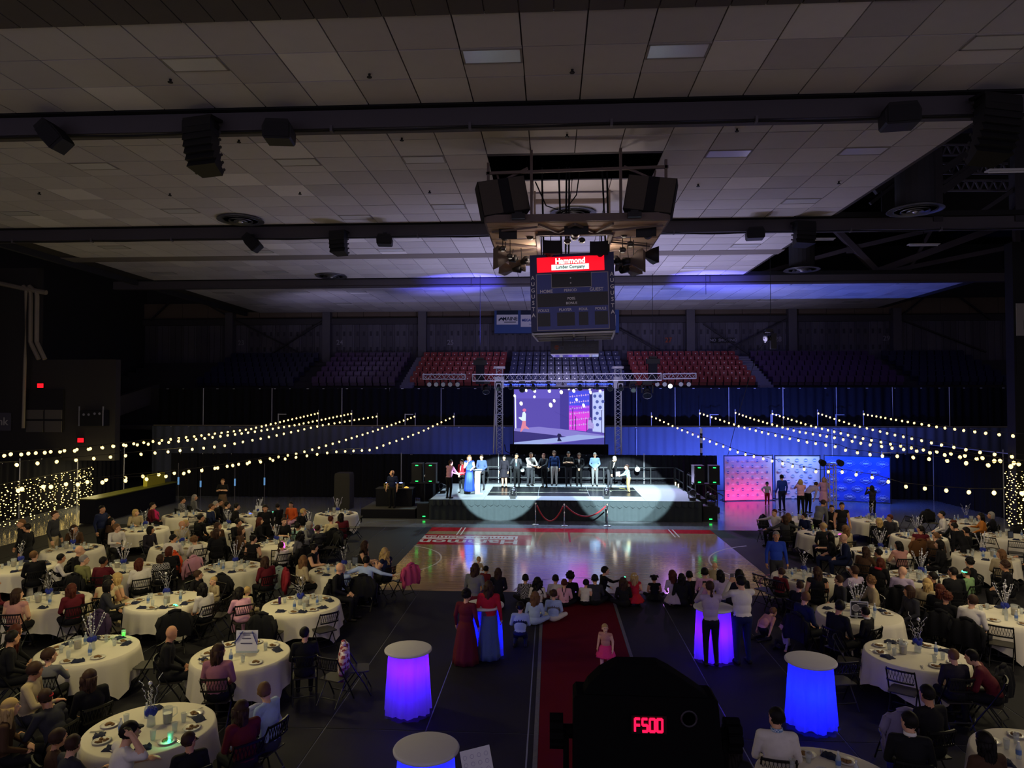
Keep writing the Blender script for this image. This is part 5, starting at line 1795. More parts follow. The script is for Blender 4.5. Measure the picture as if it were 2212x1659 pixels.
def make_body(base, lean=0, aR='side', aL=None, head_yaw=0, head_pitch=0, side_lean=0, girth=1.0, kid=False):
    J = skeleton(base, lean, aR, aL, side_lean, kid)
    mb = MB()
    g = girth
    hq = Matrix.Rotation(R(head_yaw), 3, 'Z') @ Matrix.Rotation(-R(head_pitch + lean * .45), 3, 'X')
    hc = J['head'] + Vector((0, 0, 0))
    head_shape(mb, hc, hq, 1.32 if kid else 1.07)
    mb.cap(J['neck'] - (J['head'] - J['neck']).normalized() * .05, J['head'] - Vector((0, .02, .03)), .056, .054, 10)
    tq = (J['neck'] - J['pel']).to_track_quat('Z', 'Y').to_matrix()
    mb.ell(J['chest'], (.190 * g, .122 * g, .20), 16, 10, Matrix.Rotation(-R(lean), 3, 'X'))
    mb.ell(J['belly'], (.172 * g, .122 * g, .19), 16, 10, Matrix.Rotation(-R(lean * .7), 3, 'X'))
    mb.ell(J['pel'] + Vector((0, -.01, 0)), (.180 * g, .128 * g, .14), 16, 10)
    mb.cap(J['shL'], J['shR'], .068, .068, 10)
    bones = [(0, J['head'], J['head'], .13 if kid else .105), (0, J['neck'], J['head'], .05), (1, J['belly'], J['chest'], .15 * g), (1, J['shL'], J['shR'], .065), (1, J['pel'] + Vector((0, 0, .10)), J['belly'], .14 * g), (4, J['pel'] + Vector((0, 0, -.03)), J['pel'] + Vector((0, 0, -.02)), .15 * g)]
    for n, s in (('R', 1), ('L', -1)):
        mb.cap(J['sh' + n], J['el' + n], .064 * g, .050, 10)
        mb.cap(J['el' + n], J['wr' + n], .048, .033, 10)
        fd = (J['wr' + n] - J['el' + n])
        upv = Vector((0, 0, 1)) if abs(fd.normalized().z) < .8 else Vector((s, 0.2, 0))
        hand(mb, J['wr' + n], fd, upv, s)
        mb.cap(J['hip' + n], J['knee' + n], .098 * g, .068, 12)
        mb.cap(J['knee' + n], J['ank' + n], .066, .043, 12)
        mb.cap(J['heel' + n], J['toe' + n], .042, .038, 10)
        he = J['wr' + n] + fd.normalized() * .14
        bones += [(2, J['sh' + n], J['el' + n], .05), (3, J['el' + n], J['wr' + n], .038), (0, J['wr' + n] + fd.normalized() * .03, he, .03), (4, J['hip' + n], J['knee' + n], .075 * g), (5, J['knee' + n], J['ank' + n], .05), (6, J['heel' + n], J['toe' + n], .045)]
    me = remeshed(mb, .0125, 5200)
    nf = len(me.polygons)
    c = np.empty(nf * 3)
    me.polygons.foreach_get('center', c)
    c = c.reshape(-1, 3)
    best = np.full(nf, 1e9)
    idx = np.zeros(nf, dtype=np.int32)
    for slot, a, b, r in bones:
        a, b = np.array(a), np.array(b)
        d = b - a
        L = d @ d
        t = np.clip(((c - a) @ d) / L, 0, 1)[:, None] if L > 1e-9 else np.zeros((nf, 1))
        dist = np.linalg.norm(c - (a + t * d), axis=1) - r
        k = dist < best
        best[k] = dist[k]
        idx[k] = slot
    # scalp: upper and rear part of the head carries the hair colour
    hm = np.array(hq.inverted())
    loc = (c - np.array(hc)) @ hm.T / (1.32 if kid else 1.07)
    sc_ = (idx == 0) & (np.linalg.norm(loc, axis=1) < .16) & (loc[:, 2] > -.045) & ((loc[:, 2] > .062 + .35 * (loc[:, 1] - .04)) & (loc[:, 1] < .085) & (loc[:, 2] + .9 * loc[:, 1] < .16) & ((loc[:, 1] < .015) | (loc[:, 2] > .055)) | ((loc[:, 1] < -.02) & (loc[:, 2] > -.06)))
    idx[sc_] = 7
    me.materials.clear()
    for i in range(8):
        me.materials.append(None)
    me.polygons.foreach_set('material_index', idx.astype(np.int32))
    me.polygons.foreach_set('use_smooth', [True] * nf)
    me.update()
    me.name = 'person'
    H = Matrix.Translation(hc) @ hq.to_4x4() @ Matrix.Scale(1.32 if kid else 1.07, 4)
    ch = Matrix.Translation(J['chest']) @ Matrix.Rotation(-R(lean), 4, 'X') @ Matrix.Rotation(R(side_lean), 4, 'Y')
    return dict(me=me, H=H, head=hc, chest=ch, J=J, base=base)


POSES = {
    'sit': ('sit', 4, 'table', 'lap'), 'sitl': ('sit', 4, 'lap'), 'sitc': ('sit', 2, 'clap'), 'sith': ('sit', 24, 'table'), 'sitchin': ('sit', 14, 'chin', 'table'), 'sitout': ('sit', 4, 'out', 'out'), 'sitdrink': ('sit', -4, 'drink', 'table'), 'sithead': ('sit', 10, 'head', 'table'),
    'stand': ('stand', 0, 'side'), 'clasp': ('stand', 0, 'clasp'), 'reach': ('stand', 6, 'reach'), 'mouth': ('stand', 0, 'mouth'), 'phone': ('stand', 2, 'phone'), 'fold': ('stand', 0, 'fold', 'folds'), 'mic': ('stand', 2, 'mic', 'reach'),
    'bend': ('stand', 34, 'reach'), 'bow': ('stand', 52, 'down'), 'walk': ('walk', 3, 'side'), 'stoop': ('stand', 26, 'down'), 'hip': ('stand', 0, 'hip', 'side'),
    'floor': ('floor', 10, 'lap'), 'floors': ('floor', 4, 'floor'), 'kneel': ('kneel', 6, 'lap'), 'kneelpt': ('kneel', 4, 'point', 'lap'), 'crawl': ('crawl', 40, 'floor', 'side'), 'kneelh': ('kneel', 16, 'reach'),
}
BODIES = {}


def body(pose, hy=0, hp=0, kid=False):
    key = (pose, hy, hp, kid)
    if key not in BODIES:
        p = POSES[pose]
        BODIES[key] = make_body(p[0], p[1], p[2], p[3] if len(p) > 3 else None, hy, hp, kid=kid)
    return BODIES[key]


# ------------------------------------------------------------------ hair and other head wear (head space, face towards +Y)
def hair_mesh(kind):
    mb = MB()
    rr = random.Random(kind)

    def shell(r=(.088, .106, .106), c=(0, -.016, .026), front=.06, low=-.07):
        nu, nv = 26, 10
        vs, fs = [], []
        for j in range(nv + 1):
            a = math.pi * .66 * j / nv
            for i in range(nu):
                t = 2 * math.pi * i / nu
                y = math.sin(t)
                e = max(0., min(1., (y + .35) / 1.05))
                aa = a * (1.0 - .40 * e * e * (3 - 2 * e)) * (1 + .05 * math.sin(9 * t + j))
                w = 1 + .035 * math.sin(7 * t + 3 * j) + .025 * math.sin(13 * t - 4 * j)
                vs.append((c[0] + r[0] * math.sin(aa) * math.cos(t) * w, c[1] + r[1] * math.sin(aa) * math.sin(t) * w, c[2] + r[2] * math.cos(aa)))
        for j in range(nv):
            for i in range(nu):
                fs.append((j * nu + i, j * nu + (i + 1) % nu, (j + 1) * nu + (i + 1) % nu, (j + 1) * nu + i))
        fs.append(tuple(nv * nu + i for i in range(nu - 1, -1, -1)))
        mb.add(vs, fs)

    def strands(n, z1, spread, y1, amp=.0, r0=.026):
        for i in range(n):
            t = math.pi * (1.0 + i / (n - 1)) if n > 1 else math.pi * 1.5
            x, y = .085 * math.cos(t), -.02 + .085 * math.sin(t)
            pts, rs = [], []
            for k in range(7):
                f = k / 6
                pts.append((x * (1 + spread * f) + amp * math.sin(f * 9 + i * 2), y * (1 - .1 * f) + y1 * f + amp * math.cos(f * 8 + i), .03 + (z1 - .03) * f))
                rs.append(r0 * (1 - .5 * f * f))
            mb.tube(pts, rs, 6)
    if kind == 's':
        shell((.083, .101, .105))
    elif kind == 'o':
        shell((.092, .108, .110))
        strands(9, -.12, .1, .0)
    elif kind == 'l':
        shell((.090, .106, .109))
        strands(11, -.36, .05, -.02, .006, .030)
    elif kind == 'c':
        shell((.096, .112, .114))
        strands(11, -.30, .45, -.03, .02, .036)
    elif kind == 'v':
        shell((.098, .114, .118))
        for i in range(26):
            t, a = rr.uniform(0, 6.28), rr.uniform(0, 1.7)
            if math.sin(a) * math.sin(t) > .45:
                continue
            mb.ell((.088 * math.sin(a) * math.cos(t), -.016 + .10 * math.sin(a) * math.sin(t), .03 + .1 * math.cos(a)), rr.uniform(.024, .036), 7, 5)
    elif kind == 'p':
        shell((.085, .102, .106))
        mb.tube([(0, -.105, .03), (0, -.135, .01), (0, -.14, -.08), (0, -.12, -.2), (0, -.11, -.30)], [.022, .03, .034, .028, .01], 8)
    elif kind == 'd':
        shell((.085, .102, .106))
        pts = [(.008 * math.sin(k * 2.2), -.11 - .01 * math.sin(k), -.02 - k * .035) for k in range(12)]
        mb.tube(pts, [.026 + .007 * math.sin(k * 2.1) for k in range(11)] + [.01], 8)
    elif kind == 'u':
        shell((.085, .103, .107))
        mb.ell((0, -.085, .085), (.045, .045, .042), 10, 8)
    elif kind == 't':
        shell((.085, .102, .106))
        for s in (-1, 1):
            mb.ell((s * .085, -.02, .085), (.035, .03, .035), 8, 6)
            mb.ell((s * .11, -.03, .06), (.025, .022, .03), 8, 6)
    elif kind == 'k':
        shell((.088, .106, .108))
        mb.add([(.07 * math.cos(t), .06 + .085 * math.sin(t), .055 - .01 * math.sin(t)) for t in [math.pi * i / 8 for i in range(9)]] + [(.07 * math.cos(t), .06 + .085 * math.sin(t), .045 - .01 * math.sin(t)) for t in [math.pi * i / 8 for i in range(9)]],
               [tuple(range(9)), tuple(range(17, 8, -1))] + [(i, 9 + i, 10 + i, i + 1) for i in range(8)])
    elif kind == 'f':
        shell((.100, .118, .118))
        mb.ell((0, -.10, -.06), (.09, .06, .08), 10, 8)
    return mb.mesh({'k': 'cap', 'f': 'hood'}.get(kind, 'hair'), [None], True)


HAIR = {}
eye_me = None


def face_mesh():
    mb = MB()
    for s in (-1, 1):
        mb.mi = 0
        mb.ell((s * .030, .083, .002), (.014, .012, .009), 8, 6)
        mb.mi = 1
        mb.ell((s * .030, .092, .002), (.0065, .006, .0065), 6, 4)
        mb.box((s * .031, .090, .026), (.034, .010, .007))
    return mb.mesh('eyes', [M('eye_white', 'cfc8c0', .3), M('eye_dark', '1a120e', .4)], True)


EYES = face_mesh()
MOUTH = MB().ell((0, .093, -.060), (.024, .010, .008), 8, 5).mesh('mouth', M('lips', '9c5a50', .5), True)
SKIN = {'a': hexmat('d9a888', .55, 'skin'), 'b': hexmat('c4906e', .55, 'skin'), 'c': hexmat('8a5a40', .55, 'skin'), 'd': hexmat('e2b89c', .55, 'skin')}

# ------------------------------------------------------------------ folding chairs
m_chair = M('chair_metal', '141416', .4, .3)
m_chair_s = M('chair_seat_grey', '2a2724', .5)
CH = {}
CH['seat'] = MB().prism([(-.20, -.20), (.20, -.20), (.21, .10), (.18, .20), (-.18, .20), (-.21, .10)], .435, .455, 'Z').mesh('seat', m_chair_s)
mb = MB()
n = 10
for i in range(n):
    x0, x1 = -.20 + .4 * i / n, -.20 + .4 * (i + 1) / n
    y0, y1 = -.245 - .03 * math.cos((x0) * 7), -.245 - .03 * math.cos(x1 * 7)
    mb.beam((x0, y0, .845), (x1, y1, .845), .022, .03).beam((x0, y0 + .012, .655), (x1, y1 + .012, .655), .022, .025)
CH['back_rail'] = mb.mesh('back_rail', m_chair)
mb = MB()
for i in range(9):
    x = -.19 + .38 * i / 8
    y = -.245 - .03 * math.cos(x * 7)
    dx = .034
    mb.beam((x - dx / 2, y + .01, .66), (x + dx, y, .84), .010, .006).beam((x + dx / 2, y + .01, .66), (x - dx, y, .84), .010, .006)
CH['backrest'] = mb.mesh('backrest', m_chair)
for s, nm in ((-1, 'a'), (1, 'b')):
    CH['frame' + nm] = MB().tube([(s * .215, .24, .012), (s * .215, .12, .24), (s * .215, -.05, .50), (s * .21, -.2, .76), (s * .205, -.24, .86)], .013, 6).mesh('front_leg', m_chair)
    CH['rear' + nm] = MB().tube([(s * .195, -.27, .012), (s * .195, -.08, .26), (s * .195, .05, .43)], .012, 6).mesh('rear_leg', m_chair)
CH['cross'] = MB().cyl((-.21, .17, .15), (.21, .17, .15), .010, n=6).cyl((-.19, -.19, .13), (.19, -.19, .13), .010, n=6).mesh('cross_bar', m_chair)


def folding_chair(loc, rz, label):
    t = thing('folding_chair', label, 'chair', loc, rz, 'black folding chairs')
    for k, me in CH.items():
        link(me.name, me, t, (0, .10, 0))
    return t


# coats hung over chair backs
def coat_mesh(seed, sleeves=True):
    r = random.Random(seed)
    mb = MB()
    n = 12
    prof = [(-.20, .38), (-.215, .55), (-.20, .72), (-.17, .86), (-.135, .905), (-.10, .87), (-.085, .70), (-.08, .52)]
    vs, fs = [], []
    for k, (y, z) in enumerate(prof):
        for i in range(n + 1):
            u = i / n - .5
            w = .56 if 1 < k < 6 else .62
            vs.append((u * w, y + .022 * math.sin(u * 16 + seed + k * .4) + .12 * (u * u) * (1 if k < 4 else -1) * .6, z - .35 * u * u * (1 if 2 < k < 6 else .3) + r.uniform(-.008, .008)))
    m = n + 1
    for k in range(len(prof) - 1):
        for i in range(n):
            fs.append((k * m + i, k * m + i + 1, (k + 1) * m + i + 1, (k + 1) * m + i))
    o = len(vs)
    vs += [(x, y + (.025 if y > -.13 else -.025), z + .01) for x, y, z in vs]
    fs += [tuple(o + q for q in reversed(f)) for f in fs]
    mb.add(vs, fs)
    if sleeves:
        for s in (-1, 1):
            mb.tube([(s * .25, -.14, .80), (s * .31, -.16, .66), (s * .31, -.18, .48), (s * .29, -.17, .33)], [.06, .065, .055, .045], 8)
    mb.tube([(-.12, -.14, .90), (0, -.16, .93), (.12, -.14, .90)], [.03, .04, .03], 8)
    return mb.mesh('jacket', [None], True)


COATS = [coat_mesh(s) for s in (1, 2, 3)]
SHAWL = coat_mesh(7, False)

# ------------------------------------------------------------------ tables
TR = .84
m_cloth = M('table_cloth', 'd9d2c0', .9, noise=.04, scale=4, spec=.05)
m_wood = M('table_ply', '8a6c4a', .6)


def cloth_mesh():
    mb = MB()
    n = 72
    rings = [(0, 0), (.4, 0), (.97, 0), (1.0, -.006)]
    vs = [(0, 0, 0)]
    fs = []
    for r_, z in rings[1:]:
        for i in range(n):
            t = 2 * math.pi * i / n
            vs.append((TR * r_ * math.cos(t), TR * r_ * math.sin(t), z))
    K = 6
    for k in range(1, K + 1):
        for i in range(n):
            t = 2 * math.pi * i / n
            a = 1.12 / max(abs(math.cos(t)), abs(math.sin(t)))
            drop = min(.735, (a - TR) * .62 + .28)
            f = k / K
            fold = .030 * f * math.sin(t * 18) + .02 * f * math.sin(t * 8 + 1)
            rr = TR + .012 + .05 * f + fold
            vs.append((rr * math.cos(t), rr * math.sin(t), -.006 - drop * f))
    for i in range(n):
        fs.append((0, 1 + i, 1 + (i + 1) % n))
    for k in range(len(rings) - 2 + K):
        b = 1 + k * n
        for i in range(n):
            fs.append((b + i, b + n + i, b + n + (i + 1) % n, b + (i + 1) % n))
    return MB().add(vs, fs).mesh('tablecloth', m_cloth, True)


CLOTH = cloth_mesh()
TTOP = MB().cyl((0, 0, .715), (0, 0, .742), TR - .01, n=36).mesh('tabletop', m_wood)
TLEG = MB().cyl((0, 0, 0), (0, 0, .715), .018, n=6).mesh('leg', m_steel)
m_navyc = M('napkin_navy', '161c3a', .9, noise=.1, scale=12)
m_plate = M('plate_white', 'd8d4cc', .25)
m_food = M('food_mix', '7a5a34', .8, noise=.5, scale=40)
m_glass = M('tumbler_clear', 'c8ccc8', .08, spec=.6)
m_glass.node_tree.nodes['Principled BSDF'].inputs['Transmission Weight'].default_value = .82
def see_thru(nm, col, k):
    m = M(nm, col, .06, spec=.8)
    n_ = m.node_tree
    b_ = n_.nodes['Principled BSDF']
    tr = n_.nodes.new('ShaderNodeBsdfTransparent')
    tr.inputs[0].default_value = (.93, .95, .95, 1)
    ms = n_.nodes.new('ShaderNodeMixShader')
    ms.inputs[0].default_value = k
    n_.links.new(tr.outputs[0], ms.inputs[1])
    n_.links.new(b_.outputs[0], ms.inputs[2])
    n_.links.new(ms.outputs[0], n_.nodes['Material Output'].inputs[0])
    return m


m_glass = see_thru('tumbler_wall', 'd8dcdc', .28)
m_water = M('bottle_clear', 'b8c4d0', .12, spec=.6)
m_water = see_thru('bottle_wall', 'c8d4e0', .4)
m_lab = M('bottle_label', '5a78b0', .6)
m_silver = M('silver_twig', 'c4c4c8', .3, .7)
m_bead = M('silver_bead', 'e4e4ea', .2, .5)
m_tissue = M('blue_tissue', '1c2c8c', .7)
m_cut = M('cutlery', 'b4b4b8', .25, .9)
PLATE = MB().lathe([(.06, 0), (.075, .004), (.118, .016), (.122, .020), (.07, .010), (0, .009)], 20).mesh('plate', m_plate, True)
FOODS = []
for sd in range(3):
    r3 = random.Random(sd)
    mb = MB()
    for _ in range(8):
        mb.ell((r3.uniform(-.05, .05), r3.uniform(-.05, .05), .018), (r3.uniform(.015, .035), r3.uniform(.012, .03), r3.uniform(.01, .02)), 7, 5)
    FOODS.append(mb.mesh('food', m_food, True))


def crumple(seed, w=.15, l=.2):
    r = random.Random(seed)
    mb = MB()
    n = 6
    vs = []
    for j in range(n + 1):
        for i in range(n + 1):
            e = 1 if 0 < i < n and 0 < j < n else 0
            vs.append((w * (i / n - .5) * r.uniform(.8, 1.15), l * (j / n - .5) * r.uniform(.85, 1.15), .006 + e * r.uniform(.0, .045)))
    m = n + 1
    fs = [(j * m + i, j * m + i + 1, (j + 1) * m + i + 1, (j + 1) * m + i) for j in range(n) for i in range(n)]
    o = len(vs)
    vs += [(x, y, max(.001, z - .005)) for x, y, z in vs]
    fs += [tuple(o + q for q in reversed(f)) for f in fs]
    return mb.add(vs, fs).mesh('napkin', m_navyc, True)


NAPS = [crumple(s) for s in range(4)]
GLASS = MB().lathe([(.028, 0), (.030, .004), (.040, .13), (.036, .13), (.027, .010), (0, .010)], 14).mesh('tumbler', m_glass, True)
PITCH = MB().lathe([(.055, 0), (.062, .01), (.070, .22), (.066, .22), (.056, .014), (0, .014)], 16).tube([(.066, 0, .20), (.12, 0, .19), (.125, 0, .10), (.06, 0, .06)], .008, 6).mesh('pitcher', m_glass, True)
PTEA = MB().cyl((0, 0, .012), (0, 0, .14), .054, .060, 14).mesh('drink', M('amber_drink', 'a88a44', .15))
BOT = MB().lathe([(.030, 0), (.032, .01), (.032, .12), (.026, .15), (.012, .18), (.012, .20), (0, .20)], 12).mesh('bottle', m_water, True)
BLAB = MB().lathe([(.0325, .05), (.0335, .055), (.0335, .105), (.0325, .11)], 12).mesh('label_band', m_lab, True)
BCAP = MB().cyl((0, 0, .195), (0, 0, .215), .014, n=10).mesh('cap', M('cap_white', 'd8d8d8', .4))
CUT = MB().beam((-.012, -.09, .004), (-.012, .09, .004), .010, .003).beam((.014, -.09, .004), (.014, .09, .004), .012, .003).mesh('cutlery', m_cut)


def centre_meshes(seed, kind):
    r = random.Random(seed)
    vase = MB().lathe([(.055, 0), (.06, .01), (.05, .12), (.062, .20), (.056, .20), (.045, .12), (.05, .015), (0, .015)], 16).mesh('vase', m_glass, True)
    ts = MB()
    for i in range(9):
        t = i * .7
        ts.ell((.05 * math.cos(t), .05 * math.sin(t), .20 + r.uniform(-.02, .03)), (.035, .035, .05), 7, 5)
    tw_, bd = MB(), MB()
    for i in range(11 if kind == 'spray' else 7):
        a, l, tilt = r.uniform(0, 6.28), r.uniform(.30, .56), r.uniform(.1, .5)
        pts = []
        for k in range(15):
            f = k / 14
            cur = (.022 * f if kind == 'curl' else .004)
            pts.append((math.cos(a) * tilt * l * f + cur * math.sin(k * 1.9 + i), math.sin(a) * tilt * l * f + cur * math.cos(k * 1.9 + i), .15 + l * f))
        tw_.tube(pts, .0045, 4)
        if kind != 'curl' or i < 2:
            for k in range(4):
                p_ = pts[14 - k * 2]
                bd.ell(p_, .013 if kind == 'spray' else .010, 6, 4)
    bd.ell((.02, .01, .60), .03, 10, 7)
    return vase, ts.mesh('tissue', m_tissue, True), tw_.mesh('twigs', m_silver, True), bd.mesh('beads', m_bead, True)


CENT = {('curl', 0): centre_meshes(1, 'curl'), ('curl', 1): centre_meshes(2, 'curl'), ('spray', 0): centre_meshes(3, 'spray'), ('spray', 1): centre_meshes(4, 'spray')}

TABLES = {
    # id: pixel of the top's centre, phrase, centrepiece
    'L1': (325, 1573, 'lower left corner table', 'curl'), 'L2': (521, 1414, 'left sign board table', None), 'L3': (190, 1404, 'left table with green cup', 'spray'), 'L4': (652, 1306, 'left table with purple can', 'curl'),
    'L5': (358, 1298, 'left table with green glow', 'curl'), 'L6': (108, 1298, 'left table beside the cream gowns', 'curl'), 'L7': (499, 1226, 'left middle table with long cloth', 'spray'), 'L8': (737, 1232, 'table by the court left corner', 'curl'),
    'L9': (268, 1228, 'left table behind the cream gowns', 'spray'), 'L10': (45, 1225, 'third row table at left edge', 'curl'), 'L11': (157, 1186, 'left table before the bar', 'curl'), 'L12': (308, 1143, 'far left table by the maroon shirt', 'curl'),
    'L13': (388, 1180, 'left table with leaning white shirts', 'spray'), 'L14': (400, 1113, 'farthest left table below the poles', None), 'L15': (492, 1139, 'left table behind the navy robe', 'spray'), 'L16': (557, 1112, 'farthest left table with blue glow', 'spray'),
    'L17': (600, 1177, 'left table with empty framed chair', 'spray'), 'L18': (668, 1144, 'left table with violet glow', 'spray'), 'L19': (727, 1110, 'left table nearest the crate', 'spray'),
    'R1': (1978, 1414, 'right table lit blue in front', 'curl'), 'R2': (1855, 1326, 'right table with framed sign', 'spray'), 'R3': (2170, 1330, 'right edge table of second row', 'spray'), 'R4': (1741, 1246, 'table by the court right corner', 'curl'),
    'R5': (1990, 1247, 'right middle table with tea pitcher', 'spray'), 'R6': (1899, 1193, 'right table behind the drinking guest', 'spray'), 'R7': (2128, 1202, 'right table with tall pitcher', 'spray'), 'R8': (1779, 1153, 'right table with green bottle', None),
    'R9': (1985, 1160, 'right table behind the brown coat', 'spray'), 'R10': (1721, 1122, 'right table nearest the backdrops', None), 'R11': (1886, 1124, 'right table below the blue backdrop', 'curl'), 'R12': (2086, 1128, 'right table with the white shirt guest', 'curl'),
    'R13': (2186, 1160, 'right table beside the fairy lights', None), 'R14': (1790, 1688, 'bottom table beside the white shirt', None), 'R15': (2262, 1640, 'table in the lower right corner', None),
}
TPOS = {}
tab_group = 'round banquet tables'
DIRS = ['stage side', 'stage and court side', 'court side', 'near court side', 'near side', 'near outer side', 'outer side', 'far outer side']


def put(me, name, p, rz, label, cat, group, parts=()):
    o = link(name, me, None, p, rz)
    tag(o, label, cat, group)
    for nm, pm in parts:
        link(nm, pm, o)
    return o


for tid, (px, py, ph, cen) in TABLES.items():
    p = PZ(px, py, .75)
    TPOS[tid] = (p.x, p.y)
    rz = rnd.uniform(0, .7)
    t = thing('round_table', 'round banquet table under a white cloth, ' + ph, 'table', (p.x, p.y, .010), 0, tab_group)
    link('tabletop', TTOP, t)
    for k in range(4):
        link('leg', TLEG, t, (.5 * math.cos(k * 1.571 + .78), .5 * math.sin(k * 1.571 + .78), 0))
    put(CLOTH, 'tablecloth', (p.x, p.y, .757), rz, 'white cloth draped over the ' + ph, 'tablecloth', 'white tablecloths')
    far = p.y > 27
    r4 = random.Random(tid)
    s = 1 if p.x < 0 else -1            # court side lies towards x = 0

    def spot(k, rad):
        a = math.pi / 2 - s * k * math.pi / 4 + r4.uniform(-.1, .1)
        return (p.x + rad * math.cos(a), p.y + rad * math.sin(a), .760), a
    ks = list(range(8))
    r4.shuffle(ks)
    for k in sorted(ks[:6]):
        q, a = spot(k, .60)
        pl = put(PLATE, 'dinner_plate', q, 0, 'white dinner plate with food, %s of %s' % (DIRS[k], ph), 'plate', 'dinner plates')
        link('food', FOODS[k % 3], pl)
    for k in sorted(ks[2:7]):
        q, a = spot(k + .42, .62)
        put(NAPS[k % 4], 'napkin', q, a + r4.uniform(-.6, .6), 'crumpled navy napkin, %s of %s' % (DIRS[k], ph), 'napkin', 'navy napkins')
    for k in sorted(ks[:5]):
        q, a = spot(k + .3, .42)
        put(GLASS, 'tumbler', q, 0, 'clear tumbler, %s of %s' % (DIRS[k], ph), 'glass', 'clear tumblers')
    if not far:
        for k in sorted(ks[1:4]):
            q, a = spot(k - .3, .68)
            put(CUT, 'cutlery_set', q, a + math.pi / 2, 'knife and fork, %s of %s' % (DIRS[k], ph), 'cutlery', 'knives and forks')
    q, a = spot(ks[3] + .1, .22)
    put(PITCH, 'pitcher', q, a, 'clear pitcher of amber drink at ' + ph, 'pitcher', 'clear pitchers', (('drink', PTEA),))
    for k in ks[5:7]:
        q, a = spot(k + .15, .36)
        put(BOT, 'water_bottle', q, 0, 'small water bottle, %s of %s' % (DIRS[k], ph), 'bottle', 'water bottles', (('label_band', BLAB), ('cap', BCAP)))
    if cen:
        v, ti, tw_, bd = CENT[(cen, len(tid) % 2)]
        c = put(v, 'centrepiece', (p.x + r4.uniform(-.1, .1), p.y + r4.uniform(-.05, .1), .760), r4.uniform(0, 6), 'silver %s centrepiece in blue tissue, %s' % ('curled twig' if cen == 'curl' else 'beaded spray', ph), 'centrepiece', 'table centrepieces')
        link('tissue', ti, c)
        link('twigs', tw_, c)
        tag(link('beads', bd, c), kind='stuff')
        tag(c.children[1], kind='stuff')
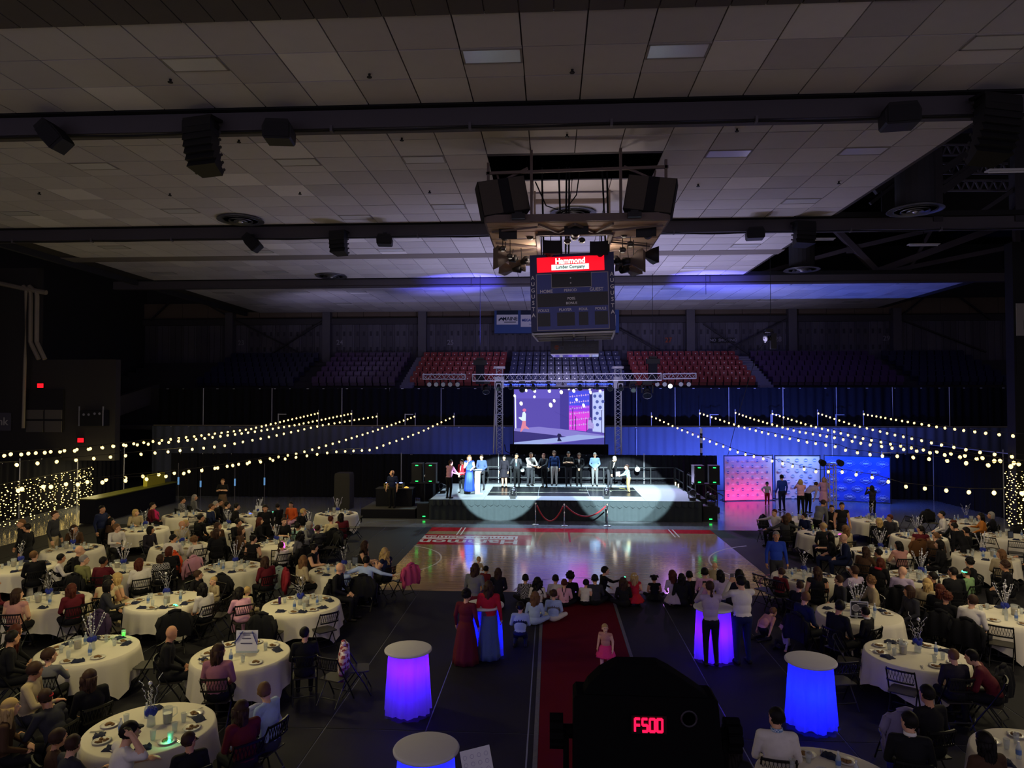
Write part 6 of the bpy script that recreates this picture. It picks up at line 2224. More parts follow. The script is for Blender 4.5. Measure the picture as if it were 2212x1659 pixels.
# ------------------------------------------------------------------ the people
PAL = dict(bk='121216', nv='182040', wh='d6d0c8', gy='6a6a6c', dg='303036', mr='5a1622', ol='7c7c4c', cr='c8b890', bn='4a3424', tn='a89878', lb='a4b8e4', lv='a898b4', pk='d8a0b8', rd='b01c2c', og='d05a28', bl='2440a8', gn='7a9a6a', dn='4a5c90', vi='3c2a50', te='8ab0a8', kh='b89a68', sk='6f8ab0', fl='26222c')
HCOL = dict(b='120d0c', n='38241a', l='6c4c30', y='b49660', g='8c8680', r='4c2014', w='c8c4bc')
PEOPLE = '''
974,999.5|reach|-40|1.0|pk,bk|L|sn|a|person in pink shirt seen from behind at the left stage end|z,yw=0
997,998|clasp|150|.92|rd,bk|L|ln|a|person in red blazer over a white top beside the pink shirt|z,shirt
1014,989|mic|190|.97|bl,bl|N|hl|a|person in long royal blue gown holding a microphone at the lectern|z,skirt=bl=.98=.25,dz=.2
1040,988|clasp|170|1.0|dn,dg|L|sn|a|person in dark blue plaid shirt behind the lectern|z
1089,989|side|160|.93|fl,a|L|ub|a|person in black floral dress on the stage, leftmost of the row|z,skirt=fl=.45=.27
1116,985|mouth|170|.99|dg,bk|L|sb|b|person in dark vest and pale tie with both hands at mouth|z,shirt,tie=sk
1147,983|reach|215|1.0|wh,dg|L|sn|b|person in white shirt and dark tie handing over an award|z,tie=bk,girth
1174,985|reach|150|1.0|dg,bk|L|sr|a|person in dark sweater receiving the award|z
1197,980|side|175|1.03|nv2,wh|L|vn|a|tall person in navy sweater and white trousers|z
1228,981|fold|180|1.03|bk,dg|S|kb|a|person in black polo shirt and black cap, hands joined|z
1251,985|clasp|175|.97|bk,bk|L|vn|a|person in black suit and open white collar, hands clasped|z,shirt
1285,983|clasp|180|1.0|sk,gy|L|sg|a|person in pale blue sweater and grey trousers|z
1328,991|stoop|225|1.0|bk,dg|L|sg|a|person in dark suit stooping to hand a paper to the child|z,shirt
1354,1009|reach|100|.74|te,kh|L|sn|a|child in blue plaid shirt and tan trousers reaching for the paper|z
847,1022|stand|170|.98|nv,bk|S|b-|a|person in dark polo with headphones behind the mixer case|dz=.43,yw=-60
1657,1045.5|hip|170|.66|wh,rd|L|kb|a|child in white shirt and red trousers before the pink backdrop|
1688,1031|stand|12|1.0|bl,nv|L|kb|a|person in blue shirt standing with back turned before the white backdrop|
1729,1041|phone|-8|.95|pk,bk|L|oy|a|person in pale blouse taking a picture of the white backdrop|
1763,1047|bow|-60|1.0|lv,bk|L|sn|a|person in grey top bending down beside the tower|
1780,1036|hip|150|.93|pk,lv|L|ly|a|person in pale pink dress posing behind the tower|skirt=pk=.5=.26
1777,1058|kneel|60|.62|te,nv|L|sn|a|small child in pale teal crouching at the foot of the white backdrop|
1883,1054|phone|10|.86|fl,bk|L|lb|b|person in dark floral top looking at a phone before the blue backdrop|
1819,1093|stand|175|.97|bk,bk|N|ub|b|person in black strappy dress with high bun standing beside a right table|skirt=bk=.9=.28
1779,1087|stoop|-60|1.0|gy,bk|L|sn|b|person in grey patterned shirt leaning over beside the tower|
1677,1107|sitout||1.0|wh,bk|L|sr|a|person in cream shirt with arms spread over chair backs|yw=0
1730,1095|sit|170|1.0|bk,bk|L|sn|a|person in black jacket facing the camera before the backdrops|
1716,1118|sitl||.95|bk,bk|L|ll|a|person in black with long fair hair, back turned near the backdrops|
1731,1123|sitout|10|.96|dg,bk|L|ln|b|person in charcoal top reaching a hand aside near the backdrops|
1760,1121|sitl||.9|nv,bk|L|sb|a|youth in dark suit with white collar near the tower|collar
1781,1139|sitl|5|1.0|bk,bk|S|kt|b|person in tan cap and black tee at the green bottle table|
1843,1147|sitl|25|.97|tn,bk|L|cl|a|person with very long wavy fair hair, back turned at the right|
1677,1158|stand|175|1.0|bl,dg|L|sg|b|person in blue polo standing in the dark aisle right of the court|yw=0
1807,1161|sit|60|.95|bk,nv|S|lb|a|person in black tee with crossed legs behind the navy suit|
1826,1161|sitl|75|1.02|nv,nv|L|b-|a|person in navy suit and tie turned sideways at the right|shirt,tie=gy
1692,1235|sitl||.72|mr,bk|L|sn|a|small child in plaid shirt at the court corner table|
1766,1237|sitl||.95|bk,bk|N|ln|b|person in black off shoulder top at the court corner table|
1745,1270|sitl||.9|bk,bk|L|sn|a|person in black jacket below the court corner table|
1846,1234|sitdrink||1.0|lv,bk|L|sn|b|person in lavender shirt drinking from a cup|
1821,1254|sitl||.9|dg,bk|L|sn|a|person in dark top seen from behind in front of the lavender shirt|
1884,1261|sit|80|.95|tn,bn|L|vl|a|person in tan patterned top facing sideways near the framed sign|
1732,1292|sitl||1.0|nv,bk|L|sl|a|person in navy shirt with back turned at the right aisle|
1806,1312|sitl||1.02|bk,bk|L|sb|b|person in black shirt with back turned in front of the framed sign|
1908,1333|sitl|40|.85|bk,bk|L|sb|a|child in black suit with white collar leaning at the framed sign table|collar
1927,1129|sitl||.95|bk,bk|L|ly|a|person in black top with straight pale yellow hair|
1938,1121|sit||.95|dg,bk|L|sr|b|person in dark grey top beside the pale yellow hair|
2041,1112|sitl|70|1.0|wh,dg|L|sb|a|person in white shirt, tie and glasses at the far right|tie=nv
2051,1131|sit||.95|bk,bk|L|ur|a|person in black top with tied up hair, far right|
2061,1138|stoop|30|.96|bk,bk|L|sb|a|person in long black coat leaning over at the right|
2099,1151|sitl|40|1.02|bk,bk|L|sb|b|person in black suit and open white shirt at the right|shirt
2125,1116|sit|60|.95|og2,bk|L|lb|a|person in orange top at the far right table|
2133,1111|sit|60|.95|bk,bk|L|og|b|person in black with grey hair at the far right table|
1989,1145|sitl||.97|mr,bk|N|db|b|person in sleeveless dark dress with back turned, brown coat behind|
2047,1162|sitl||.95|bn,bk|L|pl|a|person in brown top at the right, hair tied back|
2037,1177|sitl||1.0|bk,bk|L|ob|a|person in black seen from behind at the right middle|
1935,1176|sitchin||.95|pk2,bk|N|lb|a|person with bare shoulder resting chin on hand|
1911,1196|sit||.95|bn,bk|L|ln|b|person in brown top beside the bare shoulder|
1974,1213|sitl||.85|ol,bk|L|vb|b|child in olive shirt at the tea pitcher table|
2035,1213|sit|80|.92|bk,bk|L|vb|a|youth in black top in profile at the tea pitcher table|
1947,1237|sitl||1.0|lv,dg|L|b-|a|person in lavender shirt with shaved head, back turned|
2022,1246|sit||.95|bk,bk|L|pb|b|person in black with tied dark hair at the tea pitcher table|
2063,1239|sitl||1.0|bk,bk|L|sb|b|person in black shirt with broad back at the tea pitcher table|
2090,1238|sitl||.85|gn,bk|L|sn|a|child in pale green shirt wearing a green glowing headband|glow
2164,1198|sitl||.95|tn,bk|L|ll|a|person in tan top at the tall pitcher table|
2180,1223|sitl||.97|bk,bk|L|vn|b|person in black coat with curly hair at the right edge|
2205,1174|sit|70|.95|dg,bk|L|sb|b|person in grey jacket cut by the right edge of the picture|
1897,1216|sitl||.95|bk,bk|L|lr|a|person in black with red scarf, red brown hair|scarf
2006,1267|sitl||.93|tn,bk|L|ly|a|person in tan jacket with fair hair, right middle|
2022,1278|sitl||.95|bk,bk|L|lr|a|person in black with red brown hair beside the tan jacket|
2050,1292|sitl||.92|bk,bk|L|vr|b|person in black with short wavy hair beside the white polo|
2069,1291|sitl||1.02|wh,dg|S|sn|a|person in white polo shirt with back turned at the right|
1980,1277|sitl||.95|dg,bk|L|on|b|person in charcoal top at the left of the tan jacket|
2082,1419|sitl||.88|fl,bk|L|sl|a|child in dark patterned shirt at the blue lit table|
2124,1426|sith|60|.95|mr,bk|L|sb|a|person in maroon top whispering to the child|
2097,1522|sitl|15|1.02|bk,bk|S|sb|b|person in black tee shirt with back turned, bottom right|
1889,1580|sitl|-15|1.02|bk,bk|L|sb|a|person in black suit with white collar at the bottom right|collar
2186,1592|sitl|10|.95|bn,bk|L|lb|a|person with long dark hair at the lower right corner|
1679,1558|sitl|-10|1.04|wh,dg|L|sb|a|person in white dress shirt with blue checked collar, bottom right|checks
1585,1618|sitl|-20|.97|bk,bk|L|lb|b|person in black with long dark hair behind the red lit display|
1669,1322|crawl|-60|.62|pk2,bk|S|sl|a|small child in dark vest kneeling with one hand on the floor|
1693,1352|floors|80|.58|lv,bk|L|sn|a|small child in lavender top sitting beside a dark chair|
1034,1209|kneelh|-20|.55|tn,tn|L|sy|a|small fair child standing at the left end of the floor row|
1027,1228|kneel|-15|1.0|gy,mr|S|ln|a|person in grey tee kneeling with small children at the court edge|
1050,1230|kneel|-25|.62|mr,og2|L|sb|b|child in red and yellow top held at the court edge|
1076,1236|kneel|0|.85|bk,bk|L|ln|a|child in black top with long hair at the court edge|
1135,1250|floor|0|.74|ck,bk|L|sb|a|child in dark checked shirt sitting on the floor|
1161,1257|floor|0|.74|wh,bk|S|cb|b|child with big curly dark hair and white top on the floor|
1200,1251|floor|-8|.74|wh,mr|L|sb|a|child in white shirt and maroon vest on the floor|vest=mr
1219,1260|floor|-5|.70|pk,bk|L|sr|a|child in pink shirt with dark braces on the floor|braces
1232,1246|floor|-10|.80|bk,bk|L|vb|b|youth in black hoodie on the floor beside the pink shirt|
1266,1260|floor|-20|.66|wh,bk|N|kb|a|child in dark cap and white top on the floor|
1285,1251|floor|0|.78|dg,bk|L|sb|a|child in dark shirt with patterned shoes behind, on the floor|
1307,1233|kneelpt|-70|.74|bk,bk|L|sb|a|child in black jacket pointing a green glow stick|stick
1346,1257|floor|5|.74|bk,bk|L|ln|b|child with long dark hair and black top right of the runner|
1370,1246|kneel|0|.66|rd,rd|N|ly|a|child in red dress with white hair bow on the floor|skirt=rd=.30=.34,bow
1413,1250|floor|0|.64|bk,bk|N|tb|b|small child in black dress with two hair puffs|skirt=bk=.14=.36
1452,1241|kneel|15|.72|lv,lv|S|lr|a|child in lavender dress kneeling at the court edge|skirt=lv=.32=.32
1472,1248|floors|5|.88|bk,bk|L|lb|b|child in black with long dark hair leaning on another|
1489,1243|floors|-10|.78|bk,bk|L|sb|a|child in black sweater beside the long dark hair|
1522,1237|kneel|0|.82|pk,bk|L|sb|a|child in pale pink sweater and dark hair at the court edge|
1544,1223|kneelh|-30|.62|tn,tn|L|by|a|small fair child at the right end of the floor row|
1555,1241|kneel|15|.90|lv,nv|L|lb|a|person in lavender top and jeans kneeling at the court edge|
1600,1243|sitl|10|.95|bk,bk|L|lb|b|person with long dark hair just beyond the white shirt|
1156,1289|floor|-8|.76|lb,lb|L|ll|a|child in pale blue jacket on the matting left of the runner|
1196,1284|floor|-4|.74|lb,wh|L|sn|a|child in grey vest and white sleeves beside the runner|vest=gy
1124,1311|kneel|0|.74|lb,nv|L|sb|a|child in navy vest and white sleeves kneeling alone|vest=nv
1008,1285|stand|-15|.82|mr,mr|L|ub|a|person in long dark red gown at the blue lit tall table|skirt=mr=1.0=.30
1056,1267|stand|0|.92|rd,dn|L|ln|a|person in red jacket and long blue grey skirt at the blue lit tall table|skirt=dn=.95=.24
1533,1268|phone|4|.955|lv,bk|L|dn|a|person in mauve jacket and black leggings holding a phone|
1600,1257|phone|12|1.0|wh,nv|L|sb|a|person in white shirt and dark jeans filming beside the violet tall table|girth
1307,1357|walk|160|.52|pk2,pk|N|sy|d|toddler in pink dress walking on the red carpet|skirt=hp=.42=.34,yw=30
46,1131|stand|150|1.0|bk,bk|L|sl|b|person in black suit standing at the fairy light curtain|
58,1140|stand|100|.95|bk,bk|L|kb|b|person in dark coat turned to the one in the black suit|
119,1112|stand|-80|1.05|dg,tn|L|sn|a|person in dark jacket and pale trousers standing at the bar|
160,1144|sitl||.95|bn,bk|L|ln|b|person in brown top with long hair at the bar side table|
221,1100|stand|-100|1.0|nv,bk|L|sb|b|person in navy top standing by the yellow box|
242,1126|sit||.95|bn,bk|L|ob|b|person in brown dress at the far left table|
271,1117|sit||.95|wh,bk|L|pb|b|person in pale blouse at the far left table|
293,1107|sit||.95|tn,bk|L|oy|a|person in tan top with fair bob hair, far left|
324,1093|sitl|-45|1.0|mr,bk|L|sb|a|person in maroon shirt looking to the stage, far left|
246,1140|sit||1.0|wh,bk|L|sl|a|person in white shirt before the far left table|
358,1147|sitl||.95|fl,bk|L|ob|b|person in dark floral top with black hair, left|
389,1142|sit||1.0|tn,bk|L|b-|b|person in beige shirt with bald head at the left|
374,1164|sith||1.0|wh,dg|L|sb|b|person in white shirt leaning both arms on the table|
420,1167|sith||.8|wh,bk|L|vl|a|child in white sleeves resting on the table beside the white shirt|
219,1190|sitl||1.03|bk,bk|L|b-|a|person in black jacket with bald head, left middle|
177,1211|sitl||1.0|ol,bk|L|sg|a|person in olive shirt, left middle|
221,1213|sit||.95|mr,bk|L|sb|c|person in maroon top beside the olive shirt|
92,1201|sitl||1.0|bk,bk|L|sl|a|person in black jacket at the third row left edge table|
137,1203|sit||.92|wh,bk|L|sb|b|person in white sleeves and black vest, left|vest=bk
304,1218|sitl||.97|wh,bk|L|lr|a|person in white top with long dark red hair|
318,1194|sit||.95|bk,bk|L|or|a|person in black top with brown bob hair, left middle|
343,1204|sitl||.85|ck,bk|L|on|b|child in black and white patterned dress, left middle|
13,1258|sit||.97|mr,bk|L|sn|b|person in maroon sweater at the left edge|
159,1258|sit||.95|mr,bk|L|lr|a|person in dark red top beside the cream gowns|
201,1262|sitl|-20|.8|cr,cr|N|ly|a|child in cream gown with fair hair|skirt=cr=.2=.30
222,1264|sith|20|.95|cr,cr|N|ub|b|person in wide cream gown bending to the fair child|skirt=cr=.45=.50
315,1255|sit||.97|dg,bk|L|ob|b|person in charcoal top with black hair, left middle|
35,1285|sitl||.97|pk2,bk|N|ln|a|person with bare back and long brown hair at the left edge|
390,1081|sitl|-40|.95|ck,bk|L|ub|b|person in striped top, farthest left tables|
416,1075|sitl|-40|.95|gy,bk|L|lg|b|person in grey shawl, farthest left tables|
435,1086|sitl|-40|1.0|bk,bk|L|sb|b|person in black with dark glasses, farthest left tables|glasses
452,1096|sitl|-35|1.0|nv,bk|L|sn|b|person in navy robe with cream collar band|scarfc
465,1090|sitl|-25|1.0|bk,bk|L|sg|a|person in black jacket with white beard|beard
481,1040|fold|-170|.97|bk,bk|S|sl|a|person in dark sequin dress standing with folded arms|skirt=sq=.9=.26
526,1088|sitc|-60|1.0|dg,bk|L|sb|a|person in charcoal jacket clapping, far left|
550,1087|sitl|-50|1.0|bk,bk|L|sb|a|person in black sweater beside the blue glow table|
573,1098|stand|-150|.90|bk,bk|L|fb|b|person in black hooded coat standing at the blue glow table|girth
600,1093|sit|60|.92|bk,bk|L|kb|b|person in black cap bent over the blue glow table|
627,1090|sitl|170|.95|og,pk|L|pb|b|person in bright orange jacket and pale skirt|
653,1106|sitl||.97|bk,bk|L|ky|b|person in black with pale cap, left of the crate|
433,1119|sitl||1.02|bk,bk|L|sb|b|person in black with beard, below the navy robe|
407,1129|sitl|-50|.9|te,bk|L|oy|a|person in pale patterned top holding a red booklet|book
459,1137|sit||.97|bn,bk|L|ln|b|person in brown coat with long hair, left|
466,1152|sitl||1.0|bk,bk|L|ln|a|person in wide black coat with back turned, left|
517,1146|sit||.97|bn,bk|L|on|a|person in dark brown jacket in profile, left|
555,1126|sitl||.97|bk,bk|L|lr|a|person in black dress with reddish hair, left|
511,1128|sit||1.0|bk,bk|L|sb|b|person in black beside the reddish hair|
620,1124|sit|-130|1.0|bk,bk|S|sn|a|person in black tee with arms on the violet glow table|
615,1142|sit||.95|gy,bk|L|og|a|person in grey sweater with grey hair, violet glow table|
652,1138|sitl||.75|te,bk|L|pb|b|small child with pony tail at the violet glow table|
665,1144|sitl||.8|dg,bk|L|sn|a|child in dark sweater at the violet glow table|
544,1166|sitl||.95|bk,bk|N|ub|a|person in black off shoulder top, left middle|
611,1180|sitl||.74|wh,bk|L|pn|a|child in white with a pink glowing headset|glowp
654,1157|sitl||.98|gy,bk|L|cb|b|person in grey cardigan with dark curls|
651,1211|sitl||.97|tn,bk|L|ll|a|person in beige shawl with long fair brown hair|
578,1213|sitl||.95|mr,bk|L|ln|b|person in maroon top with pale teal jacket on the chair|
410,1247|sitl||.72|bk,pk|S|sn|a|small child in black before the pale pink draped chair|
460,1255|sitl|150|.62|tn,tn|L|sy|a|toddler with fair hair beside the black coat chair|
445,1272|sitl||.93|wh,bk|S|lb|b|person in white top with straight black hair, back turned|
530,1278|sitl|-20|.62|cr,cr|L|sy|a|small fair child in cream beside the dark haired child|
555,1285|sith|40|.78|pk,pk|L|lb|b|child in pale dress with dark hair hugging the fair child|
709,1122|sitl||.97|cr,bk|L|ur|a|person in cream striped blouse with tied red hair|
731,1117|sitl||.98|mr,mr|L|lb|b|person in maroon top with long black hair, left of centre|
714,1191|sit||.96|bk,bk|N|ub|a|person in dress with crossed back straps and pinned up hair|straps
762,1185|sit||.95|bk,bk|N|ln|a|person with bare back and long brown hair at the court table|
820,1194|sitc|65|.98|nv,bk|N|cy|a|person in navy tank top with long curls clapping beside the court|
786,1213|sitout|-5|1.0|lb,dg|L|sb|b|person in pale blue shirt with arm stretched over a chair|
726,1227|sitl||1.02|bk,bk|L|b-|a|person in black suit with bald head at the court table|
740,1220|sit||.72|lb,bk|L|sy|a|child in blue shirt held by the black suit|
37,1364|sitl||.95|bk,bk|L|lr|a|person in black with reddish hair at the left edge, lower row|
52,1372|sitl|-50|1.0|bk,bk|L|sb|b|person in black with a reddish lit face, left edge|
100,1421|sit||.82|gy,bk|L|sn|a|child in grey hoodie at the green cup table|
60,1449|sit|-75|1.0|tn,dg|L|kn|b|person in light brown hoodie turned right, left edge|
410,1364|sitl||1.02|bk,bk|L|b-|b|person in dark jacket leaning at the sign board table|
475,1405|sitl||.97|pk3,bk|L|ln|b|person in mauve top with very long dark hair|
653,1372|sitl|20|.92|bk,bk|L|sb|a|youth in black hoodie at the sign board table|
583,1496|sitl|75|1.0|lb,dg|S|sl|a|person in pale blue polo turned left on a folding chair|
531,1537|sit|50|.96|mr,bk|L|ln|b|person in glittery maroon top with long dark hair|
412,1606|sitl|40|.85|bk,bk|L|sn|b|child in black with glasses at the lower left|glasses
174,1509|sitchin|80|.97|dg,bk|L|sn|b|person in dark top with headband resting chin on hand|band
255,1482|sitl|60|.97|bk,bk|L|ln|b|person in black with long brown hair, lower left, back turned|
237,1594|sithead|-35|1.02|wh,dg|S|kb|a|person in pale grey tee and backward dark cap, arms raised|yw=0
150,1598|sit|-30|.9|dg,bk|L|sn|a|youth in dark top with violet lit face at the bottom left|
178,1588|sitl|-40|.75|bn,bk|L|sn|b|small child in brown beside the violet lit face|
4,1532|sitl|-60|.95|bn,bk|L|ly|a|person in brown cut by the left edge near the bottom|
'''
PAL.update({'nv2': '22386a', 'og2': 'b8702c', 'pk2': 'c08a80', 'pk3': '9a6474', 'ck': '55545c', 'hp': 'e03a80', 'sq': '5a4636', 'a': 'd9a888'})
HSC = {k: hexmat(v, .6, 'hair') for k, v in HCOL.items()}
HSC['-'] = None
HSC['t'] = hexmat('a88c60', .8)
SHOE = hexmat('16120f', .5, 'shoe')


def cl(k):
    if k == 'ck':
        return checks_mat('ck', '1c1c22', 'a8a4a4')
    return SKIN['a'] if k == 'a' else hexmat(PAL[k])


def checks_mat(nm, c1, c2, sc_=26):
    nm = 'checked_' + nm
    if nm in MATS:
        return MATS[nm]
    m = M(nm, c1, .85)
    nt = m.node_tree
    tc = nt.nodes.new('ShaderNodeTexCoord')
    ch = nt.nodes.new('ShaderNodeTexChecker')
    ch.inputs['Scale'].default_value = sc_
    ch.inputs['Color1'].default_value = (*lin(c1), 1)
    ch.inputs['Color2'].default_value = (*lin(c2), 1)
    nt.links.new(tc.outputs['Object'], ch.inputs['Vector'])
    nt.links.new(ch.outputs['Color'], nt.nodes['Principled BSDF'].inputs['Base Color'])
    return m


SKIRTS = {}


def skirt_mesh(h, r, wob=True):
    k = (round(h, 2), round(r, 2))
    if k not in SKIRTS:
        prof = []
        for i in range(8):
            f = i / 7
            prof.append((.165 + (r - .165) * f ** .8, -h * f))
        prof += [(r - .02, -h + .005), (.15, -.02)]
        SKIRTS[k] = MB().lathe(prof, 28, wob=lambda t, kk: (.012 + r * .05) * math.sin(t * 9 + kk * .2) * min(1, kk / 5) if kk < 8 else 0).mesh('skirt', [None], True)
    return SKIRTS[k]


SHIRT = MB().add([(-.05, .112, .16), (.05, .112, .16), (.025, .138, -.02), (0, .132, -.16), (-.025, .138, -.02), (-.05, .10, .16), (.05, .10, .16), (.025, .125, -.02), (0, .12, -.16), (-.025, .125, -.02)],
                 [(0, 4, 3, 2, 1), (5, 6, 7, 8, 9), (0, 1, 6, 5), (1, 2, 7, 6), (2, 3, 8, 7), (3, 4, 9, 8), (4, 0, 5, 9)]).mesh('shirt_front', [None])
TIE = MB().prism([(-.012, .15), (.012, .15), (.026, -.16), (0, -.20), (-.026, -.16)], .134, .142).mesh('tie', [None])
VEST = MB().ell((0, 0, -.05), (.186, .124, .25), 18, 12).mesh('vest', [None], True)
COLLAR = MB().lathe([(.066, .19), (.074, .20), (.070, .235), (.062, .235), (.066, .19)], 16).mesh('collar', [None], True)
SCARF = MB().lathe([(.075, .15), (.12, .16), (.11, .21), (.075, .22), (.075, .15)], 16).tube([(.05, .11, .16), (.07, .15, 0), (.07, .15, -.14)], [.03, .035, .03], 8).mesh('scarf', [None], True)
BRACES = MB().tube([(.07, .10, .18), (.06, .02, .215), (.06, -.09, .15), (0, -.125, -.05), (0, -.13, -.12)], .012, 6).tube([(-.07, .10, .18), (-.06, .02, .215), (-.06, -.09, .15), (0, -.125, -.05), (.08, -.12, -.25)], .012, 6).mesh('braces', [None])
STRAPS = MB().tube([(.09, -.03, .19), (.05, -.105, .10), (-.09, -.115, -.06)], .013, 6).tube([(-.09, -.03, .19), (-.05, -.105, .10), (.09, -.115, -.06)], .013, 6).mesh('dress_straps', [None])
HBAND = MB().lathe([(.098, .02), (.103, .03), (.098, .045), (.094, .03), (.098, .02)], 18).xf(Matrix.Diagonal((.9, 1.08, 1, 1))).mesh('headband', [None], True)
GLS = MB().beam((-.075, .095, .004), (.075, .095, .004), .006, .006).beam((-.045, .097, .0), (-.012, .097, .0), .005, .028).beam((.012, .097, .0), (.045, .097, .0), .005, .028).beam((-.078, .09, .004), (-.082, 0, .004), .005, .005).beam((.078, .09, .004), (.082, 0, .004), .005, .005).mesh('glasses', [None])
BEARD = MB().ell((0, .055, -.075), (.058, .052, .050), 12, 8).mesh('beard', [None], True)
BOW = MB().ell((-.03, -.10, .06), (.03, .02, .022), 8, 6).ell((.03, -.10, .06), (.03, .02, .022), 8, 6).mesh('hair_bow', [None], True)
HPH = MB().tube([(-.09, 0, -.01), (-.075, 0, .08), (0, 0, .13), (.075, 0, .08), (.09, 0, -.01)], .012, 6).ell((-.09, 0, -.02), (.02, .035, .035), 8, 6).ell((.09, 0, -.02), (.02, .035, .035), 8, 6).mesh('headphones', [None], True)
GLOWG = M('glow_green', '30ff90', .4, es=5, ecol='40ffa0')
GLOWP = M('glow_pink', 'ff60c0', .4, es=3, ecol='f050d0')

specs = []
for line in PEOPLE.strip().splitlines():
    f = line.split('|')
    px, py = map(float, f[0].split(','))
    ex = dict((e.split('=', 1) + [''])[:2] for e in (f[9].split(',') if len(f) > 9 else []) if e)
    specs.append(dict(px=px, py=py, pose=f[1], yaw=f[2], s=float(f[3]), top=f[4].split(',')[0], bot=f[4].split(',')[1], sl=f[5], hair=f[6][0], hc=f[6][1], skin=f[7], label=f[8], ex=ex))

STAGE = Vector((.6, 34, 0))
HZ = {}
# place by the head: first guess, then push seated people off the tables and apart
for q in specs:
    base = POSES[q['pose'] if q['pose'] != 'side' else 'stand'][0]
    q['pose'] = 'stand' if q['pose'] == 'side' else q['pose']
    q['base'] = base
    bz = (SZ if 'z' in q['ex'] else 0.0) + float(q['ex'].get('dz', 0) or 0)
    if base == 'sit':
        bz += .45 * (1 - q['s'])
    q['bz'] = bz + .008
    hz = body(q['pose'], kid=q['s'] < .85)['head'].z * q['s']
    p = PZ(q['px'], q['py'], q['bz'] + hz)
    q['p'] = Vector((p.x, p.y))
seat = [q for q in specs if q['base'] == 'sit']
for it in range(40):
    for q in seat:
        if 'blue checked collar' in q['label']:
            continue
        for tx, ty in TPOS.values():
            d = q['p'] - Vector((tx, ty))
            L = d.length
            need = TR + .40
            if L < need:
                q['p'] += d.normalized() * (need - L) * .6
    for i, a in enumerate(seat):
        for b in seat[i + 1:]:
            d = a['p'] - b['p']
            if abs(d.x) < .56 and abs(d.y) < .56:
                L = d.length
                if L < .56:
                    k = d.normalized() * (.56 - L) * .45 if L > 1e-4 else Vector((.1, 0))
                    a['p'] += k
                    b['p'] -= k


def wrap(a):
    return (a + 180) % 360 - 180


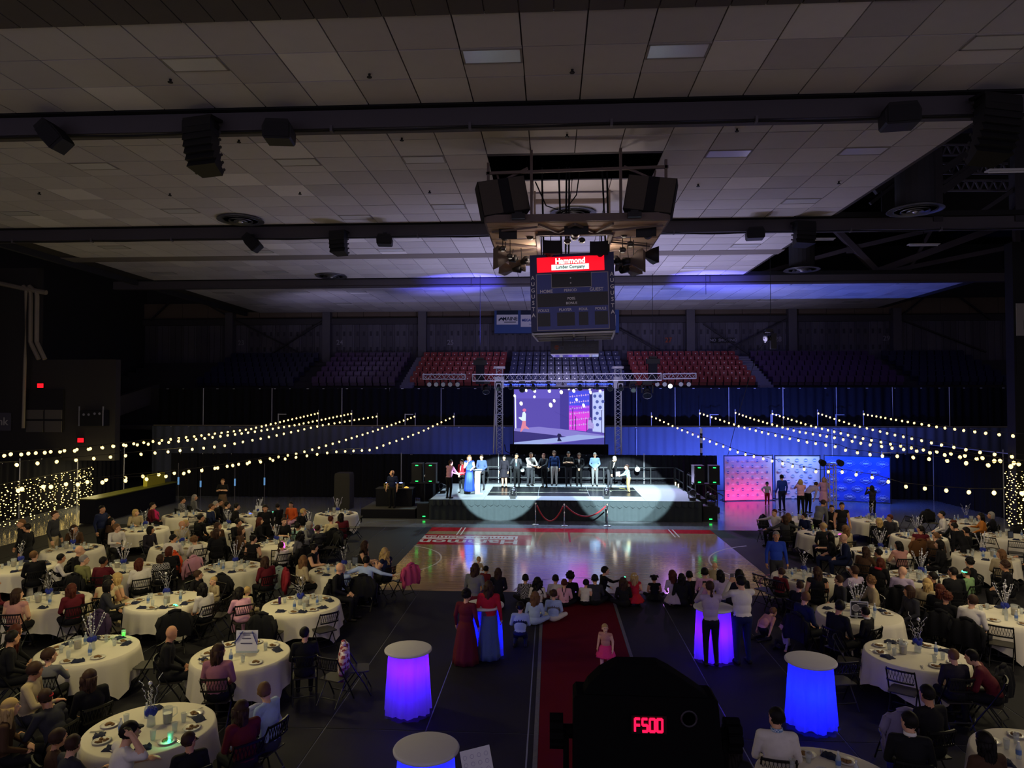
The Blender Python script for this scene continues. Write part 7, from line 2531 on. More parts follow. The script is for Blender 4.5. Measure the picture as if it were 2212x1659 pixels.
CHAIRS = []
for q in specs:
    x, y = q['p']
    st_dir = wrap(math.degrees(math.atan2(-(STAGE.x - x), STAGE.y - y)))
    hy = 0
    if q['yaw']:
        yaw = float(q['yaw'])
        if 'yw' in q['ex']:
            hy = float(q['ex']['yw'])
        elif q['base'] == 'sit' and not 90 < abs(yaw) <= 180:
            hy = max(-60, min(60, wrap(st_dir - yaw)))
    elif q['base'] == 'sit':
        t = min(TPOS.values(), key=lambda t: (t[0] - x) ** 2 + (t[1] - y) ** 2)
        tdir = math.degrees(math.atan2(-(t[0] - x), t[1] - y))
        rel = wrap(st_dir - tdir)
        if abs(rel) > 95:
            tdir = wrap(tdir + math.copysign(abs(rel) - 75, rel))
            rel = wrap(st_dir - tdir)
        yaw = tdir
        hy = max(-60, min(60, rel)) if 'yw' not in q['ex'] else float(q['ex']['yw'])
    else:
        yaw = 0
    hy = {True: 0}.get(abs(hy) < 15, 30 * round(hy / 30))
    B = body(q['pose'], hy, kid=q['s'] < .85)
    s = q['s']
    rz = R(yaw)
    if q['base'] != 'sit':
        off = Matrix.Rotation(rz, 2) @ Vector((B['head'].x, B['head'].y)) * s
        x, y = x - off.x, y - off.y
    gx = 1.14 if 'girth' in q['ex'] else (1.08 if s < .85 else 1.0)
    o = link('person', B['me'], None, (x, y, q['bz']), rz, (s * gx, s * gx, s))
    top, bot = cl(q['top']), cl(q['bot'])
    skin = SKIN[q['skin']]
    hairm = HSC.get(q['hc'])
    scalp = hairm if hairm and q['hair'] not in 'b' else skin
    ua = top if q['sl'] in 'LS' else skin
    fa = top if q['sl'] == 'L' else skin
    recol(o, [skin, top, ua, fa, bot, skin if q['bot'] in ('a',) or ('skirt' in q['ex'] and q['base'] == 'stand') else bot, SHOE, scalp])
    tag(o, q['label'], 'person', 'crowd at the tables' if q['base'] == 'sit' else ('people on the stage' if 'z' in q['ex'] else ('children on the floor' if q['base'] in ('floor', 'kneel', 'crawl') else 'standing people')))
    H, Cm = B['H'], B['chest']

    def kid(nm, me, mtx, mats):
        c = link(nm, me, o)
        c.matrix_local = mtx
        recol(c, mats)
        return c
    hk = q['hair']
    if hk not in 'b' and hk not in ('h',):
        if hk not in HAIR:
            HAIR[hk] = hair_mesh(hk)
        kid(HAIR[hk].name.split('.')[0], HAIR[hk], H, [hairm])
    elif hk == 'h':
        if 'l' not in HAIR:
            HAIR['l'] = hair_mesh('l')
        kid('hair', HAIR['l'], H, [hairm])
    face = abs(wrap(yaw + hy - 180 - math.degrees(math.atan2(x, y)) * -1)) < 115
    if face:
        c = link('eyes', EYES, o)
        c.matrix_local = H
        c = link('mouth', MOUTH, o)
        c.matrix_local = H
    ex = q['ex']
    if 'skirt' in ex:
        col, h, r = ex['skirt'].split('=')
        z0 = B['J']['pel'] + Vector((0, 0, .08))
        kid('skirt', skirt_mesh(float(h), float(r)), Matrix.Translation(z0), [cl(col)])
    if 'shirt' in ex:
        kid('shirt_front', SHIRT, Cm, [hexmat('e0dcd6')])
    if 'tie' in ex:
        kid('tie', TIE, Cm, [cl(ex['tie'])])
    if 'vest' in ex:
        kid('vest', VEST, Cm, [cl(ex['vest'])])
    if 'collar' in ex or 'checks' in ex:
        kid('collar', COLLAR, Cm, [hexmat('e0dcd6') if 'collar' in ex else checks_mat('blue', 'c8d4e8', '4a78a8', 60)])
    if 'scarf' in ex or 'scarfc' in ex:
        kid('scarf', SCARF, Cm, [cl('rd' if 'scarf' in ex else 'cr')])
    if 'braces' in ex:
        kid('braces', BRACES, Cm, [cl('bk')])
    if 'straps' in ex:
        kid('dress_straps', STRAPS, Cm, [cl('bk')])
    for kx, nm, me, mm in (('band', 'headband', HBAND, cl('rd')), ('glow', 'glowing_headband', HBAND, GLOWG), ('glasses', 'glasses', GLS, m_black), ('beard', 'beard', BEARD, HSC['w']), ('bow', 'hair_bow', BOW, cl('wh')), ('glowp', 'glowing_headset', HPH, GLOWP)):
        if kx in ex:
            kid(nm, me, H, [mm])
    if q['label'].endswith('behind the mixer case'):
        kid('headphones', HPH, H, [m_black])
    q['o'], q['xy'], q['rz'], q['B'] = o, (x, y), rz, B
    if q['base'] == 'sit':
        CHAIRS.append((x, y))
        folding_chair((x, y, .009), rz, 'black folding chair under the ' + ' '.join(q['label'].split()[:11]))


def hold(i, nm, me_mb, mat, label, cat, dz=0.0, df=.02):
    q = i
    B = q['B']
    w = (B['J']['wrR'] + B['J']['wrL']) / 2 if 'both' in cat else B['J']['wrR']
    cat = cat.replace('both', '')
    p = Matrix.Rotation(q['rz'], 3, 'Z') @ (w + Vector((0, .10 + df, dz))) * q['s']
    ob = me_mb.build(nm, mat, None, loc=(q['xy'][0] + p.x, q['xy'][1] + p.y, q['bz'] + p.z), rz=q['rz'])
    tag(ob, label, cat)


def who(k):
    return next(q for q in specs if k in q['label'])


hold(who('microphone'), 'microphone', MB().cyl((0, 0, -.12), (0, -.03, .04), .016, n=8).ell((0, -.035, .06), .028, 8, 6), m_black, 'black microphone held by the person in the royal blue gown', 'microphone', 0, -.05)
hold(who('handing over'), 'award_paper', MB().box((0, .08, 0), (.22, .30, .012)).box((0, .08, .01), (.18, .26, .01)), hexmat('d8d8d4'), 'white award folder passed between the white shirt and dark sweater', 'bothpaper', .02)
hold(who('stooping'), 'certificate', MB().box((0, .15, 0), (.30, .02, .22)), hexmat('dcdcd8'), 'white certificate passed to the child in the plaid shirt', 'bothpaper', .0)
hold(who('at the left stage end'), 'paper_sheet', MB().box((0, .12, 0), (.22, .28, .01)), hexmat('d8d0d8'), 'white paper held by the person in the pink shirt', 'bothpaper', .0)
hold(who('glow stick'), 'glow_stick', MB().cyl((0, 0, -.02), (0, .10, .08), .016, n=8), GLOWG, 'green glow stick pointed by the child in the black jacket', 'glow stick', .0)
hold(who('mauve jacket'), 'phone', MB().box((0, 0, .05), (.08, .01, .15)), m_black, 'phone held up by the person in the mauve jacket', 'bothphone', .0)
hold(who('filming'), 'phone', MB().box((0, 0, .08), (.08, .012, .16)), m_steel, 'phone held up by the person in the white shirt', 'bothphone', .02)
hold(who('red booklet'), 'booklet', MB().box((0, .05, 0), (.2, .15, .015)), hexmat('8a1c24'), 'red booklet held at the far left tables', 'bothbooklet', .03)
hold(who('dark floral top looking'), 'phone', MB().box((0, 0, .0), (.08, .012, .15)), m_black, 'phone held before the blue backdrop', 'bothphone', .02)
hold(who('drinking'), 'cup', MB().lathe([(.03, 0), (.04, .1), (.036, .1), (.028, .006), (0, .006)], 12), hexmat('c8c8c8'), 'pale cup at the mouth of the person in the lavender shirt', 'cup', .0, -.03)
# ------------------------------------------------------------------ empty chairs and coats
def nearest_table(x, y):
    return min(TPOS.items(), key=lambda t: (t[1][0] - x) ** 2 + (t[1][1] - y) ** 2)


def face_table(x, y):
    tx, ty = nearest_table(x, y)[1]
    return math.atan2(-(tx - x), ty - y)


def free_spot(px, py, z=.65):
    p = PZ(px, py, z)
    v = Vector((p.x, p.y))
    for _ in range(30):
        for c in CHAIRS:
            d = v - Vector(c)
            if d.length < .52:
                v += (d.normalized() if d.length > 1e-4 else Vector((1, 0))) * (.52 - d.length) * .7
        for t in TPOS.values():
            d = v - Vector(t)
            if d.length < TR + .34:
                v += d.normalized() * (TR + .34 - d.length)
    CHAIRS.append((v.x, v.y))
    return v


EMPTY = [
    (709, 1441, -20, 'empty black folding chair next to the plaid shirt chair'), (752, 1425, -75, 'black folding chair carrying the plaid shirt'), (696, 1338, None, 'empty black folding chair between the two aisle tables'),
    (451, 1322, None, 'empty black folding chair in front of the green glow table'), (150, 1318, None, 'empty black folding chair before the cream gowns table'), (230, 1415, None, 'empty black folding chair at the near side of the green cup table'),
    (602, 1200, None, 'empty black folding chair with a framed back at the left'), (852, 1240, 60, 'black folding chair with pink scarf and dark coat beside the court'), (772, 1128, 100, 'empty black folding chair at the far table near the crate'),
    (1648, 1258, -60, 'empty black folding chair at the court right corner, nearer the court'), (1665, 1262, -40, 'empty black folding chair at the court right corner, second'), (1650, 1135, -40, 'black folding chair seen from the side below the pink backdrop'),
    (1893, 1143, None, 'empty black folding chair before the table below the blue backdrop'), (1956, 1128, None, 'empty folding chair on the grey floor right of the blue backdrop'), (2150, 1172, None, 'empty black folding chair before the fairy light table'),
    (1952, 1465, None, 'empty black folding chair with lattice back at the blue lit table'), (2120, 1360, None, 'empty black folding chair at the right edge second row table'), (1838, 1405, None, 'dark folding chair left of the blue lit table'),
    (2195, 1182, None, 'empty black folding chair at the far right edge'), (490, 1108, None, 'empty black folding chair at the farthest left table'), (414, 1125, None, 'black folding chair below the pink coat'), (120, 1225, None, 'black folding chair left of the olive shirt'),
    (365, 1215, None, 'black folding chair carrying the orange jacket'), (592, 1248, None, 'black folding chair carrying the pale teal jacket'), (2030, 1440, None, 'black folding chair carrying a puffy black coat'), (1992, 1590, 0, 'black folding chair carrying the violet lit jacket'),
    (360, 1118, None, 'black folding chair carrying the bright pink coat'), (558, 1570, 40, 'black folding chair carrying the pale blue lit fleece'), (425, 1225, None, 'chair under the pale pink shiny cover'), (470, 1268, None, 'black folding chair with black coat and yellow hat'),
    (375, 1345, None, 'black folding chair with black coat before the green glow table'), (700, 1172, None, 'black folding chair with black coat and beige cardigan'), (1690, 1128, None, 'black folding chair with black coat under the cream shirt'), (635, 1255, None, 'black folding chair with red patterned coat'),
    (2010, 1118, None, 'black folding chair with black coat beside the white shirt and tie'), (230, 1345, None, 'black folding chair with dark violet coat'), (140, 1230, None, 'black folding chair with black jacket, left middle'), (2185, 1150, None, 'black folding chair with black coat beside the fairy lights'),
    (600, 1340, None, 'black folding chair with black coat at the purple can table'), (1820, 1450, 10, 'dark folding chair standing alone beyond the blue tall table'),
]
coats = {1: ('plaid', None), 7: ('pink', 0), 22: ('orange', 0), 23: ('teal', 0), 24: ('puffy', 1), 25: ('violet', 0), 26: ('hotpink', 1), 27: ('fleece', 0), 28: ('shiny', 2), 29: ('black', 1), 30: ('black', 2), 31: ('black', 0), 32: ('black', 1), 33: ('redpat', 0), 34: ('black', 2), 35: ('dviolet', 0), 36: ('black', 1), 37: ('black', 2), 38: ('black', 0)}
plaid = M('plaid_flannel', 'c8b8d0', .9)
nt = plaid.node_tree
tcx = nt.nodes.new('ShaderNodeTexCoord')
sep = nt.nodes.new('ShaderNodeSeparateXYZ')
nt.links.new(tcx.outputs['Object'], sep.inputs[0])
fac = []
for ax in (0, 2):
    a = nt.nodes.new('ShaderNodeMath')
    a.operation = 'MULTIPLY'
    a.inputs[1].default_value = 60
    b = nt.nodes.new('ShaderNodeMath')
    b.operation = 'SINE'
    c = nt.nodes.new('ShaderNodeMath')
    c.operation = 'GREATER_THAN'
    c.inputs[1].default_value = 0
    nt.links.new(sep.outputs[ax], a.inputs[0])
    nt.links.new(a.outputs[0], b.inputs[0])
    nt.links.new(b.outputs[0], c.inputs[0])
    fac.append(c)
ad = nt.nodes.new('ShaderNodeMath')
ad.operation = 'ADD'
nt.links.new(fac[0].outputs[0], ad.inputs[0])
nt.links.new(fac[1].outputs[0], ad.inputs[1])
hf_ = nt.nodes.new('ShaderNodeMath')
hf_.operation = 'MULTIPLY'
hf_.inputs[1].default_value = .5
nt.links.new(ad.outputs[0], hf_.inputs[0])
mx = nt.nodes.new('ShaderNodeMix')
mx.data_type = 'RGBA'
mx.inputs[6].default_value = (*lin('e8dce8'), 1)
mx.inputs[7].default_value = (*lin('8a3448'), 1)
nt.links.new(hf_.outputs[0], mx.inputs[0])
nt.links.new(mx.outputs[2], nt.nodes['Principled BSDF'].inputs['Base Color'])
CM = {'plaid': (plaid, 'pink and white plaid shirt hung over a folding chair beside the aisle'), 'pink': (hexmat('d0507c'), 'pink scarf and coat hung over the chair beside the court'), 'orange': (hexmat('c84820'), 'orange red jacket hung over a chair at the left'),
      'teal': (hexmat('a8c4b4'), 'pale teal quilted jacket hung over a chair at the left'), 'puffy': (hexmat('16161a'), 'puffy black coat hung over a chair at the blue lit table'), 'violet': (hexmat('8880a8'), 'grey jacket lit violet on a chair at the bottom right'),
      'hotpink': (hexmat('d02868'), 'bright pink coat heaped on a chair at the far left'), 'fleece': (hexmat('b4b8d4'), 'pale fleece jacket lit blue on a chair at the lower left'), 'shiny': (hexmat('c0889c', .4), 'pale pink shiny cover over a chair at the left'),
      'redpat': (hexmat('8a2430'), 'red patterned coat over a chair behind the purple can table'), 'dviolet': (hexmat('3a2a44'), 'dark violet coat over a chair beyond the green cup table')}
bl_i = ['below the toddler', 'before the green glow table', 'under the beige cardigan, left of centre', 'under the cream shirt at the right', 'beside the white shirt and tie', 'left of the olive shirt', 'beside the right fairy lights', 'at the near side of the purple can table']
kb = 0
for i, (px, py, rz, lab) in enumerate(EMPTY):
    v = free_spot(px, py)
    a = face_table(v.x, v.y) if rz is None else R(rz)
    folding_chair((v.x, v.y, .009), a, lab)
    if i in coats:
        kind, sd = coats[i]
        me = COATS[sd or 0]
        if kind == 'black':
            m_, lb = hexmat('131317'), 'black coat hung over a chair, ' + bl_i[kb]
            kb += 1
        else:
            m_, lb = CM[kind]
        c = link('jacket', me, None, (v.x, v.y, .02), a)
        recol(c, [m_])
        tag(c, lb, 'jacket', 'clothes over chair backs')
for q in specs:
    if any(k in q['label'] for k in ('olive shirt, left middle', 'navy shirt with back', 'black jacket with bald head, left middle', 'white polo', 'lavender shirt with shaved', 'cream striped', 'pale blue shirt with arm', 'black suit with bald', 'lavender shirt drinking', 'grey cardigan', 'dark top seen from behind')):
        c = link('jacket', COATS[len(q['label']) % 3], None, (q['xy'][0], q['xy'][1], .02), q['rz'])
        recol(c, [hexmat('131317')])
        tag(c, 'black coat on the chair of the ' + ' '.join(q['label'].split()[:9]), 'jacket', 'clothes over chair backs')
q = who('dark dress with back turned, brown coat')
c = link('jacket', COATS[1], None, (q['xy'][0], q['xy'][1], .02), q['rz'])
recol(c, [hexmat('5a3a20')])
tag(c, 'brown coat behind the person in the sleeveless dark dress', 'jacket')

# ------------------------------------------------------------------ tall cocktail tables, lit from inside
def sheer(nm, col):
    m = bpy.data.materials.new(nm)
    m.use_nodes = True
    n2 = m.node_tree
    for x in list(n2.nodes):
        n2.nodes.remove(x)
    out = n2.nodes.new('ShaderNodeOutputMaterial')
    tr = n2.nodes.new('ShaderNodeBsdfTranslucent')
    df = n2.nodes.new('ShaderNodeBsdfDiffuse')
    ms = n2.nodes.new('ShaderNodeMixShader')
    tr.inputs[0].default_value = (*lin(col), 1)
    df.inputs[0].default_value = (*lin(col), 1)
    ms.inputs[0].default_value = .12
    n2.links.new(tr.outputs[0], ms.inputs[1])
    n2.links.new(df.outputs[0], ms.inputs[2])
    n2.links.new(ms.outputs[0], out.inputs[0])
    return m


m_spandex = M('spandex_white', 'd0cdd2', .85, noise=.03, scale=6)
m_sheer = sheer('sheer_skirt', 'a8a8b4')


def skirt_hi(seed, r0=.335, r1=.385):
    r = random.Random(seed)
    ph = [r.uniform(0, 6) for _ in range(4)]
    prof = []
    for i in range(12):
        f = i / 11
        prof.append((r0 + (r1 - r0) * f, 1.035 - 1.01 * f))
    mb = MB()
    n = 96
    vs = []
    for k, (rr, z) in enumerate(prof):
        f = k / 11
        for i in range(n):
            t = 2 * math.pi * i / n
            w = (.006 + .014 * f) * (math.sin(t * 17 + ph[0]) + .7 * math.sin(t * 9 + ph[1] + f) + .5 * math.sin(t * 29 + ph[2]))
            vs.append(((rr + w) * math.cos(t), (rr + w) * math.sin(t), z + (f ** 3) * .02 * (1 + math.sin(t * 7 + ph[3]))))
    fs = [(k * n + i, (k + 1) * n + i, (k + 1) * n + (i + 1) % n, k * n + (i + 1) % n) for k in range(11) for i in range(n)]
    return mb.add(vs, fs).mesh('lit_skirt', m_sheer, True)


def cocktail(q, col, power, label, group='glowing cocktail tables', zl=.62):
    p = PZ(*q, 1.07)
    t = thing('cocktail_table', label, 'cocktail table', (p.x, p.y, .009), 0, group)
    MB().lathe([(0, 1.03), (.385, 1.03), (.402, 1.04), (.405, 1.06), (.395, 1.075), (.38, 1.08), (0, 1.08)], 48).build('table_top', m_spandex, t, True)
    MB().cyl((0, 0, .02), (0, 0, 1.03), .03, n=10).build('post', m_steel, t)
    MB().lathe([(.26, 0), (.26, .02), (.04, .035)], 20).build('base', m_steel, t)
    link('lit_skirt', skirt_hi(int(q[0])), t)
    MB().cyl((0.05, 0, 1.0), (.05, 0, 1.03), .05, n=10).build('puck_lamp', m_white, t)
    for k in range(3):
        a = k * 2.1 + .5
        lamp('POINT', 'puck_light', (p.x + .12 * math.cos(a), p.y + .12 * math.sin(a), zl), power / 1.4, col, size=.06)


VI, BLU = (.055, .001, 1.0), (.0, .004, 1.0)
cocktail((882, 1402), VI, 30, 'tall cocktail table with violet glowing skirt, alone left of the runner', zl=.8)
cocktail((1751, 1426), BLU, 36, 'tall cocktail table with blue glowing skirt, alone at the right')
cocktail((921, 1616), (.005, .01, 1), 30, 'tall cocktail table nearest the camera with blue glow, bottom centre left')
cocktail((1047, 1306), BLU, 30, 'tall cocktail table with blue glow behind the red jacket')
cocktail((1541, 1311), VI, 34, 'tall cocktail table with violet glow behind the mauve jacket')
p = PZ(1030, 1650, 1.02)
t = thing('sign_board', 'white sign board with small round emblems beside the nearest cocktail table', 'sign', (p.x, p.y, .009))
MB().box((0, 0, 1.03), (.36, .02, .30), mat=Matrix.Rotation(R(-30), 3, 'X') @ Matrix.Rotation(R(-14), 3, 'Y')).build('board', M('board_white', 'd4d4dc', .7), t)
mb = MB()
rm = Matrix.Rotation(R(-30), 3, 'X') @ Matrix.Rotation(R(-14), 3, 'Y')
for i in range(4):
    for j in range(3):
        pts = [rm @ Vector((-.13 + i * .085 + .022 * math.cos(a * .524), -.013, -.09 + j * .08 + .022 * math.sin(a * .524))) + Vector((0, 0, 1.03)) for a in range(13)]
        mb.tube(pts, .002, 4)
tag(mb.build('print_emblems', M('print_faint', '9a94b8', .8), t), kind='stuff')
MB().cyl((0, .05, 0), (0, .03, 1.0), .02, n=8).build('post', m_steel, t)
MB().lathe([(.2, 0), (.2, .02), (.03, .03)], 16).build('base', m_steel, t)

# ------------------------------------------------------------------ things on particular tables
def on_table(q, z=.760):
    return PZ(*q, z)


p = on_table((533, 1410))
t = thing('table_sign', 'white table sign with blue corner swooshes on the left table', 'sign', p, R(4))
t.scale = (1.3, 1, 1.45)
MB().box((0, 0, .15), (.30, .012, .25), mat=Matrix.Rotation(R(-8), 3, 'X')).build('card', M('card_white', 'd8d8e0', .5), t)
mb = MB()
for x0, x1, z0, z1 in ((-.15, -.05, .14, .27), (.15, .08, .10, .27)):
    mb.beam((x0, -.02, z0), (x1, -.035, z1), .05, .004)
mb.build('blue_swoosh', M('swoosh_blue', '2838a0', .5), t)
for z, w in ((.245, .20), (.222, .10), (.18, .12), (.12, .16)):
    MB().box((0, -.013 + (z - .15) * .14 - .006, z), (w, .003, .010)).build('print_line', M('print_dark', '3a3a58', .7), t)
MB().box((0, .04, .01), (.3, .1, .02)).build('foot', m_acr, t)
p = on_table((1856, 1336))
t = thing('table_sign', 'framed dark sign with a pale border on the right table', 'sign', p, R(-6))
MB().box((0, 0, .20), (.34, .015, .30)).build('card', M('card_dark', '1c1c28', .4), t)
for a, b in (((-.17, .05), (.17, .05)), ((-.17, .35), (.17, .35)), ((-.17, .05), (-.17, .35)), ((.17, .05), (.17, .35))):
    MB().beam((a[0], -.008, a[1]), (b[0], -.008, b[1]), .016, .016).build('frame_bar', M('frame_pale', 'b0b0c4', .5), t)
MB().lathe([(.07, -.004), (.075, 0), (.07, .004), (.066, 0), (.07, -.004)], 20).xf(Matrix.Translation((-.07, -.012, .22)) @ Matrix.Rotation(R(90), 4, 'X')).build('ring_print', m_line, t)
for z, w in ((.31, .20), (.22, .10), (.20, .12), (.17, .10), (.10, .14)):
    MB().box((.06, -.010, z), (w, .003, .012)).build('print_line', m_line, t)
MB().box((0, .05, .02), (.3, .1, .04)).build('foot', m_black, t)
p = on_table((559, 1112))
t = thing('table_sign', 'small pale sign card on the farthest left table with blue glow', 'sign', p, R(-10))
MB().box((0, 0, .18), (.3, .012, .36)).build('card', MATS['card_white'], t)
MB().box((0, .02, .01), (.2, .1, .02)).build('foot', m_acr, t)
p = on_table((767, 1222))
t = thing('table_sign', 'small framed card on the table at the court left corner', 'sign', p, R(-8))
MB().box((0, 0, .13), (.18, .012, .26)).build('card', MATS['card_dark'], t)
MB().box((0, -.008, .13), (.15, .004, .2)).build('print', M('card_print', '5c6478', .6), t)
p = on_table((2183, 1163))
t = thing('table_sign', 'small dark framed card on the table beside the right fairy lights', 'sign', p, R(10))
MB().box((0, 0, .13), (.2, .012, .24)).build('card', MATS['card_dark'], t)
MB().box((0, -.008, .13), (.16, .004, .19)).build('print', MATS['card_print'], t)
p = on_table((604, 1305))
t = thing('drink_can', 'tall purple drink can on the left aisle table', 'can', p)
MB().lathe([(.024, 0), (.030, .01), (.030, .15), (.024, .165), (0, .165)], 14).build('body', M('can_purple', '3c1c6a', .3, .5), t, True)
MB().cyl((0, 0, .165), (0, 0, .168), .022, n=12).build('lid', m_alu, t)
p = on_table((267, 1376))
t = thing('glow_cup', 'clear cup glowing green on the left table', 'cup', p)
link('cup_wall', GLASS, t)
MB().cyl((0, 0, .012), (0, 0, .085), .027, .034, 12).build('green_drink', M('green_drink', '60ff60', .3, es=1.4, ecol='50f050'), t)
lamp('POINT', 'green_glow', (p.x, p.y, .95), .5, (.2, 1, .3), size=.05)
p = on_table((368, 1603))
t = thing('glow_cup', 'cup with green glow on the lower left corner table', 'cup', p)
link('cup_wall', GLASS, t)
MB().ell((.0, -.03, .03), .022, 8, 6).build('green_light', GLOWG, t)
lamp('POINT', 'green_glow', (p.x, p.y - .06, .84), .6, (.1, 1, .45), size=.04)
for q, c, l in (((378, 1309), GLOWG, 'green glow stick lying on the left table'), ((541, 1110), M('glow_blue', '4060ff', .4, es=4, ecol='4468ff'), 'blue glow light on the farthest left table'), ((591, 1107), GLOWG, 'green glow light on the farthest left table'), ((677, 1145), GLOWP, 'violet glow light on the left table'), ((1815, 1155), GLOWP, 'pink glow light on the right table')):
    p = on_table(q)
    o = MB().ell((0, 0, .02), (.05, .03, .02), 8, 6).cyl((-.06, 0, .015), (.06, 0, .015), .012, n=8).build('glow_stick', c, None, loc=p)
    tag(o, l, 'glow stick')
for q, l in (((1756, 1146), 'green drink bottle on the right table behind the tan cap'), ((1731, 1110), 'green drink bottle before the black jacket at the backdrops')):
    p = on_table(q)
    o = MB().lathe([(.03, 0), (.033, .01), (.033, .12), (.014, .17), (.014, .20), (0, .20)], 12).build('drink_bottle', M('bottle_green', '8aa84a', .2), None, True, loc=p)
    link('cap', BCAP, o)
    tag(o, l, 'bottle')
o = MB().bx(-.06, .06, -.02, .02, 0, .30).build('blue_bottle', M('blue_glow_box', '5c88c8', .4, es=.6), None, loc=PZ(571, 1084, 0) + Vector((0, 0, 1.0)))
bpy.data.objects.remove(o)
for q, h, l in (((385, 1064), 2.0, 'thin blue lit pole left of the sequin dress'), ((433, 1074), 1.7, 'thin blue lit pole behind the dark glasses'), ((507, 1080), 1.9, 'thin blue lit pole right of the sequin dress'), ((571, 1074), 2.0, 'thin blue lit lamp pole at the far left tables')):
    p = PY(q[0], 1070, 36.5)
    t = thing('lit_pole', l, 'pole', (p.x, p.y, 0), 0, 'blue lit poles')
    MB().cyl((0, 0, 0), (0, 0, h), .02, n=8).build('pole', m_steel, t)
    MB().cyl((0, 0, h * .42), (0, 0, h * .62), .045, n=8).build('lit_sleeve', M('sleeve_blue', '6aa0d8', .4, es=.55), t)

# ------------------------------------------------------------------ balcony, nearby follow spots
bal = struct('balcony_floor', MB().bx(-14, 14, -6, 1.55, 3.3, 3.55).bx(-14, 14, 1.55, 1.65, 2.9, 3.62), m_dark)
m_near = M('spot_black', '040405', .85, noise=.15, scale=20, spec=.08)


def near_spot(x, label, display):
    t = thing('follow_spot', label, 'stage light', (x, 1.52, 4.60), 0)
    # rear housing, wider below, domed barrel behind
    MB().prism([(-.158, -.16), (.164, -.16), (.146, .046), (.140, .052), (-.150, .054), (-.157, .046)], -.02, .05).build('rear_housing', m_near, t)
    MB().prism([(-.15, -.20), (.15, -.20), (.155, -.16), (-.155, -.16)], -.02, .12).build('lower_housing', m_near, t)
    pts = [(-.138, .050), (-.125, .074), (-.10, .098), (-.07, .115), (-.062, .118), (.022, .118), (.05, .104), (.10, .072), (.13, .050), (.12, -.1), (-.12, -.1)]
    MB().prism(pts, -.015, .03).build('barrel_cap', m_near, t)
    MB().cyl((0, .05, .0), (0, .42, -.22), .095, .085, 20).build('barrel', m_near, t)
    for s in (-1, 1):
        MB().cyl((s * .155, .05, -.055), (s * .20, .05, -.055), .016, n=8).build('tilt_bolt', m_near, t)
        kn = MB()
        for a in range(8):
            t2 = a * math.pi / 4
            kn.cyl((s * .178, .05 + .026 * math.cos(t2), -.055 + .026 * math.sin(t2)), (s * .208, .05 + .026 * math.cos(t2), -.055 + .026 * math.sin(t2)), .012, n=6)
        kn.cyl((s * .180, .05, -.055), (s * .206, .05, -.055), .03, n=12).build('tilt_knob', m_near, t)
        MB().beam((s * .172, .05, -.055), (s * .172, .05, -.34), .012, .05).build('yoke_arm', m_near, t)
    MB().beam((-.18, .05, -.34), (.18, .05, -.34), .05, .02).build('yoke_base', m_near, t)
    MB().cyl((0, .05, -.34), (0, .05, -1.04), .025, n=10).build('stand_pole', m_near, t)
    MB().lathe([(.25, -1.045), (.25, -1.03), (.03, -.99)], 20).build('stand_base', m_near, t)
    mb2 = MB()
    for k in range(7):
        mb2.bx(-.11 + k * .034, -.095 + k * .034, -.026, -.02, -.155, -.12)
    mb2.build('vent_slots', M('vent_dark', '040405', .9), t)
    if display:
        dm = M('display_red', 'ff1848', .4, es=1.9, ecol='ff1040')
        db = MB().bx(-.036, .038, -.026, -.018, -.022, .016).build('display_window', M('display_dark', '14040a', .3), t)
        seg = {'F': 'aefg', '5': 'afgcd', '0': 'abcdef'}
        for i, ch in enumerate('F500'):
            mb3 = MB()
            x0 = -.0285 + i * .0155
            w, h = .0105, .026
            z0 = -0.016
            S_ = {'a': ((0, h), (w, h)), 'd': ((0, 0), (w, 0)), 'g': ((0, h / 2), (w, h / 2)), 'b': ((w, h / 2), (w, h)), 'c': ((w, 0), (w, h / 2)), 'e': ((0, 0), (0, h / 2)), 'f': ((0, h / 2), (0, h))}
            for s_ in seg[ch]:
                (ax, az), (bx_, bz_) = S_[s_]
                mb3.beam((x0 + ax, -.028, z0 + az), (x0 + bx_, -.028, z0 + bz_), .004, .004)
            mb3.build('digit', dm, db)
        MB().lathe([(.016, 0), (.018, .002), (.016, .004), (.014, .002), (.016, 0)], 16).xf(Matrix.Translation((.085, -.021, .01)) @ Matrix.Rotation(R(90), 4, 'X')).build('round_emblem', M('emblem_faint', '24202a', .6), t)
    return t


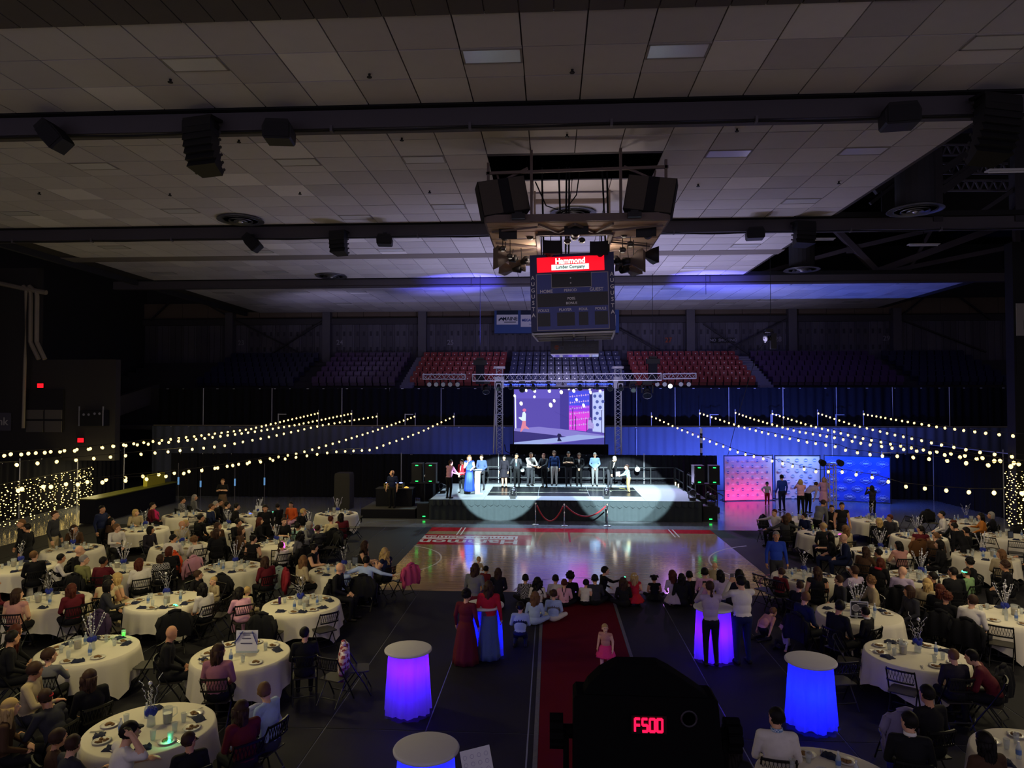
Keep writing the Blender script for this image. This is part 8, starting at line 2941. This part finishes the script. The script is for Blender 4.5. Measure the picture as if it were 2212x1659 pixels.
p = PY(1400, 1560, 1.5)
ns = near_spot(p.x, 'large black stage spotlight with red F500 display right before the camera', True)
ns.location = (p.x, 1.52, p.z)
ns2 = near_spot(-1.6, 'black stage spotlight on the balcony left of the camera', False)
ns2.location = (-1.97, 1.28, p.z)

# sponsor board on the rear wall behind the scoreboard
a_, b_ = PY(1068, 720, 52.2), PY(1337, 664, 52.2)
t = thing('sponsor_board', 'blue sponsor board on the rear wall half hidden by the scoreboard', 'sign', (a_.x, 52.2, a_.z))
wB, hB = b_.x - a_.x, b_.z - a_.z
MB().bx(0, wB, 0, .3, 0, hB).build('board', M('board_blue', '34508c', .6), t)


def bpx(x, y):
    q_ = PY(x, y, 52.2)
    return q_.x - a_.x, q_.z - a_.z


m_bw = M('board_white', 'd4d4dc', .7)
m_bn = M('board_navy', '18243c', .7)
for i_, (x0, x1, y0, y1) in enumerate(((1073, 1119, 680, 701), (1125, 1172, 680, 706), (1290, 1330, 680, 704))):
    (u0, v1), (u1, v0) = bpx(x0, y0), bpx(x1, y1)
    MB().bx(u0, u1, -.04, 0, v0, v1).build('white_panel', m_bw, t)
for x0, x1 in ((1073, 1119), (1125, 1172)):
    (u0, v1), (u1, v0) = bpx(x0, 668), bpx(x1, 679)
    MB().bx(u0, u1, -.03, 0, v0, v1).build('dark_panel', m_bn, t)
u_, v_ = bpx(1102, 689)
text('MAINE', .38, m_bn, (u_, -.05, v_), t, .004, .008)
u_, v_ = bpx(1083, 690)
MB().prism([(-.2, -.16), (-.2, .0), (0, .16), (.2, .0), (.2, -.16), (0, .02)], -.06, -.045).build('peak_emblem', m_bn, t).location = (u_, 0, v_)
u_, v_ = bpx(1102, 696)
text('STATE PARTNER', .09, m_bn, (u_, -.05, v_), t, .004) if False else MB().box((u_, -.045, v_), (.9, .01, .05)).build('small_print', m_bn, t)
u_, v_ = bpx(1148, 692)
text('MEGABUCKS', .28, M('mega_blue', '2a4a9a', .7), (u_, -.05, v_), t, .004, .01, sx=.9)
u_, v_ = bpx(1148, 701)
text('GAME', .14, MATS['mega_blue'], (u_, -.05, v_), t, .004)
